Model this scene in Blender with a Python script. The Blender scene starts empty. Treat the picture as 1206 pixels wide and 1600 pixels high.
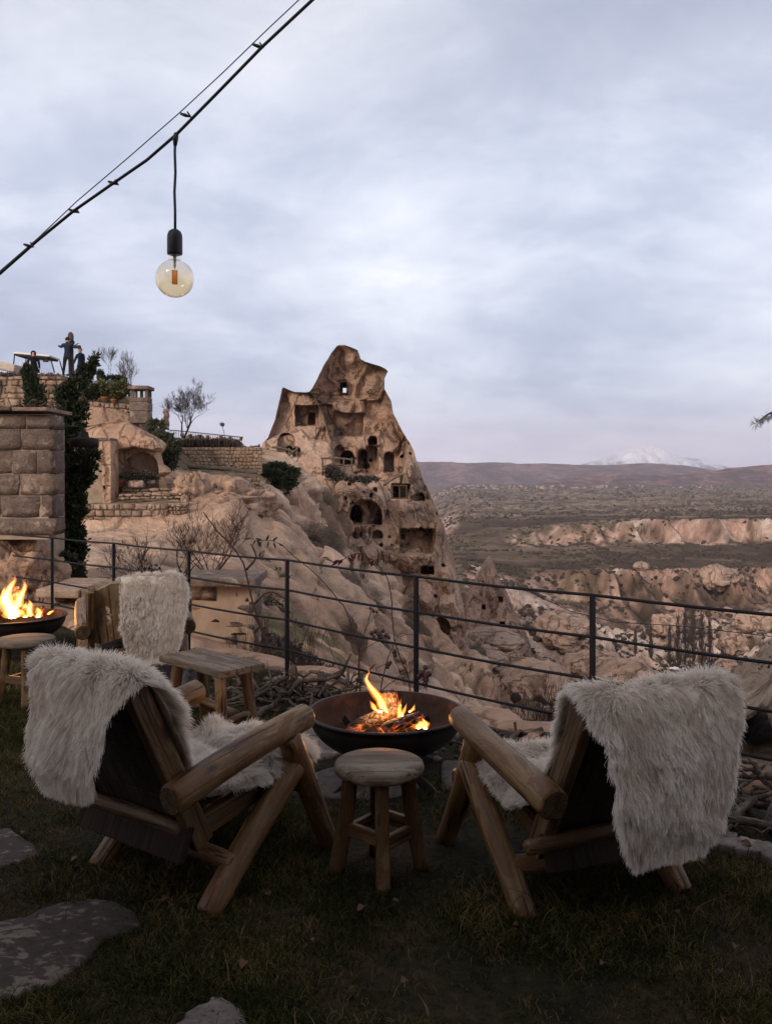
import bpy, bmesh, math, random
import numpy as np
from mathutils import Vector, Matrix, Euler, Quaternion

scene = bpy.context.scene
F, H, CU, HV = 1340.0, 1.6, 603.0, 740.0      # focal length (px of the 1206x1600 photo), eye height, principal column, horizon row

# ------------------------------------------------------------------ camera
cam_data = bpy.data.cameras.new("camera")
cam = bpy.data.objects.new("camera", cam_data)
scene.collection.objects.link(cam)
cam.location = (0, 0, H)
cam.rotation_euler = (math.radians(90), 0, 0)
cam_data.sensor_fit = 'VERTICAL'
cam_data.sensor_height = 36.0
cam_data.lens = F / 1600 * 36
cam_data.shift_y = -60 / 1600
cam_data.clip_start = 0.05
cam_data.clip_end = 90000
scene.camera = cam

# ------------------------------------------------------------------ light
SUN_AZ, SUN_EL = math.radians(-146), math.radians(24)     # where the bright part of the cloud cover is, measured from +Y towards +X
world = bpy.data.worlds.new("World")
scene.world = world
world.use_nodes = True
wn, wl = world.node_tree.nodes, world.node_tree.links
wn.clear()
def W(t, **k):
    n = wn.new(t)
    for a, b in k.items(): setattr(n, a, b)
    return n
w_out = W('ShaderNodeOutputWorld'); w_bg = W('ShaderNodeBackground')
w_sky = W('ShaderNodeTexSky', sky_type='NISHITA', sun_disc=False)
w_sky.sun_elevation = SUN_EL; w_sky.sun_rotation = SUN_AZ
w_sky.dust_density = 1.5
w_geo = W('ShaderNodeTexCoord')
sep = W('ShaderNodeSeparateXYZ'); wl.new(w_geo.outputs['Generated'], sep.inputs[0])
def wm(op, a, b=None, c=None, clamp=False):
    n = W('ShaderNodeMath', operation=op); n.use_clamp = clamp
    for i, x in enumerate((a, b, c)):
        if x is None: continue
        if isinstance(x, (int, float)): n.inputs[i].default_value = x
        else: wl.new(x, n.inputs[i])
    return n.outputs[0]
zc = wm('MAXIMUM', sep.outputs[2], 0.0)
zd = wm('ADD', zc, 0.30)
px_ = wm('DIVIDE', sep.outputs[0], zd); py_ = wm('DIVIDE', sep.outputs[1], zd)
comb = W('ShaderNodeCombineXYZ'); wl.new(px_, comb.inputs[0]); wl.new(py_, comb.inputs[1])
def wnoise(scale, detail, rough, dist, off, stretch=(1, 1, 1)):
    mp = W('ShaderNodeMapping'); mp.inputs['Location'].default_value = off; mp.inputs['Scale'].default_value = stretch
    wl.new(comb.outputs[0], mp.inputs[0])
    n = W('ShaderNodeTexNoise'); n.inputs['Scale'].default_value = scale; n.inputs['Detail'].default_value = detail
    n.inputs['Roughness'].default_value = rough; n.inputs['Distortion'].default_value = dist
    wl.new(mp.outputs[0], n.inputs['Vector']); return n.outputs['Fac']
def ramp(fac, stops, interp='LINEAR', tree=None):
    nodes, links = tree or (wn, wl)
    r = nodes.new('ShaderNodeValToRGB'); r.color_ramp.interpolation = interp
    e = r.color_ramp.elements
    while len(e) > 1: e.remove(e[-1])
    e[0].position = stops[0][0]; e[0].color = (*stops[0][1], 1)
    for p, c in stops[1:]:
        q = e.new(p); q.color = (*c, 1)
    links.new(fac, r.inputs[0]); return r.outputs[0]
n1 = wnoise(1.15, 7, 0.56, 0.35, (3.1, 1.2, 0), (1, .9, 1))
n2 = wnoise(3.9, 6, 0.62, 0.3, (7.7, 2.0, 0), (0.8, 1.1, 1))
n3 = wnoise(0.32, 3, 0.5, 0.2, (0.4, 5.5, 0))
mix = wm('ADD', wm('MULTIPLY', n1, 0.62), wm('ADD', wm('MULTIPLY', n2, 0.24), wm('MULTIPLY', n3, 0.14)))
cloud = ramp(mix, [(0.36, (0.43, 0.475, 0.60)), (0.44, (0.54, 0.58, 0.70)), (0.50, (0.68, 0.715, 0.81)), (0.56, (0.82, 0.84, 0.91)), (0.62, (0.96, 0.96, 0.98))])
# the cover thins towards the horizon and is heavier overhead
grad = ramp(zc, [(0.0, (1.25, 1.16, 1.16)), (0.03, (1.05, 1.02, 1.06)), (0.07, (0.86, 0.90, 1.0)), (0.13, (.98, 1.02, 1.08)), (0.20, (1.08, 1.10, 1.13)), (0.33, (1.07, 1.09, 1.12)), (0.45, (0.98, 0.98, 0.99)), (0.6, (.86, .86, .88)), (1.0, (0.80, 0.80, 0.82))])
cm = W('ShaderNodeMixRGB', blend_type='MULTIPLY'); cm.inputs[0].default_value = 1
wl.new(cloud, cm.inputs[1]); wl.new(grad, cm.inputs[2])
sk = W('ShaderNodeMixRGB', blend_type='MULTIPLY'); sk.inputs[0].default_value = 1
wl.new(w_sky.outputs[0], sk.inputs[1]); sk.inputs[2].default_value = (0.1, 0.1, 0.1, 1)     # Nishita at strength 0.1
cover = W('ShaderNodeMixRGB'); cover.inputs[0].default_value = 0.90                            # closed cloud cover in front of it
wl.new(sk.outputs[0], cover.inputs[1]); wl.new(cm.outputs[0], cover.inputs[2])
wl.new(cover.outputs[0], w_bg.inputs[0]); w_bg.inputs[1].default_value = 1.0
wl.new(w_bg.outputs[0], w_out.inputs[0])

sun_data = bpy.data.lights.new("sun", 'SUN')
sun_data.energy = 2.6; sun_data.angle = math.radians(24); sun_data.color = (1.0, 0.84, 0.70)
sun = bpy.data.objects.new("sun", sun_data); scene.collection.objects.link(sun)
sd = Vector((math.sin(SUN_AZ) * math.cos(SUN_EL), math.cos(SUN_AZ) * math.cos(SUN_EL), math.sin(SUN_EL)))
sun.rotation_euler = sd.to_track_quat('Z', 'Y').to_euler()

vs = scene.view_settings
vs.view_transform = 'Standard'; vs.look = 'None'; vs.exposure = 0.2; vs.gamma = 1.0; vs.use_curve_mapping = False
scene.cycles.volume_bounces = 0
scene.cycles.max_bounces = 8
scene.cycles.transparent_max_bounces = 12

# ------------------------------------------------------------------ helpers
C = scene.collection
rng = np.random.default_rng(7)
random.seed(7)

def P(u, v, Y):
    """the place at distance Y seen at photo pixel (u, v)"""
    return Vector(((u - CU) / F * Y, Y, H - (v - HV) / F * Y))
def G(u, v, z=0.0):
    Y = F * (H - z) / (v - HV)
    return Vector(((u - CU) / F * Y, Y, z))

def tag(o, label=None, cat=None, group=None, kind=None):
    if label: o['label'] = label
    if cat: o['category'] = cat
    if group: o['group'] = group
    if kind: o['kind'] = kind
    return o
def thing(name, label, cat, loc=(0, 0, 0), rz=0.0, group=None):
    o = bpy.data.objects.new(name, None); C.objects.link(o)
    o.empty_display_size = 0.1
    o.location = loc; o.rotation_euler = (0, 0, rz)
    return tag(o, label, cat, group)
def mesh_np(name, V, Fq, smooth=True):
    """V: n x 3, Fq: list of faces or (m x k) array"""
    me = bpy.data.meshes.new(name)
    V = np.asarray(V, dtype=np.float32)
    if isinstance(Fq, np.ndarray):
        k = Fq.shape[1]; m = Fq.shape[0]
        me.vertices.add(len(V)); me.vertices.foreach_set('co', V.ravel())
        me.loops.add(m * k); me.loops.foreach_set('vertex_index', Fq.astype(np.int32).ravel())
        me.polygons.add(m); me.polygons.foreach_set('loop_start', np.arange(0, m * k, k, dtype=np.int32))
        me.update(calc_edges=True)
    else:
        me.from_pydata([tuple(map(float, p)) for p in V], [], [tuple(map(int, f)) for f in Fq])
    if smooth and len(me.polygons):
        me.polygons.foreach_set('use_smooth', np.ones(len(me.polygons), dtype=bool))
    me.update()
    return me
def obj(name, me, mat=None, parent=None, mtx=None):
    o = bpy.data.objects.new(name, me); C.objects.link(o)
    if mat is not None and not me.materials: me.materials.append(mat)
    if parent is not None: o.parent = parent
    if mtx is not None: o.matrix_basis = mtx
    return o
def copy_tree(o, parent=None):
    c = o.copy(); C.objects.link(c); c.parent = parent
    for ch in [x for x in o.children]: copy_tree(ch, c)
    return c

# ---- noise -------------------------------------------------------
def _h(ix, iy, iz):
    n = (ix * 374761393 + iy * 668265263 + iz * 2147483647 % 4294967291) & 0xffffffff
    n = ((n ^ (n >> 13)) * 1274126177) & 0xffffffff
    n = n ^ (n >> 16)
    n = (n * 2246822519) & 0xffffffff
    return ((n ^ (n >> 15)) & 0xffffff) / 16777215.0
def vnoise(x, y, z=0.0):
    x, y, z = np.broadcast_arrays(np.asarray(x, float), np.asarray(y, float), np.asarray(z, float))
    xi, yi, zi = np.floor(x).astype(np.int64), np.floor(y).astype(np.int64), np.floor(z).astype(np.int64)
    fx, fy, fz = x - xi, y - yi, z - zi
    fx, fy, fz = [t * t * t * (t * (6 * t - 15) + 10) for t in (fx, fy, fz)]
    xi, yi, zi = xi + 4096, yi + 4096, zi + 4096
    r = 0
    for dx in (0, 1):
        for dy in (0, 1):
            for dz in (0, 1):
                w = (fx if dx else 1 - fx) * (fy if dy else 1 - fy) * (fz if dz else 1 - fz)
                r = r + w * _h(xi + dx, yi + dy, (zi + dz) * 1013)
    return r * 2 - 1
def fbm(x, y, z=0.0, oct=5, gain=0.5, lac=2.03):
    a, s, r = 1.0, 0.0, 0.0
    for i in range(oct):
        r = r + a * vnoise(x * lac ** i + 17.3 * i, y * lac ** i + 5.1 * i, z * lac ** i + 9.7 * i); s += a; a *= gain
    return r / s
def ridged(x, y, z=0.0, oct=4):
    a, s, r = 1.0, 0.0, 0.0
    for i in range(oct):
        r = r + a * (1 - np.abs(vnoise(x * 2.1 ** i + 31 * i, y * 2.1 ** i + 11 * i, z * 2.1 ** i))); s += a; a *= 0.5
    return r / s
def sstep(a, b, x):
    t = np.clip((x - a) / (b - a), 0, 1); return t * t * (3 - 2 * t)

# ---- materials ---------------------------------------------------
class NT:
    def __init__(s, name):
        s.m = bpy.data.materials.new(name); s.m.use_nodes = True
        s.n, s.l = s.m.node_tree.nodes, s.m.node_tree.links
        s.b = s.n['Principled BSDF']; s.out = s.n['Material Output']
        s.tc = s.n.new('ShaderNodeTexCoord')
    def node(s, t, **k):
        n = s.n.new(t)
        for a, b in k.items(): setattr(n, a, b)
        return n
    def map(s, scale=(1, 1, 1), src='Object', loc=(0, 0, 0), rot=(0, 0, 0)):
        m = s.node('ShaderNodeMapping'); m.inputs['Scale'].default_value = scale; m.inputs['Location'].default_value = loc; m.inputs['Rotation'].default_value = rot
        s.l.new(s.tc.outputs[src] if isinstance(src, str) else src, m.inputs[0]); return m.outputs[0]
    def noise(s, vec, scale=5, detail=6, rough=.55, dist=0):
        n = s.node('ShaderNodeTexNoise')
        for k, x in (('Scale', scale), ('Detail', detail), ('Roughness', rough), ('Distortion', dist)): n.inputs[k].default_value = x
        s.l.new(vec, n.inputs['Vector']); return n.outputs['Fac']
    def vor(s, vec, scale=5, feature='F1', rand=1):
        n = s.node('ShaderNodeTexVoronoi', feature=feature); n.inputs['Scale'].default_value = scale; n.inputs['Randomness'].default_value = rand
        s.l.new(vec, n.inputs['Vector']); return n.outputs['Distance']
    def ramp(s, fac, stops, interp='LINEAR'): return ramp(fac, stops, interp, (s.n, s.l))
    def mix(s, fac, a, b, mode='MIX'):
        n = s.node('ShaderNodeMixRGB', blend_type=mode)
        for i, x in ((0, fac), (1, a), (2, b)):
            if isinstance(x, (int, float)): n.inputs[i].default_value = x
            elif isinstance(x, tuple): n.inputs[i].default_value = (*x, 1)
            else: s.l.new(x, n.inputs[i])
        return n.outputs[0]
    def math(s, op, a, b=0.0, clamp=False):
        n = s.node('ShaderNodeMath', operation=op); n.use_clamp = clamp
        for i, x in ((0, a), (1, b)):
            if isinstance(x, (int, float)): n.inputs[i].default_value = x
            else: s.l.new(x, n.inputs[i])
        return n.outputs[0]
    def attr(s, name, out='Color'):
        n = s.node('ShaderNodeAttribute', attribute_name=name); return n.outputs[out]
    def bump(s, h, dist=.01, strength=1.0):
        n = s.node('ShaderNodeBump'); n.inputs['Distance'].default_value = dist; n.inputs['Strength'].default_value = strength
        s.l.new(h, n.inputs['Height']); s.l.new(n.outputs[0], s.b.inputs['Normal']); return n
    def col(s, c):
        if isinstance(c, tuple): s.b.inputs['Base Color'].default_value = (*c, 1)
        else: s.l.new(c, s.b.inputs['Base Color'])
        return s
    def rough(s, r, spec=.3, metal=0):
        if isinstance(r, (int, float)): s.b.inputs['Roughness'].default_value = r
        else: s.l.new(r, s.b.inputs['Roughness'])
        s.b.inputs['Specular IOR Level'].default_value = spec; s.b.inputs['Metallic'].default_value = metal; return s
    def rand(s):
        return s.node('ShaderNodeObjectInfo').outputs['Random']

def m_wood(name, dark, mid, light, gloss=.6, grain=26, ends=True):
    t = NT(name)
    off = t.node('ShaderNodeVectorMath', operation='ADD'); t.l.new(t.tc.outputs['Object'], off.inputs[0])
    cr = t.node('ShaderNodeCombineXYZ'); r = t.math('MULTIPLY', t.rand(), 37.0)
    for i in range(3): t.l.new(r, cr.inputs[i])
    t.l.new(cr.outputs[0], off.inputs[1]); v = off.outputs[0]
    g = t.noise(t.map((grain, grain, grain * .06), v), 1.0, 6, .6, .6)
    big = t.noise(t.map((5, 5, 1.3), v), 1.0, 4, .6, .8)
    f = t.math('ADD', t.math('MULTIPLY', g, .5), t.math('MULTIPLY', big, .5))
    c = t.ramp(f, [(.30, dark), (.47, mid), (.62, light), (.75, mid)])
    # stripped bark patches and knots
    patch = t.noise(t.map((9, 9, 2.4), v), 1.0, 6, .65, 1.8)
    pm = t.ramp(patch, [(.49, (0, 0, 0)), (.52, (1, 1, 1))])
    c = t.mix(t.math('MULTIPLY', pm, .72), c, tuple(x * .62 for x in (mid[0] * 1.15, mid[1] * .85, mid[2] * .7)))
    kn = t.vor(t.map((6, 6, 2.6), v), 1.0)
    km = t.ramp(kn, [(.05, (1, 1, 1)), (.13, (0, 0, 0))])
    c = t.mix(t.math('MULTIPLY', km, .8), c, tuple(x * .4 for x in dark))
    t.col(c).rough(gloss, .3)
    crack = t.noise(t.map((60, 60, 1.6), v), 1.0, 3, .5, .3)
    hgt = t.math('ADD', t.math('MULTIPLY', g, .5), t.math('ADD', t.math('MULTIPLY', crack, .5), t.math('MULTIPLY', patch, .6)))
    ckl = t.ramp(crack, [(.37, (.25, .22, .2)), (.41, (1, 1, 1))]); c2 = t.mix(1.0, c, ckl, 'MULTIPLY'); t.col(c2)
    t.bump(hgt, .008, 1)
    return t.m
M = {}
M['log'] = m_wood('log_wood', (.045, .023, .008), (.135, .074, .030), (.235, .142, .062), .5)
M['board'] = m_wood('board_wood', (.036, .019, .008), (.095, .054, .023), (.16, .098, .045), .55)
t = NT('end_grain'); sx_ = t.node('ShaderNodeSeparateXYZ'); t.l.new(t.tc.outputs['Object'], sx_.inputs[0])
rr_ = t.math('SQRT', t.math('ADD', t.math('POWER', sx_.outputs[0], 2.0), t.math('POWER', sx_.outputs[1], 2.0)))
nz_ = t.noise(t.map(), 25, 4, .6); ring = t.math('SINE', t.math('ADD', t.math('MULTIPLY', rr_, 900.0), t.math('MULTIPLY', nz_, 7.0)))
cc = t.ramp(t.math('ADD', t.math('MULTIPLY', ring, .18), t.math('MULTIPLY', nz_, 1.0)), [(.3, (.030, .017, .008)), (.55, (.095, .058, .028)), (.75, (.15, .10, .055))])
t.col(cc).rough(.8, .2); t.bump(ring, .0015, 1); M['endgrain'] = t.m
M['grey_wood'] = m_wood('weathered_wood', (.05, .036, .023), (.125, .093, .063), (.20, .152, .105), .7, 34)
M['stick'] = m_wood('dead_branch', (.028, .021, .016), (.075, .057, .044), (.15, .118, .092), .85, 50)
M['dark_shade_wood'] = m_wood('dark_shade_board', (.008, .0045, .002), (.020, .011, .005), (.034, .020, .009), .9)  # darkened board wood, shade of the chair backs put into its colour

def m_simple(name, c, r=.8, spec=.3, metal=0, var=.25, scale=12, bump=.0):
    t = NT(name); n = t.noise(t.map(), scale, 6, .6)
    t.col(t.ramp(n, [(.3, tuple(x * (1 - var) for x in c)), (.7, tuple(min(1, x * (1 + var)) for x in c))])).rough(r, spec, metal)
    if bump: t.bump(n, bump)
    return t.m
M['iron'] = m_simple('black_railing_paint', (.006, .0065, .009), .6, .2, 0, .3, 20, .001)
M['rubber'] = m_simple('black_cable', (.010, .010, .014), .5, .4)
M['stem'] = m_simple('brown_stem', (.045, .024, .020), .8, .2)
M['twig'] = m_simple('grey_brown_twig', (.07, .05, .045), .9, .2)
M['treebark'] = m_simple('dark_bark', (.045, .032, .028), .9, .2)
M['leafdry'] = m_simple('dry_leaf', (.10, .055, .028), .8, .3, 0, .5, 30)
M['leafred'] = m_simple('wine_red_leaf', (.07, .020, .018), .7, .3, 0, .4, 30)
M['leafdark'] = m_simple('dark_green_leaf', (.02, .028, .014), .6, .3)
M['hip'] = m_simple('rose_hip', (.035, .012, .014), .5, .4)
M['mortar'] = m_simple('lime_mortar', (.30, .225, .165), .95, .1, 0, .25, 4, .01)
M['terracotta'] = m_simple('terracotta', (.30, .12, .06), .9, .2, 0, .2, 6)
M['shade'] = m_simple('dark_lamp_metal', (.02, .015, .013), .6, .4, .5)

def m_rock(name, base, pale, crustc, scale=.35, attr=False, bump=.25):
    """carved tuff: pink-tan body, paler washed areas, grey-brown weathering crust"""
    t = NT(name); v = t.map(src='Object')
    big = t.noise(t.map((1, 1, 1)), scale, 8, .6, .6)
    streak = t.noise(t.map((3.2, 3.2, .5)), scale * 1.6, 6, .6, .3)
    fine = t.noise(v, scale * 9, 8, .62)
    c = t.ramp(big, [(.32, tuple(x * .80 for x in base)), (.5, base), (.68, pale)])
    c = t.mix(t.ramp(streak, [(.42, (0, 0, 0)), (.7, (.45, .45, .45))]), c, tuple(x * .62 for x in base))
    if attr:
        cr = t.attr('crust', 'Fac')
        m = t.math('ADD', cr, t.math('MULTIPLY', t.math('SUBTRACT', fine, .5), 1.3), True)
        m2 = t.ramp(m, [(.42, (0, 0, 0)), (.66, (1, 1, 1))])
        c = t.mix(t.math('MULTIPLY', m2, .8), c, crustc)
    else:
        m2 = t.ramp(t.noise(v, scale * 3, 8, .65, .5), [(.52, (0, 0, 0)), (.68, (.7, .7, .7))])
        c = t.mix(m2, c, crustc)
    c = t.mix(1.0, c, t.ramp(fine, [(.3, (.72, .71, .70)), (.6, (1.08, 1.07, 1.06))]), 'MULTIPLY')
    ckn = t.noise(t.map((1, 1, .55), rot=(0, .35, 0)), scale * 2.2, 5, .55, .4)
    crk = t.ramp(ckn, [(.470, (1, 1, 1)), (.492, (.38, .36, .34)), (.500, (.30, .28, .26)), (.508, (.38, .36, .34)), (.530, (1, 1, 1))])
    c = t.mix(.75, c, crk, 'MULTIPLY')
    pit = t.vor(t.map((1, 1, 1.6)), scale * 9)
    h = t.math('ADD', t.math('ADD', t.math('MULTIPLY', fine, 1.1), t.math('MULTIPLY', crk, .35)), t.math('ADD', t.math('MULTIPLY', streak, .7), t.math('MULTIPLY', t.math('MINIMUM', pit, .35), .5)))
    t.col(c).rough(.95, .1); t.bump(h, bump, 1.0)
    return t.m
M['tuff'] = m_rock('tuff_castle', (.52, .335, .235), (.62, .435, .32), (.25, .175, .125), .16, True, .75)
M['tuff_near'] = m_rock('tuff_near', (.47, .30, .205), (.57, .40, .29), (.26, .175, .125), .5, False, .12)
M['tuff_far'] = m_rock('tuff_far', (.50, .34, .255), (.60, .45, .355), (.34, .25, .20), .07, False, 1.6)
M['tuff_pale'] = m_rock('tuff_pale', (.46, .335, .265), (.56, .44, .36), (.22, .175, .14), .3, False, .3)
def m_stone(name, cols, scale=9, bump=.015):
    t = NT(name)
    gp_ = t.node('ShaderNodeNewGeometry').outputs['Position']
    off = t.node('ShaderNodeVectorMath', operation='ADD'); t.l.new(gp_, off.inputs[0])
    cr = t.node('ShaderNodeCombineXYZ'); r = t.rand(); r2 = t.math('MULTIPLY', r, 91.0)
    for i in range(3): t.l.new(r2, cr.inputs[i])
    t.l.new(cr.outputs[0], off.inputs[1]); v = off.outputs[0]
    base = t.ramp(r, [(i / max(1, len(cols) - 1), c) for i, c in enumerate(cols)])
    n = t.noise(t.map(src=v), scale, 8, .65, .4)
    st = t.noise(t.map(src=v), scale * .3, 5, .6, .8)
    c = t.mix(1.0, base, t.ramp(n, [(.3, (.62, .60, .58)), (.7, (1.2, 1.2, 1.2))]), 'MULTIPLY')
    c = t.mix(t.ramp(st, [(.52, (0, 0, 0)), (.62, (.7, .7, .7))]), c, (.10, .075, .062))
    st2 = t.noise(t.map(src=v, loc=(5, 3, 1)), scale * .45, 7, .68, .6)
    c = t.mix(t.ramp(st2, [(.56, (0, 0, 0)), (.63, (.65, .65, .65))]), c, (.38, .31, .25))
    edge_ = t.noise(t.map(src=v), scale * 4, 5, .7); c = t.mix(1.0, c, t.ramp(edge_, [(.35, (.7, .69, .68)), (.6, (1.1, 1.1, 1.1))]), 'MULTIPLY')
    t.col(c).rough(.92, .15); t.bump(n, bump, 1)
    return t.m
M['ashlar'] = m_stone('ashlar_block', [(.13, .095, .078), (.22, .155, .12), (.15, .112, .095), (.25, .18, .14)], 11, .03)
M['fieldstone'] = m_stone('field_stone', [(.24, .155, .10), (.36, .25, .175), (.30, .205, .15), (.42, .31, .225), (.27, .19, .14)], 3, .04)
M['wallstone'] = m_stone('ochre_wall_stone', [(.26, .165, .10), (.36, .24, .15), (.20, .135, .095), (.40, .28, .19)], 2.4, .05)
M['flag'] = m_stone('flagstone', [(.12, .098, .088), (.16, .13, .118)], 6, .008)
M['kerbstone'] = m_stone('kerb_stone', [(.14, .115, .10), (.19, .155, .135)], 9, .01)

# ---- mesh makers ---------------------------------------------------
def tube(pts, rad, seg=8, caps=True, wob=0.0, closed=False):
    pts = [Vector(p) for p in pts]; n = len(pts)
    if isinstance(rad, (int, float)): rad = [rad] * n
    V, Fc = [], []
    t0 = (pts[1] - pts[0]).normalized()
    up = Vector((0, 0, 1)) if abs(t0.z) < .9 else Vector((1, 0, 0))
    a = t0.cross(up).normalized()
    for i, p in enumerate(pts):
        t = (pts[min(i + 1, n - 1)] - pts[max(i - 1, 0)])
        t = t.normalized() if t.length > 1e-9 else t0
        a = (a - t * a.dot(t)).normalized(); b = t.cross(a)
        for k in range(seg):
            q = 2 * math.pi * k / seg
            r = rad[i] * (1 + (random.uniform(-wob, wob) if wob else 0))
            V.append(p + a * (math.cos(q) * r) + b * (math.sin(q) * r))
    for i in range(n - 1):
        for k in range(seg):
            k2 = (k + 1) % seg
            Fc.append((i * seg + k, i * seg + k2, (i + 1) * seg + k2, (i + 1) * seg + k))
    if caps:
        Fc.append(tuple(range(seg))[::-1]); Fc.append(tuple((n - 1) * seg + k for k in range(seg)))
    return V, Fc
class MB:
    def __init__(s): s.V, s.F = [], []
    def add(s, V, Fc):
        o = len(s.V); s.V.extend(V); s.F.extend([tuple(i + o for i in f) for f in Fc]); return s
    def tube(s, *a, **k): return s.add(*tube(*a, **k))
    def box(s, c, size, rz=0, tilt=None):
        x, y, z = [t / 2 for t in size]
        R = Matrix.Rotation(rz, 3, 'Z') if tilt is None else tilt
        V = [Vector(c) + R @ Vector((sx * x, sy * y, sz * z)) for sz in (-1, 1) for sx, sy in ((-1, -1), (1, -1), (1, 1), (-1, 1))]
        return s.add(V, [(3, 2, 1, 0), (4, 5, 6, 7), (0, 1, 5, 4), (1, 2, 6, 5), (2, 3, 7, 6), (3, 0, 4, 7)])
    def obj(s, name, mat, parent=None, smooth=True, mtx=None):
        return obj(name, mesh_np(name, s.V, s.F, smooth), mat, parent, mtx)
def frame_z(p0, p1, xhint=None):
    """matrix whose z axis runs p0 -> p1, origin p0"""
    p0, p1 = Vector(p0), Vector(p1); z = (p1 - p0).normalized()
    xh = Vector(xhint) if xhint else (Vector((0, 0, 1)) if abs(z.z) < .9 else Vector((1, 0, 0)))
    y = z.cross(xh).normalized(); x = y.cross(z)
    m = Matrix((x, y, z)).transposed().to_4x4(); m.translation = p0
    return m, (p1 - p0).length
def log(name, p0, p1, r0, r1, mat, parent, seg=20, wob=.012, label=None, bevel=.012, bend=.012):
    m, L = frame_z(p0, p1)
    ph = random.uniform(0, 6); n = 12; V, Fc = [], []
    zs = [0, 0, bevel] + [bevel + (L - 2 * bevel) * i / n for i in range(1, n)] + [L - bevel, L, L]
    rs = [0, 1 - bevel / r0 * .8, 1] + [1] * (n - 1) + [1, 1 - bevel / r1 * .8, 0]
    for i, (z, k) in enumerate(zip(zs, rs)):
        t = z / L; r = (r0 + (r1 - r0) * t) * k
        cx = bend * math.sin(t * 3.1 + ph); cy = bend * math.cos(t * 2.3 + ph)
        for j in range(seg):
            q = 2 * math.pi * j / seg
            w = 1 + wob * (math.sin(2 * q + ph + t * 2) * 1.6 + math.sin(3 * q + 5 * t + ph) + random.uniform(-.6, .6)) * (1 if 1 < i < len(zs) - 2 else .6)
            V.append((cx + math.cos(q) * r * w, cy + math.sin(q) * r * w, z + (random.uniform(-.002, .002) if 0 < i < len(zs) - 1 else 0)))
    N = len(zs)
    for i in range(N - 1):
        for j in range(seg):
            j2 = (j + 1) % seg; Fc.append((i * seg + j, i * seg + j2, (i + 1) * seg + j2, (i + 1) * seg + j))
    o = obj(name, mesh_np(name, V, Fc), mat, parent, m)
    if mat in (M.get('log'), M.get('stick')):
        if len(o.data.materials) < 2: o.data.materials.append(M['endgrain'])
        for f_ in list(range(seg)) + list(range((N - 2) * seg, (N - 1) * seg)): o.data.polygons[f_].material_index = 1; o.data.polygons[f_].use_smooth = False
    if label: o['label'] = label
    return o
def slab(name, size, mat, parent=None, mtx=None, bev=.006, seg=2, smooth=False):
    """bevelled board with its origin in its middle, long side along local z if you wish"""
    bm = bmesh.new(); bmesh.ops.create_cube(bm, size=1)
    bmesh.ops.scale(bm, vec=size, verts=bm.verts)
    if bev: bmesh.ops.bevel(bm, geom=bm.edges[:], offset=min(bev, min(size) * .45), segments=seg, affect='EDGES', profile=.6)
    me = bpy.data.meshes.new(name); bm.to_mesh(me); bm.free()
    if smooth: me.polygons.foreach_set('use_smooth', np.ones(len(me.polygons), dtype=bool))
    return obj(name, me, mat, parent, mtx)
def board(name, p0, p1, w, th, mat, parent, side=(1, 0, 0), bev=.006):
    """board from p0 to p1; its thickness th lies along 'side', its width w across"""
    m, L = frame_z(p0, p1, side)
    m = m @ Matrix.Translation((0, 0, L / 2))
    return slab(name, (th, w, L), mat, parent, m, bev)
def stone_mesh(seed, n=5, rough=.16, boxy=.75):
    """irregular block filling roughly a unit cube"""
    r = random.Random(seed); bm = bmesh.new(); bmesh.ops.create_cube(bm, size=1)
    bmesh.ops.subdivide_edges(bm, edges=bm.edges[:], cuts=2, use_grid_fill=True)
    for v in bm.verts:
        c = v.co.copy(); l = c.length
        sph = c.normalized() * .62
        v.co = c.lerp(sph, 1 - boxy) 
        v.co += Vector([r.uniform(-1, 1) for _ in range(3)]) * rough * .28
    me = bpy.data.meshes.new('stone'); bm.to_mesh(me); bm.free()
    me.polygons.foreach_set('use_smooth', np.ones(len(me.polygons), dtype=bool))
    return me
STONES = [stone_mesh(i, rough=.24, boxy=.84) for i in range(8)]
BLOCKS = [stone_mesh(20 + i, rough=.07, boxy=.97) for i in range(6)]
def revolve(name, prof, seg, mat, parent=None, mtx=None, wob=0):
    V, Fc = [], []
    for r, z in prof:
        for k in range(seg):
            q = 2 * math.pi * k / seg; w = 1 + wob * math.sin(3 * q + 1) + wob * .5 * math.sin(5 * q)
            V.append((r * w * math.cos(q), r * w * math.sin(q), z))
    for i in range(len(prof) - 1):
        for k in range(seg):
            k2 = (k + 1) % seg; Fc.append((i * seg + k, i * seg + k2, (i + 1) * seg + k2, (i + 1) * seg + k))
    return obj(name, mesh_np(name, V, Fc), mat, parent, mtx)
def ico(sub=3):
    bm = bmesh.new(); bmesh.ops.create_icosphere(bm, subdivisions=sub, radius=1)
    V = np.array([v.co[:] for v in bm.verts]); Fc = np.array([[v.index for v in f.verts] for f in bm.faces]); bm.free()
    return V, Fc
ICO = {k: ico(k) for k in (1, 2, 3, 4, 5)}
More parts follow.
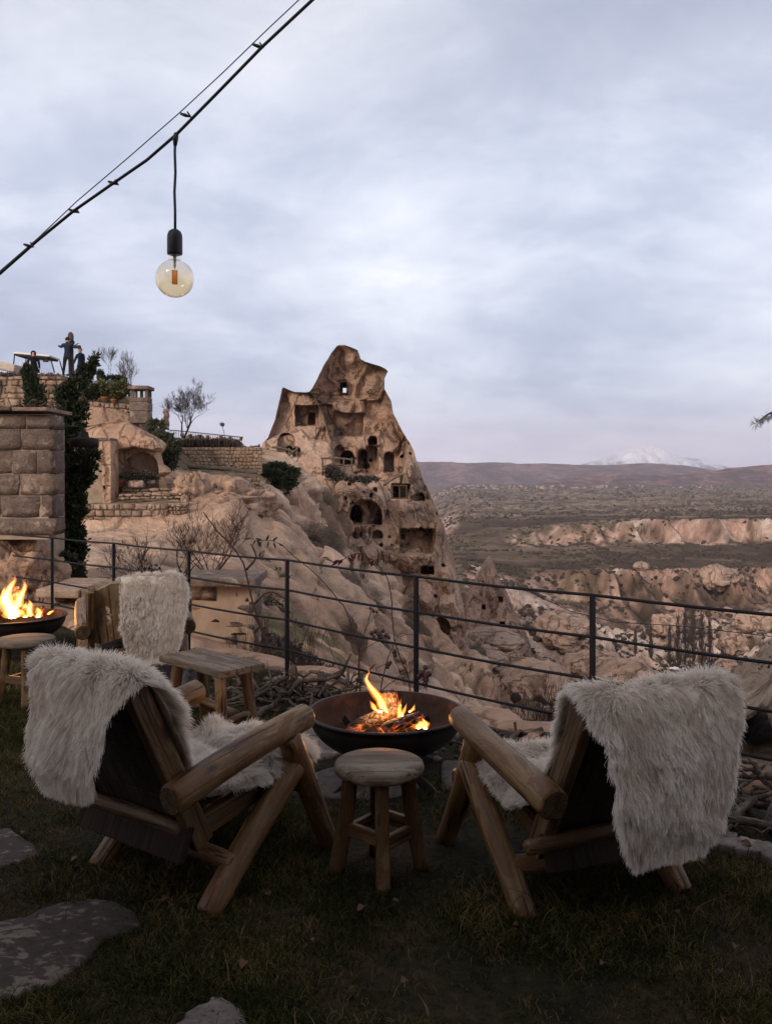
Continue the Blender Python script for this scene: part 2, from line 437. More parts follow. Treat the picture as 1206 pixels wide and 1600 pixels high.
def blob(name, c, rad, mat, seed=0, sub=4, amp=.25, freq=1.3, parent=None, flat=None, rz=0, billow=0):
    V, Fc = ICO[sub]
    d = fbm(V[:, 0] * freq + seed * 7.1, V[:, 1] * freq + seed, V[:, 2] * freq, 5, .5)
    if billow:
        e = np.sqrt(np.abs(fbm(V[:, 0] * freq * 1.5 + seed * 3.3, V[:, 1] * freq * 1.5, V[:, 2] * freq * 1.9 + seed, 4)) + .01)
        d = d * 1.1 + billow * (e - .38) + .25 * fbm(V[:, 0] * 9 + seed, V[:, 1] * 9, V[:, 2] * 9, 3)
    W_ = V * (1 + amp * d)[:, None] * np.array(rad)
    if flat is not None: W_[:, 2] = np.maximum(W_[:, 2], flat)
    o = obj(name, mesh_np(name, W_, Fc), mat, parent); o.location = c; o.rotation_euler = (0, 0, rz)
    return o
def curves(name, pos, rad, mat, parent=None):
    """pos: n x k x 3 strands, rad: k or n x k"""
    n, k, _ = pos.shape
    cd = bpy.data.hair_curves.new(name); cd.add_curves([k] * n)
    cd.position_data.foreach_set('vector', pos.astype(np.float32).ravel())
    ra = cd.attributes.get('radius') or cd.attributes.new('radius', 'FLOAT', 'POINT')
    ra.data.foreach_set('value', np.broadcast_to(rad, (n, k)).astype(np.float32).ravel())
    cd.materials.append(mat)
    o = bpy.data.objects.new(name, cd); C.objects.link(o)
    if parent is not None: o.parent = parent
    return o
# ================================================================== the setting: valley and slopes
# Cross-sections of the land: for a bearing (photo column at the eye), distance -> photo row of the ground there.
SEC = {
 -260: [(7.5,1026),(10,960),(13,905),(18,860),(24.6,828),(25.3,788),(28,790),(31,760),(33.2,690),(33.8,594),(38,590),(42,588),(60,640),(100,720),(300,820),(1000,860),(9500,752)],
 110: [(7.5,1026),(10,945),(13,905),(18,860),(24.6,830),(25.3,788),(28,790),(31,760),(33.4,690),(34.4,625),(36,605),(38,590),(42,588),(60,640),(100,720),(300,820),(1000,860),(9500,752)],
 200: [(7.5,1026),(10,945),(13,900),(18,855),(24.6,826),(25.3,788),(28,785),(31,770),(33,690),(34.6,640),(37,618),(42,620),(60,700),(100,760),(300,830),(1000,860),(9500,752)],
 250: [(7.2,1030),(10,950),(13,900),(18,852),(24.6,822),(25.3,787),(28,780),(31,762),(34,730),(37,700),(40,674),(44,676),(60,720),(100,780),(300,840),(1000,860),(9500,752)],
 300: [(7.0,1040),(10,965),(14,905),(20,850),(25,808),(27,785),(30,764),(34,750),(40,742),(41.8,738),(42.5,697),(46,692),(52,694),(62,720),(100,790),(300,850),(1000,860),(9500,752)],
 360: [(6.6,1055),(10,985),(14,915),(20,850),(26,795),(30,768),(36,752),(42,742),(44,700),(48,694),(56,698),(68,740),(110,800),(300,850),(1000,860),(9500,752)],
 420: [(6.2,1072),(10,1010),(15,950),(22,880),(30,815),(38,776),(48,745),(58,712),(70,720),(80,740),(110,800),(300,860),(1000,860),(9500,752)],
 480: [(5.9,1095),(9,1050),(15,1000),(25,935),(36,880),(50,830),(60,800),(70,780),(90,770),(110,800),(300,860),(1000,860),(9500,752)],
 560: [(5.6,1120),(8,1100),(14,1075),(25,1030),(40,975),(58,915),(72,885),(90,880),(120,900),(300,880),(1000,850),(9500,752)],
 650: [(5.2,1150),(7,1180),(12,1180),(25,1140),(40,1085),(58,1020),(74,975),(90,960),(120,950),(300,930),(500,880),(1000,840),(9500,752)],
 720: [(5.0,1168),(7,1220),(12,1250),(30,1175),(48,1110),(66,1060),(85,1015),(105,1000),(140,985),(200,960),(300,930),(430,880),(600,862),(730,850),(900,815),(1300,795),(2400,772),(4500,760),(9500,753)],
 800: [(4.8,1185),(7,1260),(14,1290),(35,1180),(56,1110),(76,1065),(100,1035),(140,1010),(190,985),(260,960),(330,935),(420,912),(470,890),(600,865),(720,848),(790,832),(1000,808),(1500,790),(2500,771),(4500,760),(9500,753)],
 880: [(4.6,1200),(7,1290),(16,1280),(35,1190),(56,1130),(80,1085),(110,1060),(160,1040),(220,1010),(290,985),(370,955),(430,938),(460,892),(600,864),(700,848),(760,822),(1000,804),(1500,789),(2500,771),(4500,760),(9500,753)],
 1000:[(4.3,1225),(7,1290),(18,1270),(38,1190),(60,1150),(90,1110),(140,1085),(200,1068),(270,1050),(330,1010),(390,970),(430,934),(462,890),(560,872),(700,848),(752,813),(1000,803),(1500,788),(2500,771),(4500,760),(9500,753)],
 1080:[(4.1,1250),(4.9,1170),(6.0,1150),(8,1145),(12,1190),(25,1210),(60,1150),(100,1100),(150,1085),(220,1072),(280,1050),(340,1010),(390,975),(430,938),(462,888),(560,870),(700,846),(750,812),(1000,802),(1500,787),(2500,771),(4500,760),(9500,753)],
 1160:[(3.9,1270),(4.5,1190),(5.5,1140),(7,1110),(9,1085),(11,1075),(14,1110),(25,1180),(60,1150),(110,1090),(160,1078),(220,1060),(280,1030),(340,995),(390,968),(430,940),(462,888),(560,868),(700,845),(750,810),(1000,801),(1500,787),(2500,771),(4500,760),(9500,753)],
 1240:[(3.7,1290),(4.3,1200),(5.5,1135),(7,1090),(9,1050),(12,1030),(15,1060),(30,1100),(70,1100),(120,1070),(170,1060),(220,1040),(280,1015),(340,985),(390,965),(430,940),(462,885),(560,868),(700,845),(750,808),(1000,801),(1500,787),(2500,771),(4500,760),(9500,753)],
 1700:[(3.2,1350),(4.0,1200),(5.5,1120),(7,1080),(9,1040),(12,1020),(15,1040),(30,1080),(70,1090),(120,1070),(170,1050),(220,1030),(280,1010),(340,985),(390,965),(430,940),(462,885),(560,868),(700,845),(750,808),(1000,801),(1500,787),(2500,771),(4500,760),(9500,753)],
}
SU = sorted(SEC)
LY = np.linspace(math.log(3.0), math.log(11000), 2600)
SV = np.array([np.interp(LY, [math.log(a) for a, b in SEC[k]], [b for a, b in SEC[k]]) for k in SU])
# soften the corners of each cross-section a little
kern = np.hanning(9); kern /= kern.sum()
SV = np.array([np.convolve(np.pad(r, 4, mode='edge'), kern, 'valid') for r in SV])
def base_row(u, ly):
    """bilinear (smooth across bearings) lookup of the photo row"""
    u = np.clip(u, SU[0], SU[-1] - 1e-3)
    j = np.clip(np.searchsorted(SU, u, side='right') - 1, 0, len(SU) - 2)
    su = np.array(SU); t = (u - su[j]) / (su[j + 1] - su[j]); t = t * t * (3 - 2 * t) * .6 + t * .4
    f = np.clip((ly - LY[0]) / (LY[1] - LY[0]), 0, len(LY) - 1.001); i = f.astype(int); f = f - i
    a = SV[j, i] * (1 - f) + SV[j, i + 1] * f; b = SV[j + 1, i] * (1 - f) + SV[j + 1, i + 1] * f
    return a * (1 - t) + b * t
def land(u, Y, full=False):
    """height of the land on bearing u at distance Y"""
    X = (u - CU) / F * Y; ly = np.log(Y)
    # gully warp: bluffs are cut into fluted buttresses
    wb = np.exp(-((ly - math.log(447)) / .13) ** 2) * sstep(860, 930, u); wc = np.exp(-((ly - math.log(738)) / .11) ** 2) * sstep(760, 850, u)
    wd = np.exp(-((ly - math.log(300)) / .35) ** 2) * sstep(700, 800, u)
    g1 = ridged(X / 24 + 3, Y / 170, 0, 5); g2 = ridged(X / 32, Y / 220, 5, 5); g3 = ridged(X / 17, Y / 30, 9, 4)
    big = vnoise(X / 70, 3.3)
    lyw = ly + wb * ((g1 - .55) * .27 + big * .07) + wc * ((g2 - .55) * .26 + vnoise(X / 110, 9.1) * .05) + wd * (g3 - .6) * .16
    row = base_row(u, lyw)
    z = H - (row - HV) / F * Y
    # field scale relief
    lump = 1 - np.abs(fbm(X / 13, Y / 15, 2.0, 4)) * 2.2
    wm_ = sstep(95, 150, Y) * (1 - sstep(330, 430, Y)) * sstep(690, 760, u)
    z = z + wm_ * (lump - .55) * 5.2
    ll = 1 - np.abs(fbm(X / 45, Y / 30, 4.0, 4)) * 2.4
    wf = sstep(900, 1100, Y) * (1 - sstep(3200, 4500, Y))
    z = z + wf * (ll - .4) * 3.4 * (Y / 1500)
    z = z + sstep(450, 560, Y) * (1 - sstep(4000, 7000, Y)) * fbm(X / 60, Y / 90, 1.0, 5) * 2.6
    # the near tuff slope: bulging lobes, runnels down the fall line
    wn_ = sstep(9, 15, Y) * (1 - sstep(85, 110, Y)) * (1 - .9 * (sstep(23, 25, Y) * (1 - sstep(34, 37, Y)) * (1 - sstep(270, 300, u))))
    z = z + fbm(X / 1.1, Y / 1.1, 0, 4) * .07 * sstep(4, 12, Y) * np.clip(Y / 20, 1, 3) * (1 - sstep(110, 200, Y))
    rs_ = sstep(1030, 1100, u) * sstep(4.5, 6, Y) * (1 - sstep(15, 20, Y)); z = z + rs_ * (.16 * (ridged(X * 1.6 + Y, Y * 1.1, 3, 4) - .6) + .10 * fbm(X * 3, Y * 3, 4, 4))
    if not full: return z
    return z, dict(g1=g1, g2=g2, g3=g3, wb=wb, wc=wc, wm=wm_, lump=lump, wn=wn_, ll=ll, wf=wf)
def ground_z(u, Y): return float(land(np.array([float(u)]), np.array([float(Y)]))[0])
def Gd(u, Y, dz=0.0):
    return Vector(((u - CU) / F * Y, Y, ground_z(u, Y) + dz))

NC, NR = 820, 900
ucol = np.concatenate([np.linspace(-700, -60, 60, endpoint=False), np.linspace(-60, 1270, NC - 120), np.linspace(1270, 1900, 61)[1:]])
NC = len(ucol)
lyc = np.linspace(math.log(1.6), math.log(9800), 2600)
UU, LL = np.meshgrid(ucol, lyc, indexing='ij')
rowc = base_row(UU, LL)
wgt = np.abs(np.diff(rowc, axis=1)) + 0.10 + .25 * ((LL[:, 1:] > math.log(9)) & (LL[:, 1:] < math.log(900)))
cs = np.concatenate([np.zeros((NC, 1)), np.cumsum(wgt, axis=1)], axis=1)
# neighbouring columns share their spacing so that rows stay smooth
kk = np.hanning(41); kk /= kk.sum()
csn = cs / cs[:, -1:]
pad = np.pad(csn, ((20, 20), (0, 0)), mode='edge')
acc = np.zeros_like(csn)
for i, w_ in enumerate(kk): acc += w_ * pad[i:i + NC]
LYg = np.array([np.interp(np.linspace(0, 1, NR), acc[j], lyc) for j in range(NC)])
Ug = np.repeat(ucol[:, None], NR, axis=1)
Yg = np.exp(LYg)
Zg, info = land(Ug, Yg, True)
Xg = (Ug - CU) / F * Yg
nr_ = 1 - sstep(3.4, 4.4, Yg); Zg = Zg * (1 - nr_) + (-.30 + .05 * fbm(Xg * 1.5, Yg * 1.5, 0, 4)) * nr_
# nothing of the slope may poke through the lawn: drop it under the terrace
def fence_y(X):                     # railing line in plan
    return np.interp(X, [-9, -3.46, -2.60, -1.70, -.76, .195, 1.13, 2.1, 6, 12], [14.0, 8.9, 8.2, 7.4, 6.6, 5.55, 4.7, 3.85, .3, -5.0])
inside = sstep(-.25, .35, fence_y(Xg) + .35 - Yg)
Zg = Zg * (1 - inside) + np.minimum(Zg, -.5) * inside
Vg = np.stack([Xg, Yg, Zg], -1).reshape(-1, 3)
I = np.arange(NC * NR).reshape(NC, NR)
Fg = np.stack([I[:-1, :-1], I[1:, :-1], I[1:, 1:], I[:-1, 1:]], -1).reshape(-1, 4)
tme = mesh_np('terrain', Vg, Fg)
# the near tuff slope: melted lobes and creases pushed out of the surface itself
nr0 = np.zeros(len(Vg) * 3, dtype=np.float32); tme.vertices.foreach_get('normal', nr0); nr0 = nr0.reshape(NC, NR, 3)
nr0 = nr0 * np.sign(nr0[..., 2:3] + 1e-9)
msk = info['wn'] > .01
kx = np.clip(Yg / 30, .35, 2.0)
x3, y3, z3 = Xg[msk], Yg[msk], Zg[msk]
k3 = kx[msk]
def tri(a, b, c, s, o, oc=4): return fbm(a / s + o, b / s, c / s, oc)
l1 = 1.25 * np.sqrt(np.abs(tri(x3, y3, z3, 7.5, 2.2, 3)) + .01) - .45
l2 = 1.0 * np.sqrt(np.abs(tri(x3 + z3 * .3, y3, z3 * .7, 2.9, 5.1, 4)) + .01) - .35
l3 = tri(x3, y3, z3, 1.1, 8.4, 4)
amp = info['wn'][msk] * (sstep(380, 520, Ug[msk]) * .7 + .3)
ck = np.exp(-(tri(x3 + .4 * z3, y3 - .3 * x3, z3 * .6, 4.2, 12.7, 4) / .035) ** 2)
ck2 = np.exp(-(tri(x3, y3, z3, 1.9, 19.1, 3) / .04) ** 2)
CK = np.zeros(Xg.shape); CK[msk] = np.clip(ck + .6 * ck2, 0, 1)
disp = -info['wn'][msk] * (ck * .32 + ck2 * .12) * k3 + amp * (l1 * 1.9 * np.clip(k3, .5, 1.6) + l2 * 1.0 * k3 + l3 * .45)
DD = np.zeros(Xg.shape); DD[msk] = disp
LOB = np.zeros(Xg.shape); LOB[msk] = l2
DD *= (1 - inside)
Xg = Xg + nr0[..., 0] * DD; Yg2 = Yg + nr0[..., 1] * DD; Zg = Zg + nr0[..., 2] * DD
tme.vertices.foreach_set('co', np.stack([Xg, Yg2, Zg], -1).astype(np.float32).ravel()); tme.update()
nrm = np.zeros(len(Vg) * 3, dtype=np.float32); tme.vertices.foreach_get('normal', nrm); nz = np.abs(nrm.reshape(NC, NR, 3)[..., 2])
# ---- what grows where: colours of the land itself
def lerp(a, b, t): return a + (b - a) * t[..., None]
rockp = np.array([.42, .265, .20]); rockw = np.array([.54, .42, .345]); scrub = np.array([.075, .052, .036]); olive = np.array([.118, .083, .050]); dry = np.array([.19, .138, .09]); soil = np.array([.19, .125, .085])
nA = fbm(Xg / 40, Yg / 55, 0, 5); nB = fbm(Xg / 9, Yg / 14, 7, 4); nC = fbm(Xg / 160, Yg / 90, 2, 4)
col = np.zeros(Xg.shape + (3,)) + scrub
col = lerp(col, olive, sstep(-.15, .25, nA)); col = lerp(col, dry, sstep(.05, .4, nC) * .75 * sstep(400, 700, Yg)); col = lerp(col, soil, sstep(.2, .45, fbm(Xg / 30, Yg / 45, 11, 4)) * .6)
# field strips on the plateau
strip = np.sin(Yg / 14 + 2 * vnoise(Xg / 120, Yg / 120)) * sstep(480, 600, Yg) * (1 - sstep(900, 1100, Yg))
col = col * (1 + .16 * strip[..., None])
rk = rockp[None, None] * (1 + .22 * nB[..., None]); rk = lerp(rk, rockw, sstep(-.05, .45, nA + .6 * nB))
steep = sstep(.985, .93, nz) * sstep(330, 400, Yg) * (1 - sstep(1100, 1500, Yg))
steep = np.clip(steep * (.62 + nB * .9 + 1.5 * fbm(Xg / 14, Yg / 40, Zg / 8, 4) + .5 * fbm(Xg / 60, Yg / 60, 3, 3)), 0, 1) * sstep(-.42, -.1, nC + .35 * nA + .25 * (info['wb'] + info['wc']))
col = lerp(col, rk, steep)
midrock = info['wm'] * sstep(.72, .86, info['lump'] + .60 * nA + .12 * nB + .10 * (1 - sstep(860, 960, Ug)))
col = lerp(col, lerp(rk * 1.0, rockw * 1.0, np.full(Xg.shape, .35)), midrock)
farrock = info['wf'] * sstep(.35, .8, info['ll'] * .8 + .9 * nB + .35 * fbm(Xg / 25, Yg / 10, 3, 3))
col = lerp(col, np.array([.30, .225, .175]) * (1 + .3 * nB[..., None]), farrock * .75)
trk = sstep(.90, .965, ridged(Xg / 420 + .3, Yg / 75, 2.2, 2)) * sstep(470, 560, Yg) * (1 - sstep(3000, 4000, Yg))
col = lerp(col, np.array([.27, .20, .145]) + 0 * col, trk * .65 * (1 - steep))
dk = sstep(.05, .35, fbm(Xg / 130, Yg / 45, 33, 4)) * sstep(380, 480, Yg)
col = lerp(col, np.array([.060, .043, .030]) + 0 * col, dk * .6 * (1 - steep))
# near slope: bare tuff with scrub in the hollows
tuff = lerp(np.array([.47, .30, .205]) + 0 * col, np.array([.58, .41, .30]), sstep(-.3, .4, fbm(Xg / 6, Yg / 8, Zg / 6, 5)))
tuff = tuff * (1 - .30 * sstep(.1, .5, fbm(Xg / 2.0, Yg / 3.0, Zg / 2.0, 5)))[..., None]
tuff = tuff * (1 - .55 * CK * sstep(9, 12, Yg))[..., None]
near = (1 - sstep(120, 175, Yg + 30 * nA))
grove = sstep(.02, .28, fbm(Xg / 4, Yg / 5, Zg / 4, 4) - .5 * LOB + .30 * sstep(440, 480, Ug) * (1 - sstep(545, 620, Ug)) * sstep(25, 34, Yg) + .35 * sstep(700, 780, Ug) * sstep(50, 70, Yg) - .55 * (1 - sstep(380, 470, Ug)) - .12) 
col = lerp(col, tuff, near * (1 - .85 * grove))
terr = near * (1 - sstep(250, 290, Ug)) * sstep(24.9, 25.3, Yg) * (1 - sstep(31, 32, Yg))
col = lerp(col, np.array([.19, .14, .09]) + 0 * col, terr * .8)
topg = near * (1 - sstep(390, 440, Ug)) * sstep(34.5, 36, Yg)
col = lerp(col, np.array([.16, .12, .075]) + 0 * col, topg * .8)
gl = near * sstep(385, 420, Ug) * (1 - sstep(500, 560, Ug)) * sstep(8, 9.5, Yg) * (1 - sstep(15, 19, Yg)) * sstep(-.25, .1, fbm(Xg / 1.5, Yg / 1.5, Zg / 1.5, 4))
col = lerp(col, np.array([.11, .095, .05]) + 0 * col, gl * .9)
path = sstep(1040, 1090, Ug) * (1 - sstep(12, 16, Yg))
col = lerp(col, np.array([.26, .205, .16]) + 0 * col, path * .9)
ca = tme.color_attributes.new('Col', 'FLOAT_COLOR', 'POINT')
rgba = np.ones((NC * NR, 4), dtype=np.float32); rgba[:, :3] = np.clip(col, .01, .9).reshape(-1, 3); ca.data.foreach_set('color', rgba.ravel())
t = NT('terrain')
cc = t.attr('Col')
f1 = t.noise(t.map(), 1.4, 9, .68); f2 = t.noise(t.map(), .12, 8, .65); f3 = t.noise(t.map(), 6, 6, .65)
cc = t.mix(1.0, cc, t.ramp(f1, [(.30, (.70, .69, .68)), (.65, (1.18, 1.18, 1.18))]), 'MULTIPLY')
cc = t.mix(1.0, cc, t.ramp(f2, [(.35, (.66, .67, .66)), (.62, (1.22, 1.20, 1.18))]), 'MULTIPLY')
t.col(cc).rough(.97, .08)
hb = t.math('ADD', t.math('MULTIPLY', f1, .6), t.math('ADD', t.math('MULTIPLY', f2, 4.0), t.math('MULTIPLY', f3, .12)))
t.bump(hb, .55, .9)
terrain = obj('terrain', tme, t.m); tag(terrain, kind='structure')

# ---- far ridges and the snow mountain ------------------------------
def ridge_mesh(name, prof, Y0, depth, zbase, mat, nx=420, ny=70, rough=1.0, seed=0, gul=60):
    us = np.linspace(prof[0][0], prof[-1][0], nx); top = np.interp(us, [p[0] for p in prof], [p[1] for p in prof])
    T = np.linspace(0, 1, ny)
    U, TT = np.meshgrid(us, T, indexing='ij')
    Yc = Y0 + depth * .5; ht = (H - (top - HV) / F * Yc)[:, None] - zbase
    Y = Y0 + depth * TT; X = (U - CU) / F * Y
    s = np.sin(np.pi * TT) 
    g = ridged(X / gul + seed, Y / gul / 2.5, seed, 4)
    prof_ = np.clip(s, 0, 1) ** .9
    z = zbase + ht * prof_ * (1 - rough * .5 * (1 - g) * (1 - prof_ ** 3)) + ht * .10 * fbm(X / gul * 2, Y / gul * 2, seed + 3, 4) * prof_
    I2 = np.arange(nx * ny).reshape(nx, ny)
    Fq = np.stack([I2[:-1, :-1], I2[1:, :-1], I2[1:, 1:], I2[:-1, 1:]], -1).reshape(-1, 4)
    o = obj(name, mesh_np(name, np.stack([X, Y, z], -1).reshape(-1, 3), Fq), mat); tag(o, kind='structure'); return o
def m_hill(name, a, b, c):
    t = NT(name); n = t.noise(t.map((1, .5, 1)), .0035, 9, .68, .4); n2 = t.noise(t.map((1, .6, 3)), .012, 8, .7)
    f = t.math('ADD', t.math('MULTIPLY', n, .55), t.math('MULTIPLY', n2, .45))
    t.col(t.ramp(f, [(.43, a), (.5, b), (.58, c)])).rough(.98, .05); t.bump(n2, 140, 1); return t.m
ridge_mesh('hills', [(-700, 735), (560, 727), (650, 723), (760, 724), (850, 725), (930, 728), (1000, 725), (1060, 727), (1120, 735), (1300, 740), (1900, 742)], 7600, 2600, -125, m_hill('hills_far', (.095, .05, .052), (.19, .10, .088), (.36, .21, .17)), seed=1, gul=420, rough=.9)
ridge_mesh('hills.001', [(840, 752), (900, 746), (960, 742), (1020, 741), (1060, 743), (1110, 737), (1160, 730), (1206, 726), (1300, 722), (1900, 722)], 5600, 1700, -95, m_hill('hills_near', (.085, .045, .04), (.20, .095, .07), (.46, .26, .20)), seed=6, gul=300, rough=1.0)
def m_snow():
    t = NT('snow_mountain'); n = t.noise(t.map((1, .6, .35), rot=(0, .3, 0)), .0030, 9, .7, .8)
    s = t.node('ShaderNodeSeparateXYZ'); t.l.new(t.tc.outputs['Object'], s.inputs[0])
    hz = t.math('DIVIDE', s.outputs[2], 900.0)
    f = t.math('ADD', n, t.math('MULTIPLY', t.math('SUBTRACT', hz, .15), .55))
    t.col(t.ramp(f, [(.40, (.16, .15, .19)), (.50, (.62, .63, .70)), (.6, (.92, .92, .95))])).rough(.9, .1); t.bump(n, 160, 1); return t.m
ridge_mesh('snow_mountain', [(780, 742), (860, 734), (905, 726), (935, 717), (960, 711), (975, 705), (990, 701), (1003, 695), (1010, 697), (1018, 694), (1032, 701), (1050, 708), (1075, 714), (1100, 722), (1140, 731), (1190, 733), (1260, 731), (1340, 740)], 12500, 2600, -150, m_snow(), nx=520, ny=90, seed=11, gul=400, rough=.9)

# ---- the air between here and the ridges
hz = MB(); hz.box((0, 12000, 240), (52000, 27000, 1300))
t = NT('haze_air'); t.n.remove(t.b)
pv = t.node('ShaderNodeVolumePrincipled'); pv.inputs['Density'].default_value = 5.8e-5; pv.inputs['Color'].default_value = (.93, .88, .98, 1); pv.inputs['Anisotropy'].default_value = .1
t.l.new(pv.outputs[0], t.out.inputs['Volume'])
haze = hz.obj('haze', t.m, smooth=False); tag(haze, 'pale lilac haze between the terrace and the far ridges', 'haze', kind='stuff')

# ---- bushes and thickets on the slopes (a mass nobody could count) ----
def scrub_mass(name, pts, mat, lab, cat, sub=1):
    V0, F0 = ICO[sub]; n = len(pts)
    pts = np.array(pts)                        # x y z r
    jit = 1 + rng.uniform(-.45, .45, (n, len(V0)))
    V = V0[None] * jit[..., None] * pts[:, None, 3:4] * np.array([1.15, 1.15, .8]) + pts[:, None, :3]
    Fq = (F0[None] + (np.arange(n) * len(V0))[:, None, None]).reshape(-1, 3)
    o = obj(name, mesh_np(name, V.reshape(-1, 3), Fq, False), mat); tag(o, lab, cat, kind='stuff'); return o
mb_ = m_simple('scrub_bush', (.055, .040, .030), .95, .1, 0, .45, 1.2)
pts = []
def zz_u(us, Ys): return land(us, Ys)
us = rng.uniform(690, 1240, 26000); Ys = np.exp(rng.uniform(math.log(85), math.log(1100), 26000))
X_ = (us - CU) / F * Ys
keep = fbm(X_ / 22, Ys / 30, 5, 4) + rng.uniform(-.25, .25, 26000) > .02
us, Ys, X_ = us[keep], Ys[keep], X_[keep]; zs = zz_u(us, Ys)
r_ = rng.uniform(.25, 1.0, len(us)) ** 3 * .95 * np.clip(Ys / 250, .3, 2.0) + .16
pts += list(zip(X_, Ys, zs, r_))
us = rng.uniform(680, 1240, 5000); Ys = np.exp(rng.uniform(math.log(1000), math.log(6500), 5000)); X_ = (us - CU) / F * Ys
keep = fbm(X_ / 60, Ys / 60, 8, 4) + rng.uniform(-.3, .3, 5000) > .0
us, Ys, X_ = us[keep], Ys[keep], X_[keep]; pts += list(zip(X_, Ys, zz_u(us, Ys), rng.uniform(.4, 1.3, len(us)) * 2.4 * np.clip(Ys / 2200, .6, 3)))
scrub_mass('scrub', pts, mb_, 'dark scrub bushes scattered over the valley slopes and plateau', 'scrub')
pts = []
for (u0, u1, Y0, Y1, n) in ((445, 540, 26, 60, 420), (480, 700, 45, 74, 260), (560, 700, 25, 60, 120), (700, 860, 60, 100, 300), (395, 470, 15, 28, 60), (400, 560, 8.5, 18, 520), (230, 420, 9, 14, 160), (560, 720, 7, 30, 260), (740, 1010, 7, 40, 260)):
    us = rng.uniform(u0, u1, n); Ys = rng.uniform(Y0, Y1, n); X_ = (us - CU) / F * Ys
    keep = fbm(X_ / 3, Ys / 4, 3, 3) > .02; us, Ys, X_ = us[keep], Ys[keep], X_[keep]
    pts += list(zip(X_, Ys, land(us, Ys) + .02, rng.uniform(.10, .34, len(us)) * np.clip(Ys / 40, .6, 1.6)))
TUFTS = pts

# ---- village on the plateau: too far to tell its houses apart --------
vm = MB()
for i in range(150):
    u = 655 + 210 * random.random() ** 1.3; Y = random.uniform(3300, 4600)
    if random.random() < .35: u = random.uniform(860, 1120); Y = random.uniform(3600, 4800)
    p = Gd(u, Y); s = random.uniform(6, 13); hh = random.uniform(4, 9)
    vm.box((p.x, p.y, p.z + hh / 2), (s, s * .8, hh), random.uniform(0, 3))
    vm.box((p.x, p.y, p.z + hh + .4), (s * 1.08, s * .88, .8), random.uniform(0, 3))
tag(vm.obj('far_village', m_simple('village_plaster', (.36, .26, .21), .95, .1, 0, .5, .02), smooth=False), 'far-off village of small pale houses on the plateau edge', 'village', kind='stuff')

# ================================================================== the carved rock castle
def inpoly(U, V, poly):
    r = np.zeros(U.shape, bool); n = len(poly); j = n - 1
    for i in range(n):
        xi, yi = poly[i]; xj, yj = poly[j]
        if yi != yj:
            r ^= ((yi > V) != (yj > V)) & (U < (xj - xi) * (V - yi) / (yj - yi) + xi)
        j = i
    return r
def boxblur(A, r):
    for ax in (0, 1):
        k = np.hanning(2 * r + 3)[1:-1]; k /= k.sum()
        p = [(0, 0), (0, 0)]; p[ax] = (r, r)
        B = np.pad(A, p, mode='edge'); O = np.zeros_like(A)
        for i, w_ in enumerate(k):
            O += w_ * (B[i:i + A.shape[0]] if ax == 0 else B[:, i:i + A.shape[1]])
        A = O
    return A
class Relief:
    """forward relief in metres over a photo window, painted feature by feature"""
    def __init__(s, u0, v0, u1, v1, res=2.0):
        s.u0, s.v0, s.res = u0, v0, res
        s.v, s.u = np.meshgrid(np.arange(v0, v1, 1 / res), np.arange(u0, u1, 1 / res), indexing='ij')
        s.wu = s.u + 1.3 * fbm(s.u / 7, s.v / 7, 1, 3); s.wv = s.v + 1.3 * fbm(s.u / 7, s.v / 7, 9, 3)
        s.D = np.zeros(s.u.shape); s.smooth = np.zeros(s.u.shape); s.dark = np.zeros(s.u.shape)
    def poly(s, poly, depth, soft=1, slope=0.0, wob=1.0):
        m = inpoly(s.u + wob * (s.wu - s.u), s.v + wob * (s.wv - s.v), poly).astype(float)
        m = boxblur(m, max(1, int(soft * s.res)))
        vs_ = [p[1] for p in poly]; t = np.clip((s.v - min(vs_)) / (max(vs_) - min(vs_)), 0, 1)
        s.D -= m * depth * (1 - slope * t)
        if depth > 0: s.smooth = np.maximum(s.smooth, m)
        return m
    def rect(s, a, b, c, d, depth, soft=1, slope=0.0, wob=.6): return s.poly([(a, b), (c, b), (c, d), (a, d)], depth, soft, slope, wob)
    def arch(s, a, b, c, d, depth, soft=1, slope=0, wob=.6):
        cx, rx = (a + c) / 2, (c - a) / 2; ry = min(d - b, rx * 1.0)
        p = [(cx - rx * math.cos(q), b + ry - ry * math.sin(q)) for q in np.linspace(0, math.pi, 12)] + [(c, d), (a, d)]
        return s.poly(p, depth, soft, slope, wob)
    def bump(s, cu, cv, ru, rv, h, p=.8):
        q = 1 - ((s.wu - cu) / ru) ** 2 - ((s.wv - cv) / rv) ** 2
        s.D += h * np.clip(q + .25 * fbm(s.u / 14, s.v / 14, 5, 3), 0, 1) ** p; s.smooth = np.maximum(s.smooth, .6 * (q > .25))
    def sample(s, A, u, v):
        x = np.clip((u - s.u0) * s.res, 0, A.shape[1] - 1.001); y = np.clip((v - s.v0) * s.res, 0, A.shape[0] - 1.001)
        i, j = y.astype(int), x.astype(int); fy, fx = y - i, x - j
        return (A[i, j] * (1 - fx) + A[i, j + 1] * fx) * (1 - fy) + (A[i + 1, j] * (1 - fx) + A[i + 1, j + 1] * fx) * fy
